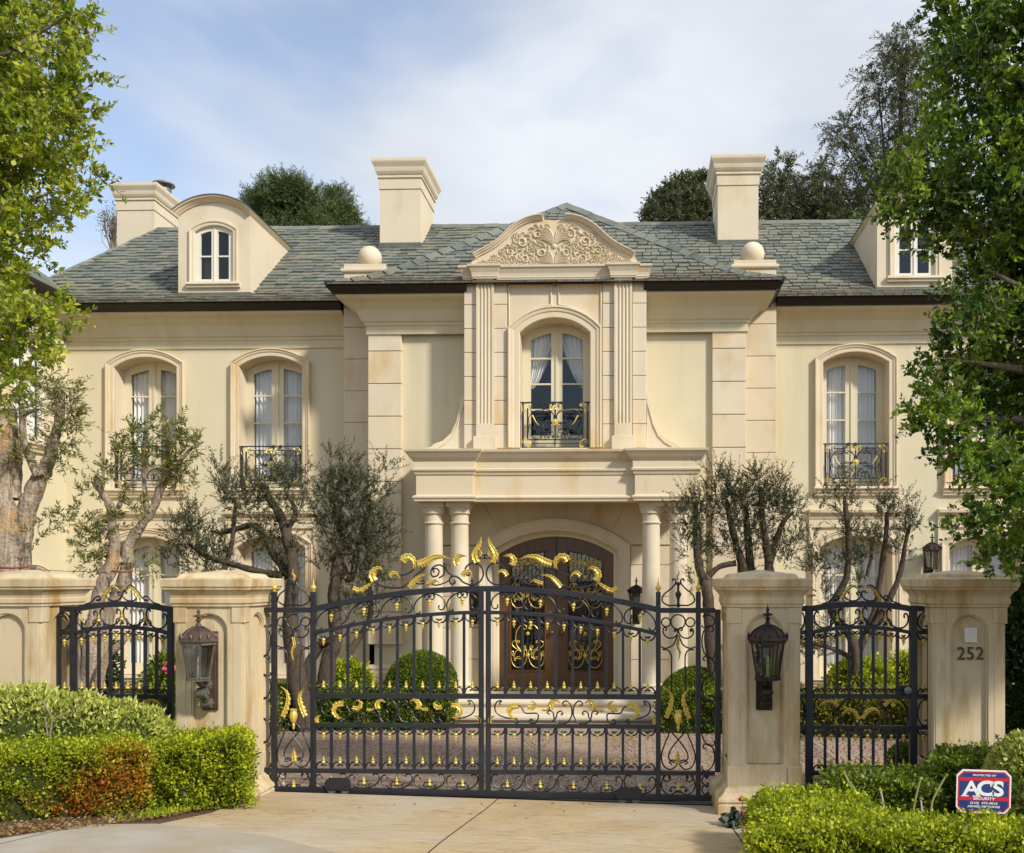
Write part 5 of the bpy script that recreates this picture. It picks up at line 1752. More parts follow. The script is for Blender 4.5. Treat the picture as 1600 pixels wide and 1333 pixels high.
crest_iron([(820, 244), (850, 256), (890, 246), (915, 232)], 0.007)
for (pts, w, lb) in (([(462, 268), (490, 278), (520, 262), (545, 246), (565, 240)], 0.085, 4), ([(556, 236), (545, 205), (560, 180), (585, 172), (600, 184)], 0.12, 4), ([(632, 210), (648, 196), (668, 200), (682, 224)], 0.085, 4), ([(690, 140), (702, 122), (728, 118), (750, 138), (752, 170), (738, 180)], 0.13, 5), ([(722, 262), (745, 235), (775, 212), (828, 204)], 0.10, 5), ([(765, 152), (800, 140), (835, 122), (880, 118), (925, 134)], 0.13, 7), ([(948, 162), (942, 135), (962, 114), (998, 118)], 0.12, 4), ([(975, 210), (990, 190), (1012, 190), (1026, 215)], 0.09, 4), ([(808, 246), (835, 238), (852, 232), (870, 246)], 0.07, 3), ([(1042, 150), (1030, 115), (1042, 85), (1058, 55), (1066, 26)], 0.115, 5), ([(1060, 120), (1062, 100), (1052, 84)], 0.05, 2)):
    crest_leaf(pts, w, lb)
# middle band with gilded leaves (right leaf, x in enlarged picture units from 760,830)
mx_ = lambda u: lx(760 + u / 3.029)
def band_iron(pts, r=0.0075):
    both('scroll', 'iron', lambda c: c.tube(catmull([(mx_(p[0]), 0, zz_(p[1])) for p in pts], 6), r, 5), recalc=False)
for f in (1, -1):
    mf = lambda pts: [(816 - p[0], p[1]) for p in pts] if f < 0 else pts
    band_iron(mf([(70, 822), (62, 814), (72, 803), (52, 806), (40, 830), (50, 862), (90, 882), (140, 888), (152, 900), (142, 908), (136, 898)]))
    band_iron(mf([(140, 822), (165, 832), (185, 860), (240, 862), (243, 890), (228, 908), (205, 905), (208, 890), (222, 892)]))
    band_iron(mf([(300, 866), (288, 858), (298, 848), (315, 856), (322, 885), (345, 908), (380, 905), (402, 875), (404, 840), (395, 815), (378, 802), (362, 810), (366, 824), (378, 820)]))
    band_iron(mf([(352, 868), (362, 862), (352, 850), (336, 858), (330, 880), (310, 900)]))
    for (pts, w, lb) in (([(150, 822), (118, 828), (104, 855), (125, 885), (148, 880)], 0.10, 6), ([(195, 836), (220, 838), (232, 815), (212, 800)], 0.08, 3), ([(312, 842), (308, 815), (330, 800), (352, 812)], 0.085, 3), ([(16, 908), (20, 885), (44, 872)], 0.075, 2), ([(262, 845), (285, 846), (306, 830)], 0.05, 3)):
        both('gilded_leaf', 'gold', lambda c: gleaf(c, [(mx_(p[0]), zz_(p[1])) for p in mf(pts)], w, lobes=lb), recalc=False, smooth=35)
# tall side panels
def side(kind, u0, v0, u1, v1, rot=0, fx=False, fz=False, r=0.0075, **kw):
    both('scroll', 'iron', lambda c: c.tube(fit(scroll(kind, **kw), mx_(u0), zz_(v1), mx_(u1), zz_(v0), rot, fx, fz), r, 5), recalc=False)
def circ(u, v, ru, r=0.0075):
    both('ring', 'iron', lambda c: c.tube([(mx_(u) + ru / 3.029 / pxm * math.cos(a), 0, zz_(v) + ru / 3.029 / pxm * math.sin(a)) for a in np.linspace(0, 2 * math.pi, 21)], r, 5), recalc=False)
circ(907, 428, 34); circ(850, 430, 21); circ(965, 430, 21)
side('C', 836, 455, 905, 505, 0, a=2); side('C', 910, 455, 980, 505, 0, a=2)
both('scroll', 'iron', lambda c: c.tube(catmull([(mx_(p[0]), 0, zz_(p[1])) for p in ((826, 545), (850, 552), (885, 535), (907, 492), (930, 535), (962, 552), (990, 545))], 6), 0.0075, 5), recalc=False)
for f in (1, -1):
    m2 = lambda u: 908 + f * (u - 908)
    def poly(pts, r=0.0075, nm='scroll', mat='iron'):
        both(nm, mat, lambda c: c.tube(catmull([(mx_(m2(p[0])), 0, zz_(p[1])) for p in pts], 6), r, 5), recalc=False)
    poly([(832, 558), (860, 562), (874, 585), (876, 640), (876, 760)])
    poly([(850, 930), (852, 880), (868, 820), (876, 760)], 0.006)
    poly([(832, 946), (840, 935), (856, 940), (862, 960), (845, 1000), (828, 1060), (840, 1105), (870, 1122), (895, 1108), (912, 1085), (940, 1078), (950, 1090), (938, 1098)])
    poly([(890, 925), (880, 912), (895, 905), (922, 915), (938, 945), (905, 985), (872, 1030), (862, 1065), (878, 1085), (905, 1092)])
    poly([(838, 1160), (832, 1178), (828, 1200), (842, 1228), (870, 1240), (900, 1226)], 0.007)
    side('C', m2(838) if f > 0 else m2(870), 1148, m2(870) if f > 0 else m2(838), 1180, 0, f < 0, a=2)
    side('C', m2(868) if f > 0 else m2(905), 1205, m2(905) if f > 0 else m2(868), 1230, 180, f < 0, a=2)
    both('gilded_leaf', 'gold', lambda c: gleaf(c, [(mx_(m2(p[0])), zz_(p[1])) for p in ((853, 880), (868, 845), (880, 800), (874, 765), (848, 738))], 0.085, lobes=5), recalc=False, smooth=35)
    # little arch over the side panel
    poly([(838, 292), (832, 315), (842, 345), (870, 350), (892, 330), (905, 300), (890, 262), (862, 262)] if False else [(900, 350), (860, 350), (832, 330), (840, 300), (870, 275), (893, 250), (896, 232), (884, 226), (880, 238)], 0.008)
    # narrow outer panel of running scrolls
for (v0, v1, fx) in ((395, 455, False), (445, 600, True), (590, 690, False), (680, 800, True), (790, 900, False), (890, 1010, True), (1000, 1128, False)):
    side('C', 1020, v0, 1080, v1, 90, fx, r=0.0072, a=1.3, b=13)
side('C', 1020, 1152, 1052, 1196, 90, True, a=2); side('C', 1020, 1196, 1052, 1238, 90, True, a=2)
both('gilded_flame', 'gold', lambda c: gleaf(c, [(mx_(p[0]), zz_(p[1])) for p in ((908, 502), (902, 540), (914, 572), (908, 612))], 0.055, lobes=3), recalc=False, smooth=35)
both('gilded_flame', 'gold', lambda c: gleaf(c, [(mx_(p[0]), zz_(p[1])) for p in ((908, 1094), (908, 1065), (906, 1032))], 0.085, lobes=2), recalc=False, smooth=35)
both('gilded_calyx', 'gold', lambda c: c.lathe([(0.004, 0.0), (0.012, 0.02), (0.016, 0.05), (0.010, 0.06), (0.022, 0.075), (0.036, 0.11), (0.040, 0.15), (0.030, 0.18), (0.038, 0.205), (0.012, 0.20)], (mx_(908), -0.005, zz_(944)), 9), smooth=30)
both('spindle', 'iron', lambda c: c.lathe([(0.012, 0.0), (0.02, 0.02), (0.012, 0.05), (0.016, 0.09), (0.03, 0.12), (0.03, 0.14), (0.012, 0.16), (0.012, 0.21), (0.028, 0.23), (0.01, 0.25)], (mx_(908), 0, gz(949)), 10), smooth=40)
both('gilded_flame', 'gold', lambda c: gleaf(c, [(mx_(p[0]), zz_(p[1])) for p in ((908, 232), (904, 215), (912, 200), (908, 180))], 0.035, lobes=2), recalc=False, smooth=35)
for M in (MG, MGm): place('finial', BUD, M @ Matrix.Translation((mx_(908), -0.004, zbot(1.0) + 0.055)), gate)
# wheel housings
for px in (530, 983):
    c = MB(MG)
    x_ = lx(px)
    z0 = G(GC + x_, YGt) + 0.03
    pr_ = [(-0.13, z0 + 0.02), (-0.12, z0 + 0.10), (-0.09, z0 + 0.125), (0.09, z0 + 0.125), (0.12, z0 + 0.10), (0.13, z0 + 0.02), (0.11, z0), (-0.11, z0)]
    c.plate([(x_ + p[0], p[1]) for p in pr_], [], -0.045, -0.0235)
    wh = c.build('wheel_housing', 'iron', gate, bevel=0.006)
    for s in (-1, 1):
        c = MB(MG); c.lathe([(0.018, -0.034), (0.045, -0.034), (0.045, 0.0), (0.018, 0.0)], (x_ + s * 0.065, 0, z0 + 0.012), 14, 'y')
        c.build('wheel', 'steel_grey', wh, smooth=40)

# ================================================================ side gate and fence panel
def side_gate(name, label, cat, Y, pl0, pl1, pr0, pr1, ext, nb, yc1, ye1, yc2, ye2, latch=False):
    """stiles pl0-pl1 and pr0-pr1 (picture px), ext: outer narrow bays [(px0, px1)]"""
    cxp = (pl1 + pr0) / 2
    cx = X(cxp, Y)
    M = Matrix.Translation((cx, Y, 0))
    l = lambda px: X(px, Y) - cx
    z = lambda py: ZZ(py, Y, cxp)
    pm = 1500 / Y
    t = thing(name, (cx, Y, G(cx, Y)), label, cat)
    zg = G(cx, Y) + 0.04
    hx = l(pr0)
    a1 = lambda x: arcz(x, hx, z(ye1), z(yc1))
    a2 = lambda x: arcz(x, hx, z(ye2), z(yc2))
    def bb(nm, fn, mat='iron', bevel=0.003, smooth=None, recalc=True):
        c = MB(M); fn(c); return c.build(nm, mat, t, bevel=bevel, smooth=smooth, recalc=recalc)
    for (a, b) in ((pl0, pl1), (pr0, pr1)): bb('stile', lambda c: c.box(l(a), l(b), -0.03, 0.03, zg, a1(hx) + 0.028))
    for (A, w) in ((a1, 0.056), (a2, 0.036)):
        bb('arched_rail', lambda c: c.sweep([(-hx + 2 * hx * i / 24, A(-hx + 2 * hx * i / 24)) for i in range(25)], [(-w / 2, -0.02), (-w / 2, 0.02), (w / 2, 0.02), (w / 2, -0.02)], plane='xz'))
    za, zb, zc = z(1088), z(1136.5), z(1208)
    for (zq, w) in ((za, 0.042), (zb, 0.036), (zc, 0.042)): bb('rail', lambda c: gbar(c, (-hx, zq), (hx, zq), w, 0.036))
    sp = 2 * hx / (nb + 1)
    for k in range(nb):
        x = -hx + sp * (k + 1)
        bb('bar', lambda c: c.box(x - 0.0125, x + 0.0125, -0.0125, 0.0125, za + 0.018, a2(x) - 0.01), bevel=0)
        bb('bar', lambda c: c.box(x - 0.0125, x + 0.0125, -0.0125, 0.0125, zc + 0.018, zb - 0.015), bevel=0)
    for k in range(nb + 1):
        x = -hx + sp * (k + 0.5)
        budcurl(None, M, x, a2(x) - 0.016, False, t, CURLS, 0.045)
        budcurl(None, M, x, za + 0.02, True, t, CURLS, 0.045)
        budcurl(None, M, x, zb - 0.016, False, t, CURLS, 0.045)
        budcurl(None, M, x, zc + 0.02, True, t, CURLS, 0.045)
    for k in range(4):
        a, b = -hx + 2 * hx * k / 4 + 0.012, -hx + 2 * hx * (k + 1) / 4 - 0.012
        xm_ = (a + b) / 2
        def fn(c):
            h_ = a1(xm_) - a2(xm_) - 0.055
            c.tube([Vector((p.x, 0, p.z + a2(p.x) + 0.02)) for p in fit(scroll('C', a=1.4, b=15), a, 0, b, h_, 0)], 0.009, 5)
        bb('scroll', fn, bevel=0, recalc=False)
        if k < 3:
            place('finial', BUD, M @ Matrix.Translation((b + 0.012, -0.004, a2(b) + 0.06)), t)
            bb('scroll', lambda c: [c.tube(fit(scroll('C', a=2), b + 0.012 + s * 0.004, a2(b) + 0.025, b + 0.012 + s * 0.06, a2(b) + 0.085, 180, s < 0), 0.007, 5) for s in (-1, 1)], bevel=0, recalc=False)
        # band between the two lower rails
        bb('scroll', lambda c: c.tube(fit(scroll('C', a=1.4, b=15), a, zb + 0.02, b, za - 0.03, 180 if k % 2 else 0), 0.008, 5), bevel=0, recalc=False)
        bb('scroll', lambda c: c.tube(fit(scroll('C', a=1.4, b=15), a, zg + 0.03 if zc - zg < 0.2 else zc - 0.15, b, zc - 0.025, 180), 0.008, 5), bevel=0, recalc=False)
    for s in (-1, 1):
        bb('gilded_leaf', lambda c: gleaf(c, [(s * q[0] * hx, zb + 0.02 + q[1] * (za - zb - 0.05)) for q in ((0.03, 0.25), (0.15, 0.55), (0.30, 0.60), (0.42, 0.35))], 0.075, lobes=4), 'gold', 0, 35, False)
        bb('gilded_leaf', lambda c: gleaf(c, [(s * q[0] * hx, zb + 0.02 + q[1] * (za - zb - 0.05)) for q in ((0.48, 0.75), (0.60, 0.95), (0.78, 0.9), (0.92, 0.6))], 0.07, lobes=4), 'gold', 0, 35, False)
        bb('crest_scroll', lambda c: c.tube(catmull([(s * q[0] * hx, 0, a1(q[0] * hx) + 0.028 + q[1]) for q in ((0.82, 0.0), (0.66, 0.015), (0.55, 0.06), (0.47, 0.05), (0.49, 0.02), (0.56, 0.025), (0.46, 0.035), (0.34, 0.10), (0.22, 0.15), (0.10, 0.14))], 5), 0.008, 5), bevel=0, recalc=False)
        bb('crest_scroll', lambda c: c.tube(fit(scroll('C', a=2, b=18), s * 0.004, a1(0) + 0.03, s * 0.16, a1(0) + 0.125, 0, s < 0), 0.008, 5), bevel=0, recalc=False)
        bb('gilded_leaf', lambda c: gleaf(c, [(s * q[0] * hx, a1(0) + q[1]) for q in ((0.40, 0.05), (0.30, 0.12), (0.17, 0.165), (0.03, 0.13))], 0.06, lobes=4), 'gold', 0, 35, False)
    for (p0, p1) in ext:
        outer = p0 if abs(l(p0)) > abs(l(p1)) else p1
        a, b = sorted((l(p0), l(p1)))
        xo = l(outer) + (0.012 if l(outer) < 0 else -0.012)
        bb('stile', lambda c: c.box(xo - 0.013, xo + 0.013, -0.016, 0.016, zg + 0.2, a1(hx) + 0.02), bevel=0)
        for (zq, w) in ((a1(hx), 0.052), (a2(hx), 0.036), (za, 0.042), (zb, 0.036)): bb('rail', lambda c: gbar(c, (a, zq), (b, zq), w, 0.034))
        bb('scroll', lambda c: c.tube(fit(scroll('C', a=1.6, b=15), a + 0.01, a2(hx) + 0.025, b - 0.01, a1(hx) - 0.035, -90 if l(outer) > 0 else 90), 0.008, 5), bevel=0, recalc=False)
        bb('scroll', lambda c: c.tube(fit(scroll('C', a=1.6, b=15), a + 0.01, zb + 0.02, b - 0.01, za - 0.03, -90 if l(outer) > 0 else 90), 0.008, 5), bevel=0, recalc=False)
        xm_ = (a + b) / 2
        for (zq, up) in ((a2(hx) - 0.016, False), (za + 0.02, True), (zb - 0.016, False)): budcurl(None, M, xm_, zq, up, t, CURLS, 0.045)
    if latch:
        bb('lock_box', lambda c: c.box(hx - 0.09, hx + 0.005, -0.04, 0.03, z(1084), z(1070)))
        bb('knob', lambda c: c.lathe([(0.015, 0.0), (0.015, -0.03), (0.035, -0.045), (0.035, -0.06), (0.001, -0.07)], (hx - 0.04, -0.04, z(1077)), 12, 'y'), 'steel_grey', 0, 40)
    return t
side_gate('pedestrian_gate', 'narrow black iron gate beside the pillar numbered 252', 'gate', 9.12, 1258.5, 1270, 1421, 1432, [(1246, 1258.5), (1432, 1453)], 7, 944, 951, 980, 988, True)
side_gate('fence_panel', 'black iron fence panel behind the shrubs at the left', 'fence', 9.15, 111, 118.5, 263, 270.5, [(91, 111)], 7, 944, 952, 980, 989)

# ================================================================ yard sign
SY = 6.85
sm = Matrix.Translation(PT(1537, 1237, SY)) @ Matrix.Rotation(R(1.5), 4, 'Y')
sgn = thing('yard_sign', (X(1537, SY), SY, G(X(1537, SY), SY)), 'blue and red security company sign on a stake in the right hedge bed', 'sign')
def octo(w, h, k): return [(-w / 2 + k, -h / 2), (w / 2 - k, -h / 2), (w / 2, -h / 2 + k), (w / 2, h / 2 - k), (w / 2 - k, h / 2), (-w / 2 + k, h / 2), (-w / 2, h / 2 - k), (-w / 2, -h / 2 + k)]
SWi, SHi = 0.382, 0.305
c = MB(sm); c.plate(octo(SWi, SHi, 0.04), [], 0.0, 0.006, back=True); sp_ = c.build('sign_plate', 'plastic_white', sgn)
c = MB(sm); c.plate(octo(SWi - 0.022, SHi - 0.022, 0.036), [], -0.0010, 0.001); c.build('sign_border', 'sign_red', sp_)
c = MB(sm); c.plate(octo(SWi - 0.040, SHi - 0.040, 0.032), [], -0.0020, 0.000); c.build('sign_field', 'sign_navy', sp_)
for (z0, z1) in ((0.074, 0.099), (-0.063, -0.037)):
    c = MB(sm); c.box(-SWi / 2 + 0.012, SWi / 2 - 0.012, -0.0030, -0.001, z0, z1); c.build('sign_stripe', 'sign_red', sp_)
for (key, x, z, yy) in (('protected', 0, 0.1145, -0.004), ('security', 0, -0.050, -0.0045), ('phone', 0, -0.081, -0.004), ('armed', 0, -0.106, -0.004), ('A', -0.088, 0.017, -0.004), ('C', 0.010, 0.018, -0.004), ('S', 0.098, 0.018, -0.004)):
    place('lettering', TX[key], sm @ Matrix.Translation((x, yy, z)) @ Matrix.Diagonal((1.22 if key in 'ACS' else 1.35, 1, 1.0, 1)), sp_)
c = MB(sm)
for (xa, xb, za, zb) in ((-0.158, -0.106, -0.0355, -0.0285), (-0.078, -0.022, -0.0355, -0.0285), (0.044, 0.052, 0.036, 0.066), (0.126, 0.134, 0.036, 0.066), (0.058, 0.065, -0.032, -0.008)):
    c.box(xa, xb, -0.0048, -0.0032, za, zb)
c.build('lettering', 'plastic_white', sp_)
c = MB(); pz = PT(1537, 1237, SY); c.box(pz.x - 0.008, pz.x + 0.008, SY + 0.007, SY + 0.019, G(pz.x, SY) - 0.1, pz.z + 0.05); c.build('stake', 'steel_grey', sgn)
# ================================================================ vegetation tools
def unit(a):
    return a / np.maximum(np.linalg.norm(a, axis=-1, keepdims=True), 1e-9)
def quads_mesh(name, V, mat, parent=None, kind=None, origin=None):
    """V: (n,4,3) leaf quads -> one mesh"""
    V = np.asarray(V, dtype=np.float32)
    n = len(V)
    org = V.reshape(-1, 3).mean(0) if origin is None else np.array(origin, dtype=np.float32)
    me = bpy.data.meshes.new(name)
    me.vertices.add(n * 4)
    me.vertices.foreach_set('co', (V.reshape(-1, 3) - org).ravel())
    me.loops.add(n * 4)
    me.loops.foreach_set('vertex_index', np.arange(n * 4, dtype=np.int32))
    me.polygons.add(n)
    me.polygons.foreach_set('loop_start', np.arange(0, n * 4, 4, dtype=np.int32))
    me.update(calc_edges=True)
    me.materials.append(MATS[mat])
    o = place(name, me, Matrix.Translation(Vector([float(v) for v in org])), parent)
    if kind or n > 150: o['kind'] = 'stuff'
    return o
def leaf_quads(P, D, L, W, rng, fold=0.18):
    """P base points, D directions, L lengths, W widths"""
    n = len(P)
    D = unit(D)
    ref = unit(rng.normal(size=(n, 3)))
    S = unit(np.cross(D, ref))
    U = np.cross(S, D)
    L = np.broadcast_to(np.asarray(L), (n,))[:, None]
    Wd = np.broadcast_to(np.asarray(W), (n,))[:, None]
    mid = P + D * L * 0.45
    curl = U * L * rng.uniform(-0.12, 0.12, (n, 1))
    a = mid + S * Wd / 2 + U * Wd * fold
    b = mid - S * Wd / 2 + U * Wd * fold
    return np.stack([P, a, P + D * L + curl, b], 1)
def twig_leaves(T0, TD, TL, per, L, W, rng, along=0.55, spread=0.9, up=0.15, start=0.05, droop=0.0):
    """leaves set along straight twigs"""
    out = []
    n = len(T0)
    for j in range(per):
        t = start + (1 - start) * (j + rng.uniform(0.2, 0.8, (n, 1))) / per
        p = T0 + TD * TL[:, None] * t
        p[:, 2] -= droop * TL * (t[:, 0] ** 2)
        perp = rng.normal(size=(n, 3))
        perp = unit(perp - TD * (perp * TD).sum(1, keepdims=True))
        d = TD * along + perp * spread + np.array([0, 0, up])
        s = rng.uniform(0.5, 1.35, n) * (1.0 - 0.3 * t[:, 0])
        out.append(leaf_quads(p, d, L * s, W * s, rng))
    return np.concatenate(out)
def twig_mesh(T0, TD, TL, r, droop=0.0):
    """thin square twigs as quads"""
    n = len(T0)
    T1 = T0 + TD * TL[:, None]
    T1[:, 2] -= droop * TL
    S = unit(np.cross(TD, np.array([0.31, 0.2, 0.93])))
    U = np.cross(S, TD)
    q = []
    for (a, b) in ((S, U), (U, -S), (-S, -U), (-U, S)):
        q.append(np.stack([T0 + a * r, T0 + b * r, T1 + b * r * 0.35, T1 + a * r * 0.35], 1))
    return np.concatenate(q)
def bark_tube(c, pts, rad, n=9, rough=0.12, rng=None):
    """knobbly limb through pts (Vectors) with radii"""
    P = catmull([tuple(p) for p in pts], 5)
    rr = []
    m = len(pts) - 1
    for i in range(len(P)):
        t = i / 5
        k = min(int(t), m - 1)
        rr.append((rad[k] + (rad[k + 1] - rad[k]) * (t - k)) * (1 + (random.random() - 0.5) * rough * 2))
    for i in range(1, len(P) - 1):
        P[i] = P[i] + Vector((random.uniform(-1, 1), random.uniform(-1, 1), 0)) * rr[i] * rough
    o = len(c.v)
    c.tube(P, rr, n)
    for i in range(o, len(c.v)):
        v = c.v[i]
        k = (i - o) // n
        if k < len(P):
            q = P[k]
            s = 1 + random.uniform(-rough, rough) + 0.10 * math.sin(((i - o) % n) * 2.1 + k * 0.35)
            c.v[i] = (q.x + (v[0] - q.x) * s, q.y + (v[1] - q.y) * s, q.z + (v[2] - q.z) * s)
    return P

def crown_tree(name, label, cat, clumps, trunk, leafm, barkm, seed, tw=60, per=13, L=0.055, W=0.03, tl=(0.14, 0.36), up=0.35, out=0.8, group=None, twr=0.0035, trunk_r=None, sq=0.85, along=0.55, droop=0.0):
    """clumps: (x,y,z,r); trunk: list of limbs [(points),(radii)]"""
    rng = np.random.default_rng(seed)
    base = trunk[0][0][0]
    t = thing(name, base, label, cat, group)
    c = MB()
    for pts, rad in trunk: bark_tube(c, [Vector(p) for p in pts], rad)
    c.build('trunk', barkm, t, smooth=70, recalc=False)
    A, B, Cc = [], [], []
    for (x, y, z, r) in clumps:
        n = max(6, int(tw * (r / 0.35) ** 2))
        d = unit(rng.normal(size=(n, 3)))
        rad = r * rng.uniform(0.25, 1.0, (n, 1)) ** 0.6
        p = np.array([x, y, z]) + d * rad * np.array([1, 1, sq])
        dd = unit(d * out + rng.normal(size=(n, 3)) * 0.5 + np.array([0, 0, up]))
        A.append(p); B.append(dd); Cc.append(rng.uniform(tl[0], tl[1], n))
    A, B, Cc = np.concatenate(A), np.concatenate(B), np.concatenate(Cc)
    q = twig_leaves(A, B, Cc, per, L, W, rng, along=along, droop=droop)
    if twr: quads_mesh('twigs', twig_mesh(A, B, Cc, twr, droop), barkm, t)
    quads_mesh('crown', q, leafm, t)
    return t

# ---------------------------------------------------------------- near trees framing the picture
def px_clumps(rows, Y, dY, rng, left=True, jit=8):
    """rows: (py, edge px, far px, step px, r px)"""
    out = []
    for (py, e, far, st, r) in rows:
        x = e
        while (x > far) if left else (x < far):
            Yc = Y + rng.uniform(-dY, dY)
            rr = r * rng.uniform(0.8, 1.15)
            p = PT(x + rng.uniform(-jit, jit), py + rng.uniform(-jit, jit), Yc)
            out.append((p.x, p.y, p.z, rr * Yc / 1500))
            x += -st if left else st
    return out
rl = random.Random(5)
YLT = 7.25
rows = [(-150, 44, -420, 80, 60), (-70, 54, -420, 75, 58), (-5, 46, -420, 72, 52), (50, 76, -430, 70, 46), (100, 56, -440, 66, 50), (155, 74, -440, 66, 48), (205, 76, -440, 66, 46), (255, 78, -440, 66, 46), (300, 66, -440, 64, 46), (345, 39, -440, 64, 44), (390, 12, -440, 64, 42), (435, 8, -440, 64, 42), (480, 26, -430, 64, 42), (520, 42, -420, 64, 40), (560, 24, -400, 64, 40), (605, 2, -360, 64, 36), (640, -46, -300, 60, 30)]
cl = px_clumps(rows, YLT, 0.42, rl, True)
for (px, py, r) in ((128, 52, 22), (122, 18, 20), (132, 110, 20), (128, 175, 22), (132, 268, 24), (120, 305, 22), (92, 496, 22), (90, 540, 18), (112, 140, 22)):
    p = PT(px, py, YLT - 0.1); cl.append((p.x, p.y, p.z, r * YLT / 1500))
gb = (X(-190, YLT), YLT, G(X(-190, YLT), YLT) - 0.05)
tk = lambda px, py, Y: tuple(PT(px, py, Y))
limbs = [([gb, tk(-185, 1000, YLT), tk(-175, 700, YLT), tk(-150, 420, YLT), tk(-150, 100, YLT)], [0.16, 0.14, 0.13, 0.09, 0.03])]
for (px, py) in ((100, 60), (90, 200), (80, 300), (50, 500), (-20, 600), (-60, 150), (110, 20)):
    limbs.append(([tk(-165, py * 0.5 + 380, YLT), tk(-60, py * 0.8 + 130, YLT - 0.1), tk(px, py, YLT - 0.05)], [0.06, 0.03, 0.008]))
crown_tree('ficus_tree', 'bright yellow green leafy tree cropped by the left picture edge', 'tree', cl, limbs, 'leaf_lit', 'bark_mid', 21, tw=150, per=13, L=0.066, W=0.034, tl=(0.08, 0.26), up=0.45)

YRT = 7.6
rr_ = random.Random(9)
rows = [(-160, 1526, 2010, 85, 70), (-70, 1524, 2030, 82, 66), (5, 1506, 2040, 80, 58), (65, 1506, 2050, 78, 56), (125, 1512, 2060, 76, 54), (185, 1504, 2060, 76, 52), (245, 1466, 2060, 74, 52), (295, 1451, 2060, 74, 50), (345, 1466, 2060, 74, 46), (395, 1546, 2060, 74, 46), (445, 1558, 2060, 74, 46), (500, 1526, 2060, 72, 46), (550, 1514, 2060, 72, 46), (600, 1496, 2050, 72, 46), (650, 1488, 2050, 70, 46), (695, 1512, 2040, 70, 42), (735, 1550, 2030, 70, 42), (775, 1554, 2010, 70, 42), (815, 1562, 1980, 70, 40), (850, 1590, 1900, 66, 34)]
cl = px_clumps(rows, YRT, 0.55, rr_, False)
for (px, py, r) in ((1452, 14, 18), (1470, 60, 22), (1385, 305, 24), (1372, 335, 20), (1408, 348, 20), (1400, 270, 24), (1440, 225, 26), (1452, 395, 22), (1462, 470, 18), (1432, 585, 22), (1428, 640, 24), (1422, 672, 16), (1440, 655, 22), (1500, 735, 22), (1480, 822, 18), (1548, 880, 22), (1584, 872, 24)):
    p = PT(px + 14, py, YRT - 0.15); cl.append((p.x, p.y, p.z, r * 0.85 * YRT / 1500))
gb = (X(1760, YRT), YRT + 0.1, G(X(1760, YRT), YRT) - 0.05)
limbs = [([gb, tk(1755, 1000, YRT), tk(1745, 700, YRT), tk(1720, 400, YRT), tk(1700, 60, YRT)], [0.2, 0.17, 0.15, 0.10, 0.03])]
for (px, py) in ((1500, 40), (1440, 260), (1400, 320), (1540, 420), (1480, 560), (1440, 650), (1520, 740), (1560, 840), (1600, 150), (1580, 260), (1620, 600)):
    limbs.append(([tk(1735, py * 0.55 + 330, YRT), tk(1640, py * 0.8 + 140, YRT + 0.1), tk(px, py, YRT - 0.05)], [0.07, 0.04, 0.008]))
crown_tree('ficus_tree', 'dense dark green leafy tree cropped by the right picture edge', 'tree', cl, limbs, 'leaf_deep', 'bark_mid', 22, tw=155, per=13, L=0.066, W=0.036, tl=(0.08, 0.26), up=0.35)

# ---------------------------------------------------------------- trees told apart by their limbs
def limb_tree(name, label, Y, limbs, tufts, leafm, barkm, seed, L, W, per, group=None, tl=(0.15, 0.35), up=0.5, out=0.5, twr=0.003, base=None, along=0.7, spread=0.7, droop=0.0, on_limb=0, dens=1.45):
    """limbs: list of [(px,py,dy,r)...]; tufts: (px,py,rpx,n)"""
    rng = np.random.default_rng(seed)
    l0 = limbs[0][0]
    b = PT(l0[0], l0[1], Y + l0[2])
    gz_ = G(b.x, b.y)
    t = thing(name, (b.x, b.y, gz_), label, 'tree', group)
    c = MB()
    A, B, C_ = [], [], []
    for k, lm in enumerate(limbs):
        pts = [PT(p[0], p[1], Y + p[2]) for p in lm]
        if k == 0 or (base and k in base):
            pts[0].z = gz_ - 0.05
        P = bark_tube(c, pts, [p[3] for p in lm], 9, 0.10)
        if on_limb:
            for i in range(len(P) // 2, len(P)):
                for _ in range(on_limb):
                    A.append(np.array(P[i])); B.append(unit(rng.normal(size=3) + np.array([0, 0, up]))); C_.append(rng.uniform(*tl) * 0.8)
    c.build('trunk', barkm, t, smooth=70, recalc=False)
    for (px, py, r, n) in tufts:
        n = int(n * dens)
        cen = np.array(PT(px, py, Y))
        rm = r * Y / 1500
        d = unit(rng.normal(size=(n, 3)))
        p = cen + d * rm * rng.uniform(0.1, 1, (n, 1)) ** 0.5 * np.array([1, 0.9, 1])
        dd = unit(d * out + rng.normal(size=(n, 3)) * 0.35 + np.array([0, 0, up]))
        for i in range(n): A.append(p[i]); B.append(dd[i]); C_.append(rng.uniform(*tl))
    A, B, C_ = np.array(A), np.array(B), np.array(C_)
    quads_mesh('twigs', twig_mesh(A, B, C_, twr, droop), barkm, t)
    quads_mesh('crown', twig_leaves(A, B, C_, per, L, W, rng, along=along, spread=spread, up=0.1, droop=droop), leafm, t)
    return t
PAPER = 'paperbark trees with twisted pale trunks'
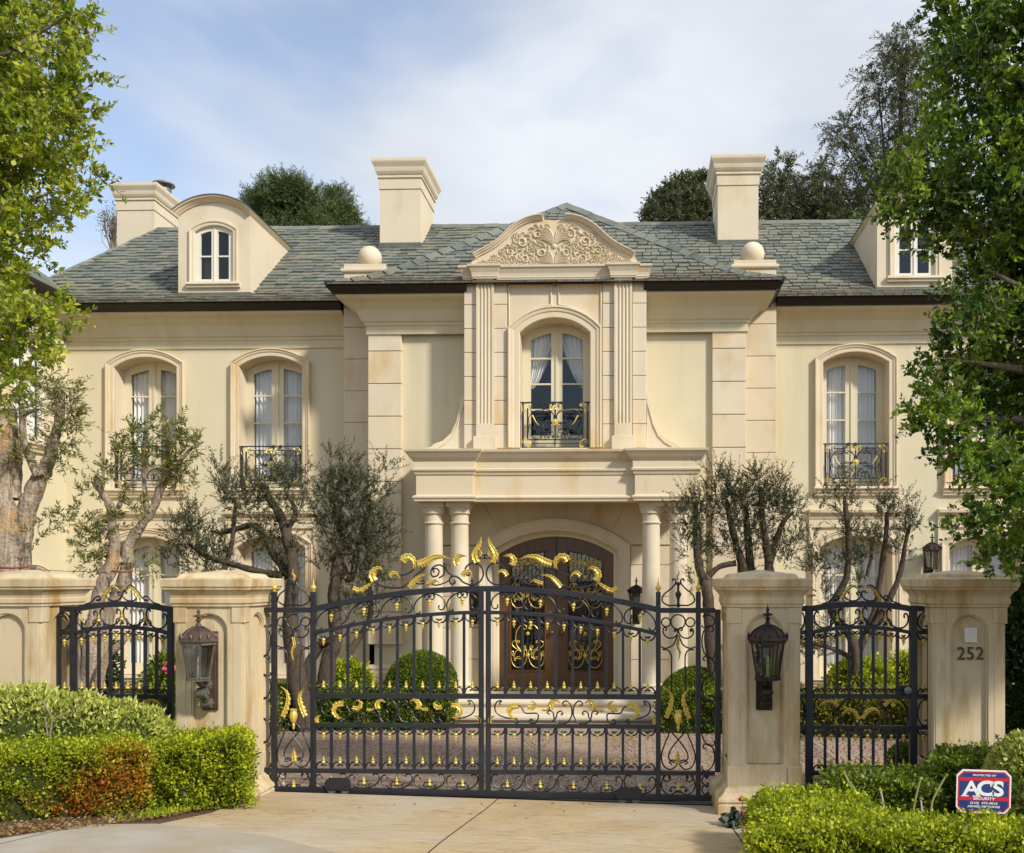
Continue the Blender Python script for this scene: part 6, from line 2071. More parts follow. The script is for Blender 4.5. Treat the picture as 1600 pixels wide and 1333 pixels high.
limb_tree('paperbark_tree', 'thick pale twisted paperbark tree with lopped limbs at the left edge', 12.3,
    [[(12, 1120, 0, 0.173), (12, 900, 0, 0.166), (8, 800, 0, 0.144), (0, 740, 0, 0.122), (8, 690, -.1, 0.094), (0, 640, -.1, 0.065)],
     [(36, 1120, .1, 0.122), (36, 880, .1, 0.122), (42, 800, .1, 0.122), (55, 760, .1, 0.108), (75, 722, .1, 0.083), (84, 690, .1, 0.072), (92, 660, .1, 0.061), (93, 610, .1, 0.054), (93, 607, .1, 0.014)],
     [(22, 780, .1, 0.086), (26, 720, .2, 0.072), (22, 680, .2, 0.065), (18, 640, .2, 0.050)],
     [(62, 745, 0, 0.065), (48, 718, 0, 0.050), (38, 690, 0, 0.043), (36, 650, 0, 0.040), (55, 640, 0, 0.022)],
     [(-5, 800, .1, 0.094), (-25, 740, .1, 0.072), (-30, 650, .1, 0.043)]],
    [(95, 610, 26, 26), (105, 640, 22, 20), (115, 655, 16, 12), (92, 690, 24, 20), (105, 710, 18, 14), (60, 625, 26, 22), (30, 640, 24, 20), (112, 670, 14, 8), (40, 700, 16, 8), (60, 725, 14, 8), (52, 840, 16, 8), (-20, 640, 40, 20), (75, 600, 16, 8)],
    'leaf_paper', 'bark_pale', 31, 0.082, 0.020, 14, PAPER, tl=(0.12, 0.32), up=0.15, droop=0.15)
limb_tree('paperbark_tree', 'leaning pale paperbark tree with several lopped limbs behind the left fence', 12.0,
    [[(128, 1130, 0, 0.108), (150, 960, 0, 0.098), (172, 890, 0, 0.090), (178, 862, 0, 0.067), (176, 820, 0, 0.057), (172, 790, 0, 0.051), (160, 770, 0, 0.041), (150, 748, 0, 0.041), (148, 745, 0, 0.013)],
     [(140, 1130, .1, 0.080), (165, 980, .1, 0.074), (195, 905, .1, 0.080), (200, 855, .1, 0.064), (218, 825, .1, 0.057), (240, 795, .1, 0.054), (250, 765, .1, 0.051), (262, 742, .1, 0.045), (264, 700, .1, 0.037), (262, 660, .1, 0.034), (262, 655, .1, 0.013)],
     [(230, 800, .15, 0.041), (226, 760, .15, 0.030), (225, 700, .15, 0.030), (226, 680, .15, 0.013)],
     [(255, 750, .05, 0.034), (278, 725, .05, 0.030), (300, 700, .05, 0.020), (318, 690, .05, 0.013)],
     [(184, 795, 0, 0.034), (192, 775, 0, 0.023), (202, 755, 0, 0.020)],
     [(176, 845, 0, 0.027), (158, 830, 0, 0.023), (150, 820, 0, 0.020)],
     [(190, 880, .05, 0.034), (176, 862, .05, 0.030), (165, 872, .05, 0.020)],
     [(132, 1130, -.1, 0.067), (160, 1045, -.15, 0.051), (190, 1005, -.15, 0.041), (215, 975, -.1, 0.030)]],
    [(262, 665, 22, 18), (275, 680, 22, 20), (225, 680, 22, 20), (210, 700, 24, 18), (240, 715, 24, 20), (285, 715, 16, 14), (310, 698, 12, 10), (270, 735, 22, 18), (195, 715, 18, 12), (285, 750, 18, 14), (205, 795, 20, 18), (190, 745, 18, 12), (140, 770, 16, 10), (125, 800, 14, 8), (135, 815, 18, 10), (150, 850, 20, 16), (130, 845, 18, 14), (165, 835, 16, 10), (140, 880, 16, 10), (75, 815, 12, 6), (95, 812, 10, 5), (168, 740, 14, 8), (225, 885, 16, 12), (180, 815, 14, 8)],
    'leaf_paper', 'bark_pale', 32, 0.082, 0.020, 13, PAPER, base=(1, 7), tl=(0.10, 0.218), up=0.15, droop=0.15)
OL = 'olive trees in front of the house'
ol = dict(leafm='leaf_olive', barkm='bark_dark', L=0.060, W=0.019, per=20, group=OL, tl=(0.14, 0.44), up=0.7, out=0.5, twr=0.0028, along=0.7, spread=0.75, dens=2.7)
limb_tree('olive_tree', 'wide grey green olive tree with crossing limbs below the second upper window', 15.6,
    [[(478, 1100, 0, .17), (462, 1040, 0, .15), (455, 960, 0, .12), (458, 900, 0, .10), (452, 850, 0, .09), (440, 810, 0, .08), (425, 785, 0, .06), (405, 755, 0, .045)],
     [(452, 900, .1, .08), (430, 870, .1, .065), (410, 835, .1, .06), (395, 820, .1, .05), (350, 832, .1, .04), (330, 830, .1, .02)],
     [(350, 890, 0, .04), (362, 850, 0, .04), (366, 810, 0, .035), (368, 785, 0, .02)],
     [(448, 830, 0, .05), (462, 800, 0, .04), (448, 770, 0, .025)],
     [(440, 900, 0, .07), (400, 892, 0, .05), (360, 880, 0, .05), (320, 868, 0, .04), (295, 850, 0, .025)]],
    [(365, 775, 26, 22), (395, 765, 22, 16), (350, 760, 20, 14), (430, 765, 24, 18), (455, 755, 20, 14), (445, 800, 22, 14), (470, 790, 16, 10), (420, 830, 26, 18), (440, 860, 26, 20), (400, 850, 18, 12), (330, 850, 26, 20), (300, 845, 24, 20), (280, 830, 22, 18), (310, 875, 26, 24), (345, 880, 24, 20), (270, 870, 16, 10), (300, 810, 18, 12), (385, 800, 20, 14), (440, 890, 20, 14), (420, 740, 14, 5), (480, 735, 12, 4), (345, 735, 12, 4)], seed=41, **ol)
limb_tree('olive_tree', 'bushy upright olive tree left of the entrance columns', 16.2,
    [[(506, 1105, 0, .16), (512, 1040, 0, .14), (525, 1000, 0, .10), (522, 930, 0, .11), (528, 880, 0, .10), (535, 840, 0, .07), (525, 790, 0, .05), (530, 750, 0, .03)],
     [(530, 880, .1, .07), (548, 905, .1, .06), (560, 850, .1, .05), (575, 800, .1, .04), (578, 770, .1, .02)],
     [(545, 1020, 0, .07), (565, 990, .1, .06), (580, 960, .1, .05), (575, 900, .1, .04)],
     [(490, 1105, .1, .12), (480, 1050, .1, .10), (500, 1010, .1, .08), (520, 1000, 0, .08)]],
    [(525, 760, 24, 24), (545, 745, 20, 16), (560, 765, 24, 24), (590, 770, 20, 16), (515, 800, 26, 28), (545, 800, 28, 30), (575, 810, 26, 24), (520, 835, 26, 28), (550, 850, 28, 28), (585, 850, 24, 22), (530, 870, 22, 18), (600, 870, 18, 14), (560, 895, 24, 20), (585, 905, 20, 14), (510, 770, 16, 10), (600, 830, 18, 12), (545, 720, 10, 5), (520, 715, 8, 4), (600, 730, 12, 6), (555, 940, 22, 16), (585, 935, 18, 10), (505, 880, 14, 8)], seed=42, **ol)
limb_tree('olive_tree', 'dark many stemmed olive tree right of the entrance columns', 16.0,
    [[(1118, 1100, 0, .13), (1112, 1000, 0, .11), (1106, 935, 0, .09), (1098, 905, 0, .075), (1090, 870, 0, .07), (1090, 820, 0, .06), (1086, 785, 0, .04)],
     [(1150, 1100, .1, .12), (1152, 980, .1, .10), (1160, 890, .1, .08), (1150, 850, .1, .06), (1140, 810, .1, .05), (1135, 780, .1, .03)],
     [(1170, 1100, .2, .12), (1170, 960, .2, .10), (1172, 880, .2, .08), (1168, 830, .2, .06), (1165, 790, .2, .04)],
     [(1195, 1100, 0, .12), (1200, 960, 0, .10), (1202, 885, 0, .08), (1196, 840, 0, .065), (1190, 800, 0, .05), (1188, 760, 0, .03)],
     [(1203, 880, .1, .06), (1212, 845, .1, .05), (1225, 815, .1, .04), (1240, 800, .1, .025)],
     [(1108, 900, 0, .05), (1125, 885, 0, .045), (1150, 880, 0, .05)]],
    [(1085, 790, 22, 20), (1095, 820, 22, 18), (1080, 850, 22, 16), (1100, 865, 20, 14), (1070, 830, 16, 8), (1125, 775, 22, 22), (1140, 800, 24, 22), (1150, 770, 20, 18), (1170, 790, 24, 24), (1160, 830, 24, 20), (1190, 770, 22, 20), (1205, 790, 22, 20), (1190, 830, 22, 18), (1225, 790, 22, 20), (1240, 800, 18, 16), (1140, 850, 20, 14), (1215, 850, 22, 16), (1225, 875, 18, 12), (1140, 745, 12, 7), (1180, 740, 12, 8), (1120, 740, 10, 6), (1215, 755, 12, 7), (1245, 840, 14, 8), (1170, 870, 18, 12), (1090, 905, 14, 8), (1055, 800, 10, 4)], seed=43, **ol)
limb_tree('olive_tree', 'thin olive tree with three stems before the right ground floor window', 16.6,
    [[(1335, 1105, 0, .10), (1335, 1010, 0, .085), (1300, 955, 0, .07), (1322, 905, 0, .06), (1326, 850, 0, .055), (1322, 800, 0, .045), (1320, 780, 0, .03)],
     [(1340, 1020, .1, .07), (1365, 960, .1, .06), (1376, 900, .1, .05), (1384, 840, .1, .045), (1386, 800, .1, .03)],
     [(1345, 1010, 0, .06), (1385, 945, 0, .055), (1405, 900, 0, .05), (1415, 850, 0, .04), (1422, 820, 0, .03)],
     [(1355, 900, .1, .03), (1362, 860, .1, .03), (1358, 840, .1, .02)],
     [(1335, 1030, .1, .05), (1290, 1010, .1, .04), (1250, 1005, .1, .03)]],
    [(1322, 790, 18, 14), (1318, 765, 14, 8), (1330, 830, 18, 14), (1325, 870, 18, 12), (1290, 880, 18, 12), (1270, 890, 16, 12), (1285, 925, 14, 8), (1385, 810, 16, 12), (1388, 790, 14, 9), (1380, 850, 16, 10), (1420, 825, 14, 12), (1425, 810, 12, 8), (1410, 860, 14, 8), (1360, 840, 14, 10), (1350, 870, 16, 10), (1300, 765, 10, 4), (1365, 770, 12, 4), (1410, 785, 12, 4), (1280, 790, 10, 4), (1290, 990, 20, 14), (1275, 1020, 20, 14), (1250, 1010, 18, 12), (1310, 960, 14, 8), (1265, 850, 14, 7), (1345, 910, 14, 8)], seed=44, **ol)

# ---------------------------------------------------------------- far trees
def far_tree(name, label, Y, base_px, clumps, leafm, seed, tw, per, L, W, tl, up, limbs, group='trees behind the house', barkm='bark_dark', tr=0.3, out=0.8, droop=0, along=0.55):
    cl = []
    for (px, py, r) in clumps:
        p = PT(px, py, Y + random.uniform(-1, 1)); cl.append((p.x, p.y, p.z, r * Y / 1500))
    xb = X(base_px, Y)
    lm = [([(xb, Y, ZG - 0.1), (xb, Y, ZZ(700, Y)), tuple(PT(limbs[0][0], limbs[0][1], Y))], [tr, tr * 0.8, tr * 0.35])]
    for (a, b) in zip(limbs[:-1], limbs[1:]):
        s = PT(base_px, max(b[1] + 150, 360), Y)
        lm.append(([tuple(s), tuple((s + PT(b[0], b[1], Y)) / 2 + Vector((0, 0, 0.3))), tuple(PT(b[0], b[1], Y))], [tr * 0.3, tr * 0.2, tr * 0.06]))
    crown_tree(name, label, 'tree', cl, lm, leafm, barkm, seed, tw=tw, per=per, L=L, W=W, tl=tl, up=up, group=group, twr=0.009, out=out, droop=droop, along=along)
far_tree('pine_tree', 'rounded dark pine tree behind the roof right of the left dormer', 38, 440, [(405, 318, 20), (425, 305, 24), (448, 297, 24), (470, 312, 24), (412, 345, 26), (440, 335, 26), (465, 340, 26), (480, 330, 18), (400, 335, 14), (490, 350, 18), (440, 380, 40), (400, 385, 30), (455, 292, 12)], 'leaf_pine', 51, 60, 26, 0.16, 0.028, (0.3, 0.7), 0.6, [(440, 320), (415, 310), (465, 315)])
far_tree('pine_tree', 'smaller dark pine tree left of the centre chimney', 40, 525, [(515, 318, 20), (530, 312, 16), (510, 340, 20), (538, 338, 18), (550, 352, 14), (525, 370, 34), (505, 355, 14), (560, 366, 14)], 'leaf_pine', 52, 60, 26, 0.16, 0.028, (0.3, 0.7), 0.6, [(525, 330), (512, 320), (540, 335)])
far_tree('broadleaf_tree', 'rounded dark tree behind the roof left of the right chimney', 36, 1065, [(1030, 325, 18), (1050, 308, 20), (1075, 295, 20), (1098, 290, 18), (1050, 330, 22), (1080, 322, 24), (1102, 318, 18), (1030, 345, 22), (1060, 360, 36), (1100, 350, 30), (1018, 338, 10)], 'leaf_gum', 53, 90, 20, 0.14, 0.06, (0.2, 0.5), 0.3, [(1065, 320), (1040, 320), (1090, 305)])
gum = dict(leafm='leaf_gum', per=24, L=0.17, W=0.04, tl=(0.4, 0.9), up=-0.25, droop=0.35, along=0.8, barkm='bark_dark')
far_tree('eucalyptus_tree', 'tall slender grey eucalyptus rising behind the right dormer', 34, 1392, [(1400, 75, 20), (1420, 62, 20), (1432, 90, 18), (1395, 100, 14), (1375, 82, 8), (1365, 102, 9), (1418, 115, 20), (1368, 135, 14), (1350, 125, 10), (1400, 140, 16), (1430, 140, 20), (1352, 150, 9), (1385, 165, 14), (1420, 175, 18), (1440, 200, 22), (1345, 190, 14), (1325, 195, 12), (1300, 205, 12), (1315, 215, 14), (1345, 225, 16), (1380, 205, 16), (1405, 225, 18), (1362, 255, 20), (1390, 265, 22), (1330, 245, 16), (1420, 265, 24), (1340, 285, 22), (1370, 310, 26), (1400, 320, 26), (1335, 325, 20)], seed=54, tw=30, limbs=[(1410, 100), (1370, 120), (1420, 70), (1310, 210), (1345, 200), (1435, 160)], tr=0.22, **gum, )
far_tree('eucalyptus_tree', 'low dark eucalyptus behind the roof right of the right chimney', 33, 1222, [(1222, 262, 16), (1232, 280, 14), (1208, 285, 16), (1215, 310, 22), (1240, 312, 18), (1200, 325, 16), (1228, 340, 24), (1245, 335, 14)], seed=55, tw=45, limbs=[(1220, 290), (1230, 270)], tr=0.14, **gum)
far_tree('eucalyptus_tree', 'dark eucalyptus clump between the low tree and the right dormer', 33.5, 1285, [(1272, 275, 14), (1285, 262, 12), (1290, 290, 18), (1268, 305, 18), (1305, 300, 14), (1290, 325, 24), (1315, 325, 18), (1268, 335, 18), (1310, 345, 20)], seed=56, tw=45, limbs=[(1285, 290), (1275, 270)], tr=0.14, **gum)
def bare_tree():
    t = thing('bare_tree', (X(172, 33), 33, ZG), 'small almost leafless tree left of the far left chimney', 'tree', 'trees behind the house')
    c = MB()
    rng = np.random.default_rng(8)
    A, B, C_ = [], [], []
    c.tube([(X(180, 33), 33, ZG - 0.1), (X(180, 33), 33, 7), tuple(PT(175, 350, 33))], [0.15, 0.1, 0.04], 6)
    for k in range(46):
        a = rng.uniform(0.2, 2.9)
        s = PT(178, rng.uniform(340, 420), 33)
        e = PT(172 + math.cos(a) * 26 * rng.uniform(0.3, 1), 356 - math.sin(a) * 44 * rng.uniform(0.2, 1), 33 + rng.uniform(-.6, .6))
        m = (s + e) / 2 + Vector((rng.uniform(-.2, .2), 0, rng.uniform(-.1, .2)))
        c.tube([s, m, e], [0.016, 0.011, 0.004], 4)
        for j in range(3): A.append(np.array(e.lerp(m, j * 0.3))); B.append(unit(rng.normal(size=3))); C_.append(0.35)
    c.build('trunk', 'bark_mid', t, recalc=False)
    quads_mesh('crown', twig_leaves(np.array(A), np.array(B), np.array(C_), 3, 0.09, 0.04, rng), 'leaf_gum', t)
bare_tree()

# ---------------------------------------------------------------- hedges
def hedge(name, label, foot, ztop, leafm, seed, dens=3000, L=0.03, W=0.02, cat='hedge', group=None, jit=0.03, zbase=0.02, round_=0.0, core='hedge_core', wob=0.034, shag=0.045):
    """clipped hedge on a plan footprint (counter-clockwise), ztop(x,y) height of its top"""
    rng = np.random.default_rng(seed)
    n = len(foot)
    cx, cy = sum(p[0] for p in foot) / n, sum(p[1] for p in foot) / n
    t = thing(name, (cx, cy, G(cx, cy)), label, cat, group)
    ins = [(cx + (p[0] - cx) * (1 - 0.085 / max(0.2, math.hypot(p[0] - cx, p[1] - cy))), cy + (p[1] - cy) * (1 - 0.085 / max(0.2, math.hypot(p[0] - cx, p[1] - cy)))) for p in foot]
    c = MB()
    lo = [(p[0], p[1], G(p[0], p[1]) - 0.05) for p in ins]
    hi = [(p[0], p[1], ztop(p[0], p[1]) - 0.075) for p in ins]
    tri = tessellate_polygon([[Vector((p[0], p[1], 0)) for p in ins]])
    c.add(lo + hi, [(i, (i + 1) % n, n + (i + 1) % n, n + i) for i in range(n)] + [tuple(n + i for i in f) for f in tri])
    c.build('branches', core, t)
    P, D = [], []
    for i in range(n):
        a, b = np.array(foot[i]), np.array(foot[(i + 1) % n])
        ln = np.linalg.norm(b - a)
        za = ztop((a[0] + b[0]) / 2, (a[1] + b[1]) / 2) - G((a[0] + b[0]) / 2, (a[1] + b[1]) / 2)
        m = int(ln * za * dens)
        if m < 1: continue
        u = rng.uniform(0, 1, m)
        v = rng.uniform(0, 1, m) ** 0.92
        xy = a + (b - a) * u[:, None]
        nor = np.array([(b - a)[1], -(b - a)[0]]) / ln
        bulge = wob * (np.sin(u * ln * 7 + i) + np.sin(u * ln * 17 + v * 9)) + rng.normal(size=m) * jit - round_ * np.maximum(0, v - 0.75) * 4 * 0.1
        xy = xy + nor * bulge[:, None]
        zt = np.array([ztop(q[0], q[1]) for q in xy]); zg = np.array([G(q[0], q[1]) for q in xy]) + zbase
        P.append(np.column_stack([xy, zg + (zt - zg) * v]))
        D.append(np.column_stack([np.tile(nor, (m, 1)), np.full(m, 0.35)]) + rng.normal(size=(m, 3)) * 0.7)
    # top
    T = [np.array([foot[i] for i in f]) for f in tessellate_polygon([[Vector((p[0], p[1], 0)) for p in foot]])]
    for tr3 in T:
        ar = abs(np.cross(tr3[1] - tr3[0], tr3[2] - tr3[0])) / 2
        m = int(ar * dens)
        if m < 1: continue
        r1, r2 = np.sqrt(rng.uniform(0, 1, (m, 1))), rng.uniform(0, 1, (m, 1))
        xy = tr3[0] * (1 - r1) + tr3[1] * r1 * (1 - r2) + tr3[2] * r1 * r2
        z = np.array([ztop(q[0], q[1]) for q in xy]) + rng.normal(size=m) * jit * 0.8 + wob * 0.6 * np.sin(xy[:, 0] * 9) * np.sin(xy[:, 1] * 11) + shag * rng.uniform(0, 1, m) ** 4
        P.append(np.column_stack([xy, z - 0.012]))
        D.append(np.tile([0, 0, 0.8], (m, 1)) + rng.normal(size=(m, 3)) * 0.7)
    P, D = np.concatenate(P), np.concatenate(D)
    s = rng.uniform(0.55, 1.4, len(P))
    quads_mesh('leaves', leaf_quads(P, D, L * s, W * s, rng, 0.1), leafm, t)
    return t
gp = lambda px, py: GP(px, py)
# left front hedge with browned end, then the clipped end by the pillar
a0, a1 = (X(-120, 6.9), 6.9), gp(222, 1272)
b0, b1 = gp(222, 1268), (X(374, 8.12), 8.12)
def dirn(a, b):
    d = Vector((b[0] - a[0], b[1] - a[1])).normalized()
    return d, Vector((-d.y, d.x))
d_, n_ = dirn(a0, a1)
zt1 = lambda x, y: ZZ(1166, a1[1], 180) + (x - a1[0]) * (-0.035) + 0.0 * y
f1 = [a0, a1, (a1[0] + n_.x * 0.55, a1[1] + n_.y * 0.55), (a0[0] + n_.x * 0.55, a0[1] + n_.y * 0.55)]
cR = Vector((a1[0] - 0.16, a1[1] - 0.05, zt1(a1[0], 0) - 0.26))
cR2 = PT(115, 1262, a1[1] - 0.35)
leafmat('leaf_hedge', [(0.08, 0.13, 0.008), (0.27, 0.33, 0.014), (0.60, 0.60, 0.035)], 0.4, nscale=5, spot=[(tuple(cR), 0.27, (0.50, 0.16, 0.025)), (tuple(cR2), 0.24, (0.46, 0.10, 0.02)), (tuple(PT(35, 1275, a1[1] - 0.6)), 0.16, (0.45, 0.25, 0.05)), (tuple(PT(60, 1235, a1[1] - 0.6)), 0.12, (0.50, 0.24, 0.03))])
hedge('boxwood_hedge', 'low boxwood hedge with browned red leaves at its end, lower left', f1, zt1, 'leaf_hedge', 61, dens=9500, L=0.027, W=0.019, group='clipped hedges in front of the wall')
d2_, n2_ = dirn(b0, b1)
b0 = (b0[0] + 0.02, b0[1] + 0.05)
zt2 = lambda x, y: ZZ(1172, b0[1], 240) + (ZZ(1152, b1[1], 390) - ZZ(1172, b0[1], 240)) * max(0, min(1.3, (x - b0[0]) / (b1[0] - b0[0])))
f2 = [b0, b1, (X(388, 8.6), 8.6), (b0[0] - 0.3, b0[1] + 0.85)]
hedge('boxwood_hedge', 'bright green clipped hedge end against the left gate pillar', f2, zt2, 'leaf_box', 62, dens=9500, L=0.027, W=0.019, group='clipped hedges in front of the wall')
# variegated shrub mound behind it
def mound(name, label, cen, rad, leafm, seed, n, L, W, cat='shrub', group=None, corem='hedge_core', sq=1.0, rough=0.1):
    rng = np.random.default_rng(seed)
    zg = G(cen[0], cen[1])
    t = thing(name, (cen[0], cen[1], zg), label, cat, group)
    c = MB()
    pr_ = [(0.35, -1.0)] + [(math.cos(R(a)) * 0.93, math.sin(R(a)) * 0.93) for a in range(-60, 90, 15)] + [(0.001, 0.93)]
    c.lathe([(max(0.001, p[0] * 0.96), p[1] * 0.96) for p in pr_], (0, 0, 0), 18)
    c.v = [(cen[0] + v[0] * rad[0], cen[1] + v[1] * rad[1], cen[2] + v[2] * rad[2]) for v in c.v]
    lowest = min(v[2] for v in c.v)
    if lowest > zg - 0.03:
        c.v = [(v[0], v[1], zg - 0.03 if v[2] == lowest else v[2]) for v in c.v]
    c.build('branches', corem, t, smooth=60)
    d = unit(rng.normal(size=(n, 3)))
    d = d[d[:, 2] > -0.75]
    wob = 1 + rough * (np.sin(d[:, 0] * 9 + seed) * np.sin(d[:, 2] * 8 + 1) + np.sin(d[:, 1] * 11)) * 0.5 + rng.normal(size=len(d)) * rough * 0.35
    P = np.array(cen) + d * np.array(rad) * wob[:, None]
    keep = P[:, 2] > zg
    P, d = P[keep], d[keep]
    D = d + np.array([0, 0, 0.3]) + rng.normal(size=(len(d), 3)) * 0.65
    s = rng.uniform(0.7, 1.3, len(P))
    quads_mesh('leaves', leaf_quads(P, D, L * s, W * s, rng, 0.1), leafm, t)
    return t
def varieg():
    rng = np.random.default_rng(77)
    parts = [(-60, 1150, 8.2, 0.55, 0.40), (40, 1150, 8.15, 0.52, 0.40), (120, 1155, 8.25, 0.45, 0.37), (190, 1160, 8.4, 0.40, 0.33), (235, 1168, 8.5, 0.25, 0.26)]
    p0 = PT(80, 1150, 8.2)
    t = thing('variegated_shrub', (p0.x, p0.y, G(p0.x, p0.y)), 'mounded shrub with cream edged pale leaves behind the low hedge', 'shrub')
    Q, c = [], MB()
    for (px, py, Y, r, h) in parts:
        cen = PT(px, py, Y)
        c.lathe([(r * 0.5, G(cen.x, cen.y) - cen.z - 0.03)] + [(r * 0.9 * math.cos(R(a)), h * 0.88 * math.sin(R(a))) for a in range(-40, 90, 16)] + [(0.001, h * 0.88)], tuple(cen), 14)
        n = int(30000 * r * r)
        d = unit(rng.normal(size=(n, 3))); d = d[d[:, 2] > -0.6]
        P = np.array(cen) + d * np.array([r, r * 0.8, h]) * (1 + 0.05 * np.sin(d[:, [0]] * 13) + rng.normal(size=(len(d), 1)) * 0.045)
        Q.append(leaf_quads(P, d + np.array([0, 0, 0.5]) + rng.normal(size=(len(d), 3)) * 0.6, 0.05 * rng.uniform(0.7, 1.3, len(d)), 0.022, rng, 0.1))
    c.build('branches', 'hedge_core', t, smooth=60)
    quads_mesh('leaves', np.concatenate(Q), 'leaf_varieg', t)
    c = MB()
    for pts in ([(62, 1090), (72, 1105), (82, 1122), (78, 1150), (84, 1170)], [(130, 1098), (110, 1112), (90, 1122)], [(70, 1120), (74, 1145), (70, 1172)]):
        c.tube([PT(p[0], p[1], 7.78) for p in pts], [0.006, 0.007, 0.008, 0.008, 0.008][:len(pts)], 6)
    c.build('bare_stems', 'bark_mid', t)
varieg()
# right hedge: a clipped front run returning to the pillar, and a back run by the pedestrian gate
zr = lambda x, y: -1.555
fr0 = [(X(1190, 6.12), 6.12), (X(1900, 5.9), 5.9), (X(1880, 6.35), 6.35), (X(1400, 6.58), 6.58), (X(1330, 7.3), 7.3), (X(1186, 7.4), 7.4)]
hedge('boxwood_hedge', 'bright yellow green clipped hedge filling the lower right corner', fr0, lambda x, y: -1.605 - 0.015 * (y - 6.3), 'leaf_box', 63, dens=9000, L=0.027, W=0.019, group='clipped hedges in front of the wall')
fr1 = [(X(1296, 7.9), 7.9), (X(1452, 7.75), 7.75), (X(1462, 8.35), 8.35), (X(1292, 8.45), 8.45)]
hedge('boxwood_hedge', 'small green hedge in front of the narrow pedestrian gate', fr1, lambda x, y: -1.66, 'leaf_boxdark', 64, dens=5500, L=0.034, W=0.024, group='clipped hedges in front of the wall')
fr2 = [(X(1452, 8.05), 8.05), (X(1562, 8.0), 8.0), (X(1562, 8.65), 8.65), (X(1468, 8.65), 8.65)]
hedge('boxwood_hedge', 'green hedge block at the foot of the pillar numbered 252', fr2, lambda x, y: ZZ(1185, 8.2, 1510), 'leaf_boxdark', 65, dens=5500, L=0.034, W=0.024, group='clipped hedges in front of the wall', round_=0.3)
mound('variegated_shrub', 'pale leaved shrub behind the security sign at the right edge', tuple(PT(1602, 1222, 7.6)), (0.26, 0.32, 0.33), 'leaf_varieg', 66, 8000, 0.05, 0.028)
mound('dark_shrub', 'tall dark green shrub beyond the pillar at the right edge', tuple(PT(1640, 1090, 9.6)), (0.62, 0.5, 1.1), 'leaf_dark', 67, 16000, 0.085, 0.045)
mound('small_shrub', 'small dark bush behind the bottom of the pedestrian gate', tuple(PT(1418, 1195, 10.2)), (0.2, 0.2, 0.22), 'leaf_boxdark', 68, 1600, 0.04, 0.025)
# court planting
GRP = 'round clipped topiary balls beside the entrance'
mound('topiary_ball', 'round clipped topiary ball left of the entrance steps', tuple(PT(659, 1070, 16.4)), (0.585, 0.585, 0.56), 'leaf_boxdark', 71, 17000, 0.04, 0.026, 'topiary', GRP, rough=0.02)
mound('topiary_ball', 'round clipped topiary ball right of the entrance behind the gate panel', tuple(PT(1088, 1098, 16.2)), (0.62, 0.585, 0.58), 'leaf_boxdark', 72, 17000, 0.04, 0.026, 'topiary', GRP, rough=0.02)
CG = 'low clipped hedges around the court'
hedge('court_hedge', 'low clipped hedge along the court left of the entrance', [(X(428, 15.6), 15.6), (X(705, 15.85), 15.85), (X(700, 16.5), 16.5), (X(428, 16.3), 16.3)], lambda x, y: ZZ(1077, 15.8, 560), 'leaf_boxdark', 73, dens=3400, L=0.045, W=0.028, group=CG)
hedge('court_hedge', 'low clipped hedge along the court behind the right gate panel', [(X(1034, 15.6), 15.6), (X(1240, 15.4), 15.4), (X(1240, 16.2), 16.2), (X(1034, 16.3), 16.3)], lambda x, y: ZZ(1082, 15.6, 1090), 'leaf_boxdark', 74, dens=3400, L=0.045, W=0.028, group=CG)
hedge('court_hedge', 'yellowish hedge seen through the pedestrian gate', [(X(1242, 15.2), 15.2), (X(1470, 14.9), 14.9), (X(1470, 15.6), 15.6), (X(1242, 15.9), 15.9)], lambda x, y: ZZ(1090, 15.3, 1340), 'leaf_yellow', 75, dens=2200, L=0.06, W=0.034, group=CG, jit=0.05)
hedge('court_hedge', 'yellowish hedge seen through the left fence panel', [(X(85, 14.4), 14.4), (X(425, 15.0), 15.0), (X(425, 15.6), 15.6), (X(85, 15.0), 15.0)], lambda x, y: ZZ(1084, 14.8, 200), 'leaf_yellow', 76, dens=2200, L=0.06, W=0.034, group=CG, jit=0.05)
for i, (px, py, Y, r, h, lb) in enumerate(((1345, 1066, 16.9, 0.5, 0.36, 'low leafy shrub under the right ground floor window'), (1420, 1062, 17.2, 0.38, 0.42, 'leafy shrub under the right window next to the gate latch'), (545, 1066, 17.8, 0.38, 0.34, 'bright leafy shrub at the foot of the entrance quoins'), (1585, 1060, 14.5, 0.8, 0.7, 'dark shrub mass right of the numbered pillar'), (140, 1045, 13.6, 0.34, 0.55, 'dark broad leaved shrub behind the left fence panel'), (262, 1062, 13.4, 0.25, 0.3, 'small shrub with a pink flower beside the left pillar'))):
    mound('court_shrub', lb, tuple(PT(px, py, Y)), (r, r * 0.8, h), ['leaf_box', 'leaf_box', 'leaf_box', 'leaf_dark', 'leaf_dark', 'leaf_boxdark'][i], 80 + i, int(9000 * r), 0.07, 0.04, rough=0.3)
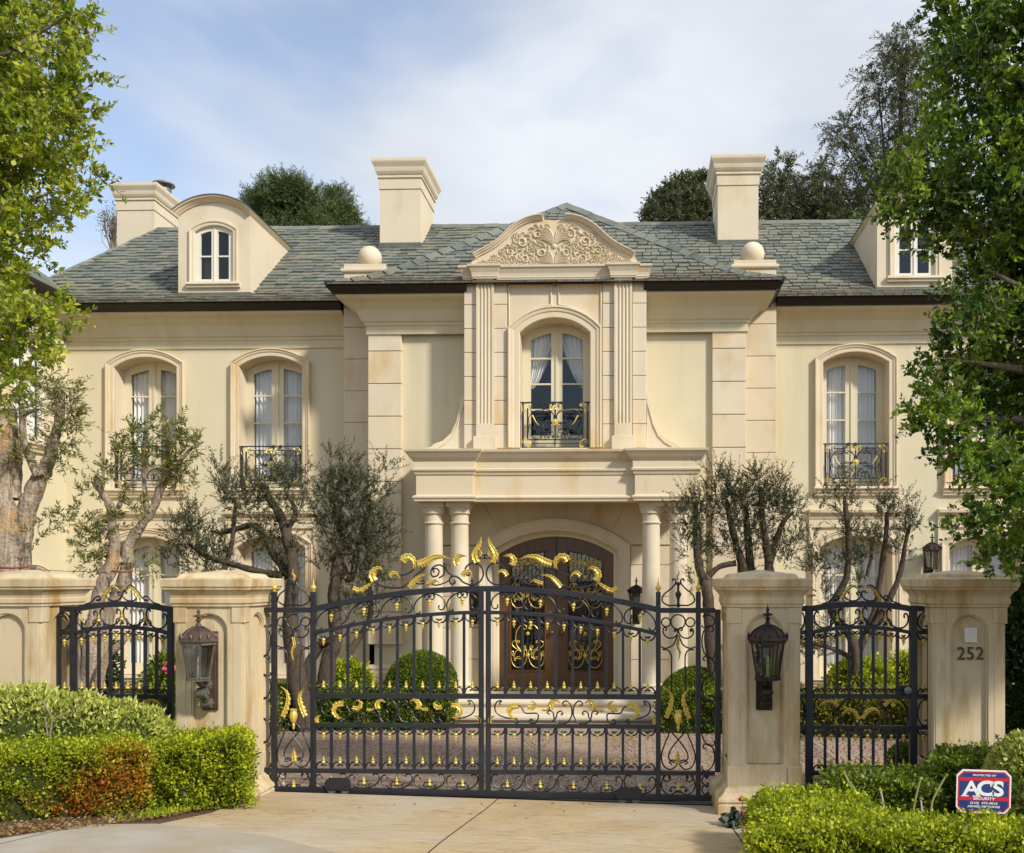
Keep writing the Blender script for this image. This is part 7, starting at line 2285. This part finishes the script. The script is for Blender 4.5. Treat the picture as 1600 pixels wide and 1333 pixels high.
# cycad behind the left fence
def cycad():
    p = PT(222, 1085, 13.0)
    t = thing('cycad', (p.x, p.y, G(p.x, p.y)), 'dark cycad with arching fronds behind the left fence', 'plant')
    rng = np.random.default_rng(12)
    c = MB(); c.lathe([(0.12, 0), (0.15, 0.15), (0.10, 0.32), (0.02, 0.36)], (p.x, p.y, G(p.x, p.y) - 0.02), 10); c.build('trunk', 'bark_dark', t)
    top = np.array([p.x, p.y, G(p.x, p.y) + 0.32])
    for k in range(26):
        a = k * 2.4 + rng.uniform(-.2, .2)
        el = rng.uniform(0.35, 1.25)
        L = rng.uniform(0.7, 1.0)
        pts = []
        q = top.copy()
        for i in range(12):
            e = el - 1.3 * (i / 11) ** 1.5
            pts.append(q.copy())
            q = q + np.array([math.cos(a) * math.cos(e), math.sin(a) * math.cos(e), math.sin(e)]) * L / 11
        Pq, Dq, Lq = [], [], []
        for i in range(1, 12):
            d = unit(pts[i] - pts[i - 1])
            sd = unit(np.cross(d, [0, 0, 1]))
            for s in (-1, 1):
                for o in (0, 0.5):
                    Pq.append(pts[i - 1] + (pts[i] - pts[i - 1]) * o); Dq.append(d * 0.6 + sd * s + np.array([0, 0, 0.25])); Lq.append(0.17 * math.sin(math.pi * (0.15 + 0.8 * i / 12)) + 0.02)
        quads_mesh('frond', leaf_quads(np.array(Pq), np.array(Dq), np.array(Lq), 0.016, rng, 0.0), 'leaf_dark', t)
cycad()
def flowers():
    p = PT(264, 1044, 13.2)
    t = thing('pink_flower', (p.x, p.y, p.z - 0.3), 'single pink bloom seen between the fence and the left pillar', 'flower')
    rng = np.random.default_rng(4)
    d = unit(rng.normal(size=(60, 3)))
    quads_mesh('petals', leaf_quads(np.array(p) + d * 0.03, d, 0.07, 0.06, rng), 'petal_pink', t)
    c = MB(); c.tube([p, p - Vector((0.01, 0, 0.35)), Vector((p.x, p.y, G(p.x, p.y)))], 0.008, 5); c.build('stem', 'cane', t)
    # cyclamen beside the right pillar's plinth
    x, y = GP(1160, 1292)
    t = thing('cyclamen', (x, y, G(x, y)), 'dark leaved cyclamen with one red flower at the right pillar foot', 'flower')
    n = 70
    a, r = rng.uniform(0, 6.28, n), rng.uniform(0.02, 0.15, n)
    P = np.column_stack([x + np.cos(a) * r, y + np.sin(a) * r * 0.8, G(x, y) + 0.03 + rng.uniform(0, 0.13, n) * (1 - r / 0.2)])
    D = np.column_stack([np.cos(a), np.sin(a), rng.uniform(-0.1, 0.5, n)])
    quads_mesh('leaves', leaf_quads(P, D, 0.085, 0.075, rng, 0.05), 'leaf_cyclamen', t)
    f = PT(1160, 1252, y - 0.02)
    c = MB(); c.tube([(x, y, G(x, y)), (f.x, f.y, f.z - 0.1), f], 0.004, 5); c.build('stem', 'petal_red', t)
    d = unit(rng.normal(size=(16, 3)) * np.array([0.5, 0.5, 0.2]) + np.array([0, 0, 0.7]))
    quads_mesh('petals', leaf_quads(np.tile(np.array(f), (16, 1)), d, 0.05, 0.03, rng), 'petal_red', t)
    # pruned rose canes in the right bed
    for i, (pts, m_) in enumerate((([(1350, 1275), (1332, 1235), (1318, 1205)], 'cane'), ([(1358, 1280), (1345, 1250), (1330, 1225)], 'cane'), ([(1382, 1280), (1380, 1255), (1375, 1232)], 'cane_pale'), ([(1425, 1285), (1430, 1250), (1438, 1218)], 'cane'), ([(1440, 1285), (1440, 1262), (1438, 1246)], 'cane_pale'), ([(1455, 1262), (1465, 1235), (1478, 1212)], 'cane'))):
        q_ = [PT(p_[0], p_[1], 7.45) for p_ in pts]
        gz0 = G(q_[0].x, 7.45)
        t = thing('rose_cane', (q_[0].x, 7.45, gz0), ['green pruned rose cane leaning left, behind the right hedge', 'second green rose cane beside the leaning one', 'short pale dead rose cane at the middle of the bed', 'brown pruned rose cane right of the pale one', 'short pale rose cane close to the sign', 'thin brown rose cane leaning towards the sign'][i], 'rose', 'pruned rose canes in the right bed')
        c = MB(); c.tube(catmull([(q_[0].x, 7.45, gz0 - 0.03)] + [tuple(v) for v in q_], 4), [0.011 - 0.0003 * k for k in range(13)], 6); c.build('stem', m_, t)
        A_ = np.array([q_[-1], q_[-1], q_[1]]); quads_mesh('leaves', leaf_quads(np.repeat(A_, 3, 0), rng.normal(size=(9, 3)), 0.03, 0.02, rng), 'leaf_box', t)
    # twiggy bush by the numbered pillar
    q0 = PT(1560, 1225, 8.3)
    t = thing('twiggy_shrub', (q0.x, q0.y, G(q0.x, q0.y)), 'thin twiggy stems in front of the numbered pillar', 'shrub')
    c = MB(); Pq = []
    for k in range(9):
        e = PT(rng.uniform(1515, 1575), rng.uniform(1150, 1190), 8.35 + rng.uniform(-.1, .1))
        m = q0.lerp(e, 0.5) + Vector((rng.uniform(-.05, .05), 0, 0.03))
        c.tube([Vector((q0.x, q0.y, G(q0.x, q0.y))), q0, m, e], [0.009, 0.008, 0.006, 0.003], 5)
        Pq += [np.array(e), np.array(e.lerp(m, .3)), np.array(m)] * 4
    c.build('stems', 'bark_mid', t)
    quads_mesh('leaves', leaf_quads(np.array(Pq), rng.normal(size=(len(Pq), 3)), 0.035, 0.02, rng), 'leaf_deep', t)
    # white plastic sprinkler stake at the left hedge
    x, y = GP(289, 1266)
    t = thing('sprinkler', (x, y, G(x, y)), 'grey sprinkler riser standing before the left hedge', 'sprinkler')
    c = MB(); c.lathe([(0.014, -0.05), (0.014, 0.04), (0.019, 0.045), (0.019, 0.10), (0.015, 0.11), (0.013, 0.145), (0.006, 0.15)], (x, y, G(x, y)), 10); c.build('riser', 'plastic_white', t, smooth=40)
    c = MB(); c.lathe([(0.022, 0.10), (0.022, 0.118)], (x, y, G(x, y)), 10); c.build('collar', 'steel_grey', t)
    # guy wire between the two paperbarks
    a, b = PT(0, 886, 12.1), PT(205, 894, 11.86)
    t = thing('guy_wire', tuple(b), 'taut wire with red rubber sleeves tying the two paperbark trunks', 'wire')
    c = MB(); c.tube([a.lerp(b, i / 10) - Vector((0, 0, 0.02 * math.sin(math.pi * i / 10))) for i in range(11)], 0.0045, 5); c.build('wire', 'steel_grey', t)
    for (p0, p1) in (((-8, 886), (46, 885)), ((175, 892), (208, 892))):
        c = MB(); c.tube([PT(p0[0], p0[1], 12.05 if p0[0] < 100 else 11.85), PT((p0[0] + p1[0]) / 2, p0[1] + 2, 12.0 if p0[0] < 100 else 11.8), PT(p1[0], p1[1], 12.05 if p0[0] < 100 else 11.85)], 0.014, 6); c.build('sleeve', 'wire_rubber', t)
    c = MB(); q = PT(53, 887, 12.05); c.box(q.x - 0.04, q.x + 0.03, q.y - 0.015, q.y + 0.015, q.z - 0.02, q.z + 0.02); c.build('clamp', 'steel_grey', t, bevel=0.006)
    # leaf litter in the beds
    Pl = []
    for (px0, px1, k) in ((0, 250, 900), (230, 400, 420)):
        for _ in range(k):
            px = rng.uniform(px0, px1)
            py = np.interp(px, [0, 220, 310, 400], [1312, 1287, 1272, 1257]) - abs(rng.normal()) * 10 - 1
            gx_, gy_ = GP(px, py)
            Pl.append((gx_, gy_, G(gx_, gy_) + 0.022))
    Pl = np.array(Pl)
    o = quads_mesh('leaf_litter', leaf_quads(Pl, np.column_stack([rng.normal(size=(len(Pl), 2)), rng.uniform(-.1, .3, len(Pl))]), 0.03, 0.016, rng), 'litter', None, 'stuff')
    tag(o, 'dry leaf litter and mulch under the left hedge', 'litter', kind='stuff')
    Pl = []
    for _ in range(16):
        gx_, gy_ = GP(rng.uniform(450, 1100), 1256 + abs(rng.normal()) * 14)
        Pl.append((gx_, gy_, G(gx_, gy_) + 0.008))
    Pl = np.array(Pl)
    o = quads_mesh('fallen_leaves', leaf_quads(Pl, np.column_stack([rng.normal(size=(len(Pl), 2)), rng.uniform(0, .1, len(Pl))]), 0.04, 0.018, rng), 'litter', None, 'stuff')
    tag(o, 'scattered dry leaves on the driveway', 'leaves', kind='stuff')
    # low weeds at the bed edge
    Pl = []
    for _ in range(500):
        px = rng.normal(265, 30); py = np.interp(px, [0, 220, 310, 400], [1312, 1287, 1272, 1257]) - abs(rng.normal()) * 5 - 3
        gx_, gy_ = GP(px, py); Pl.append((gx_, gy_, G(gx_, gy_) + 0.012))
    Pl = np.array(Pl)
    o = quads_mesh('weeds', leaf_quads(Pl, np.column_stack([rng.normal(size=(len(Pl), 2)) * 0.5, np.ones(len(Pl))]), 0.05, 0.012, rng), 'leaf_box', None, 'stuff')
    tag(o, 'small green weeds at the edge of the left bed', 'weeds', kind='stuff')
flowers()
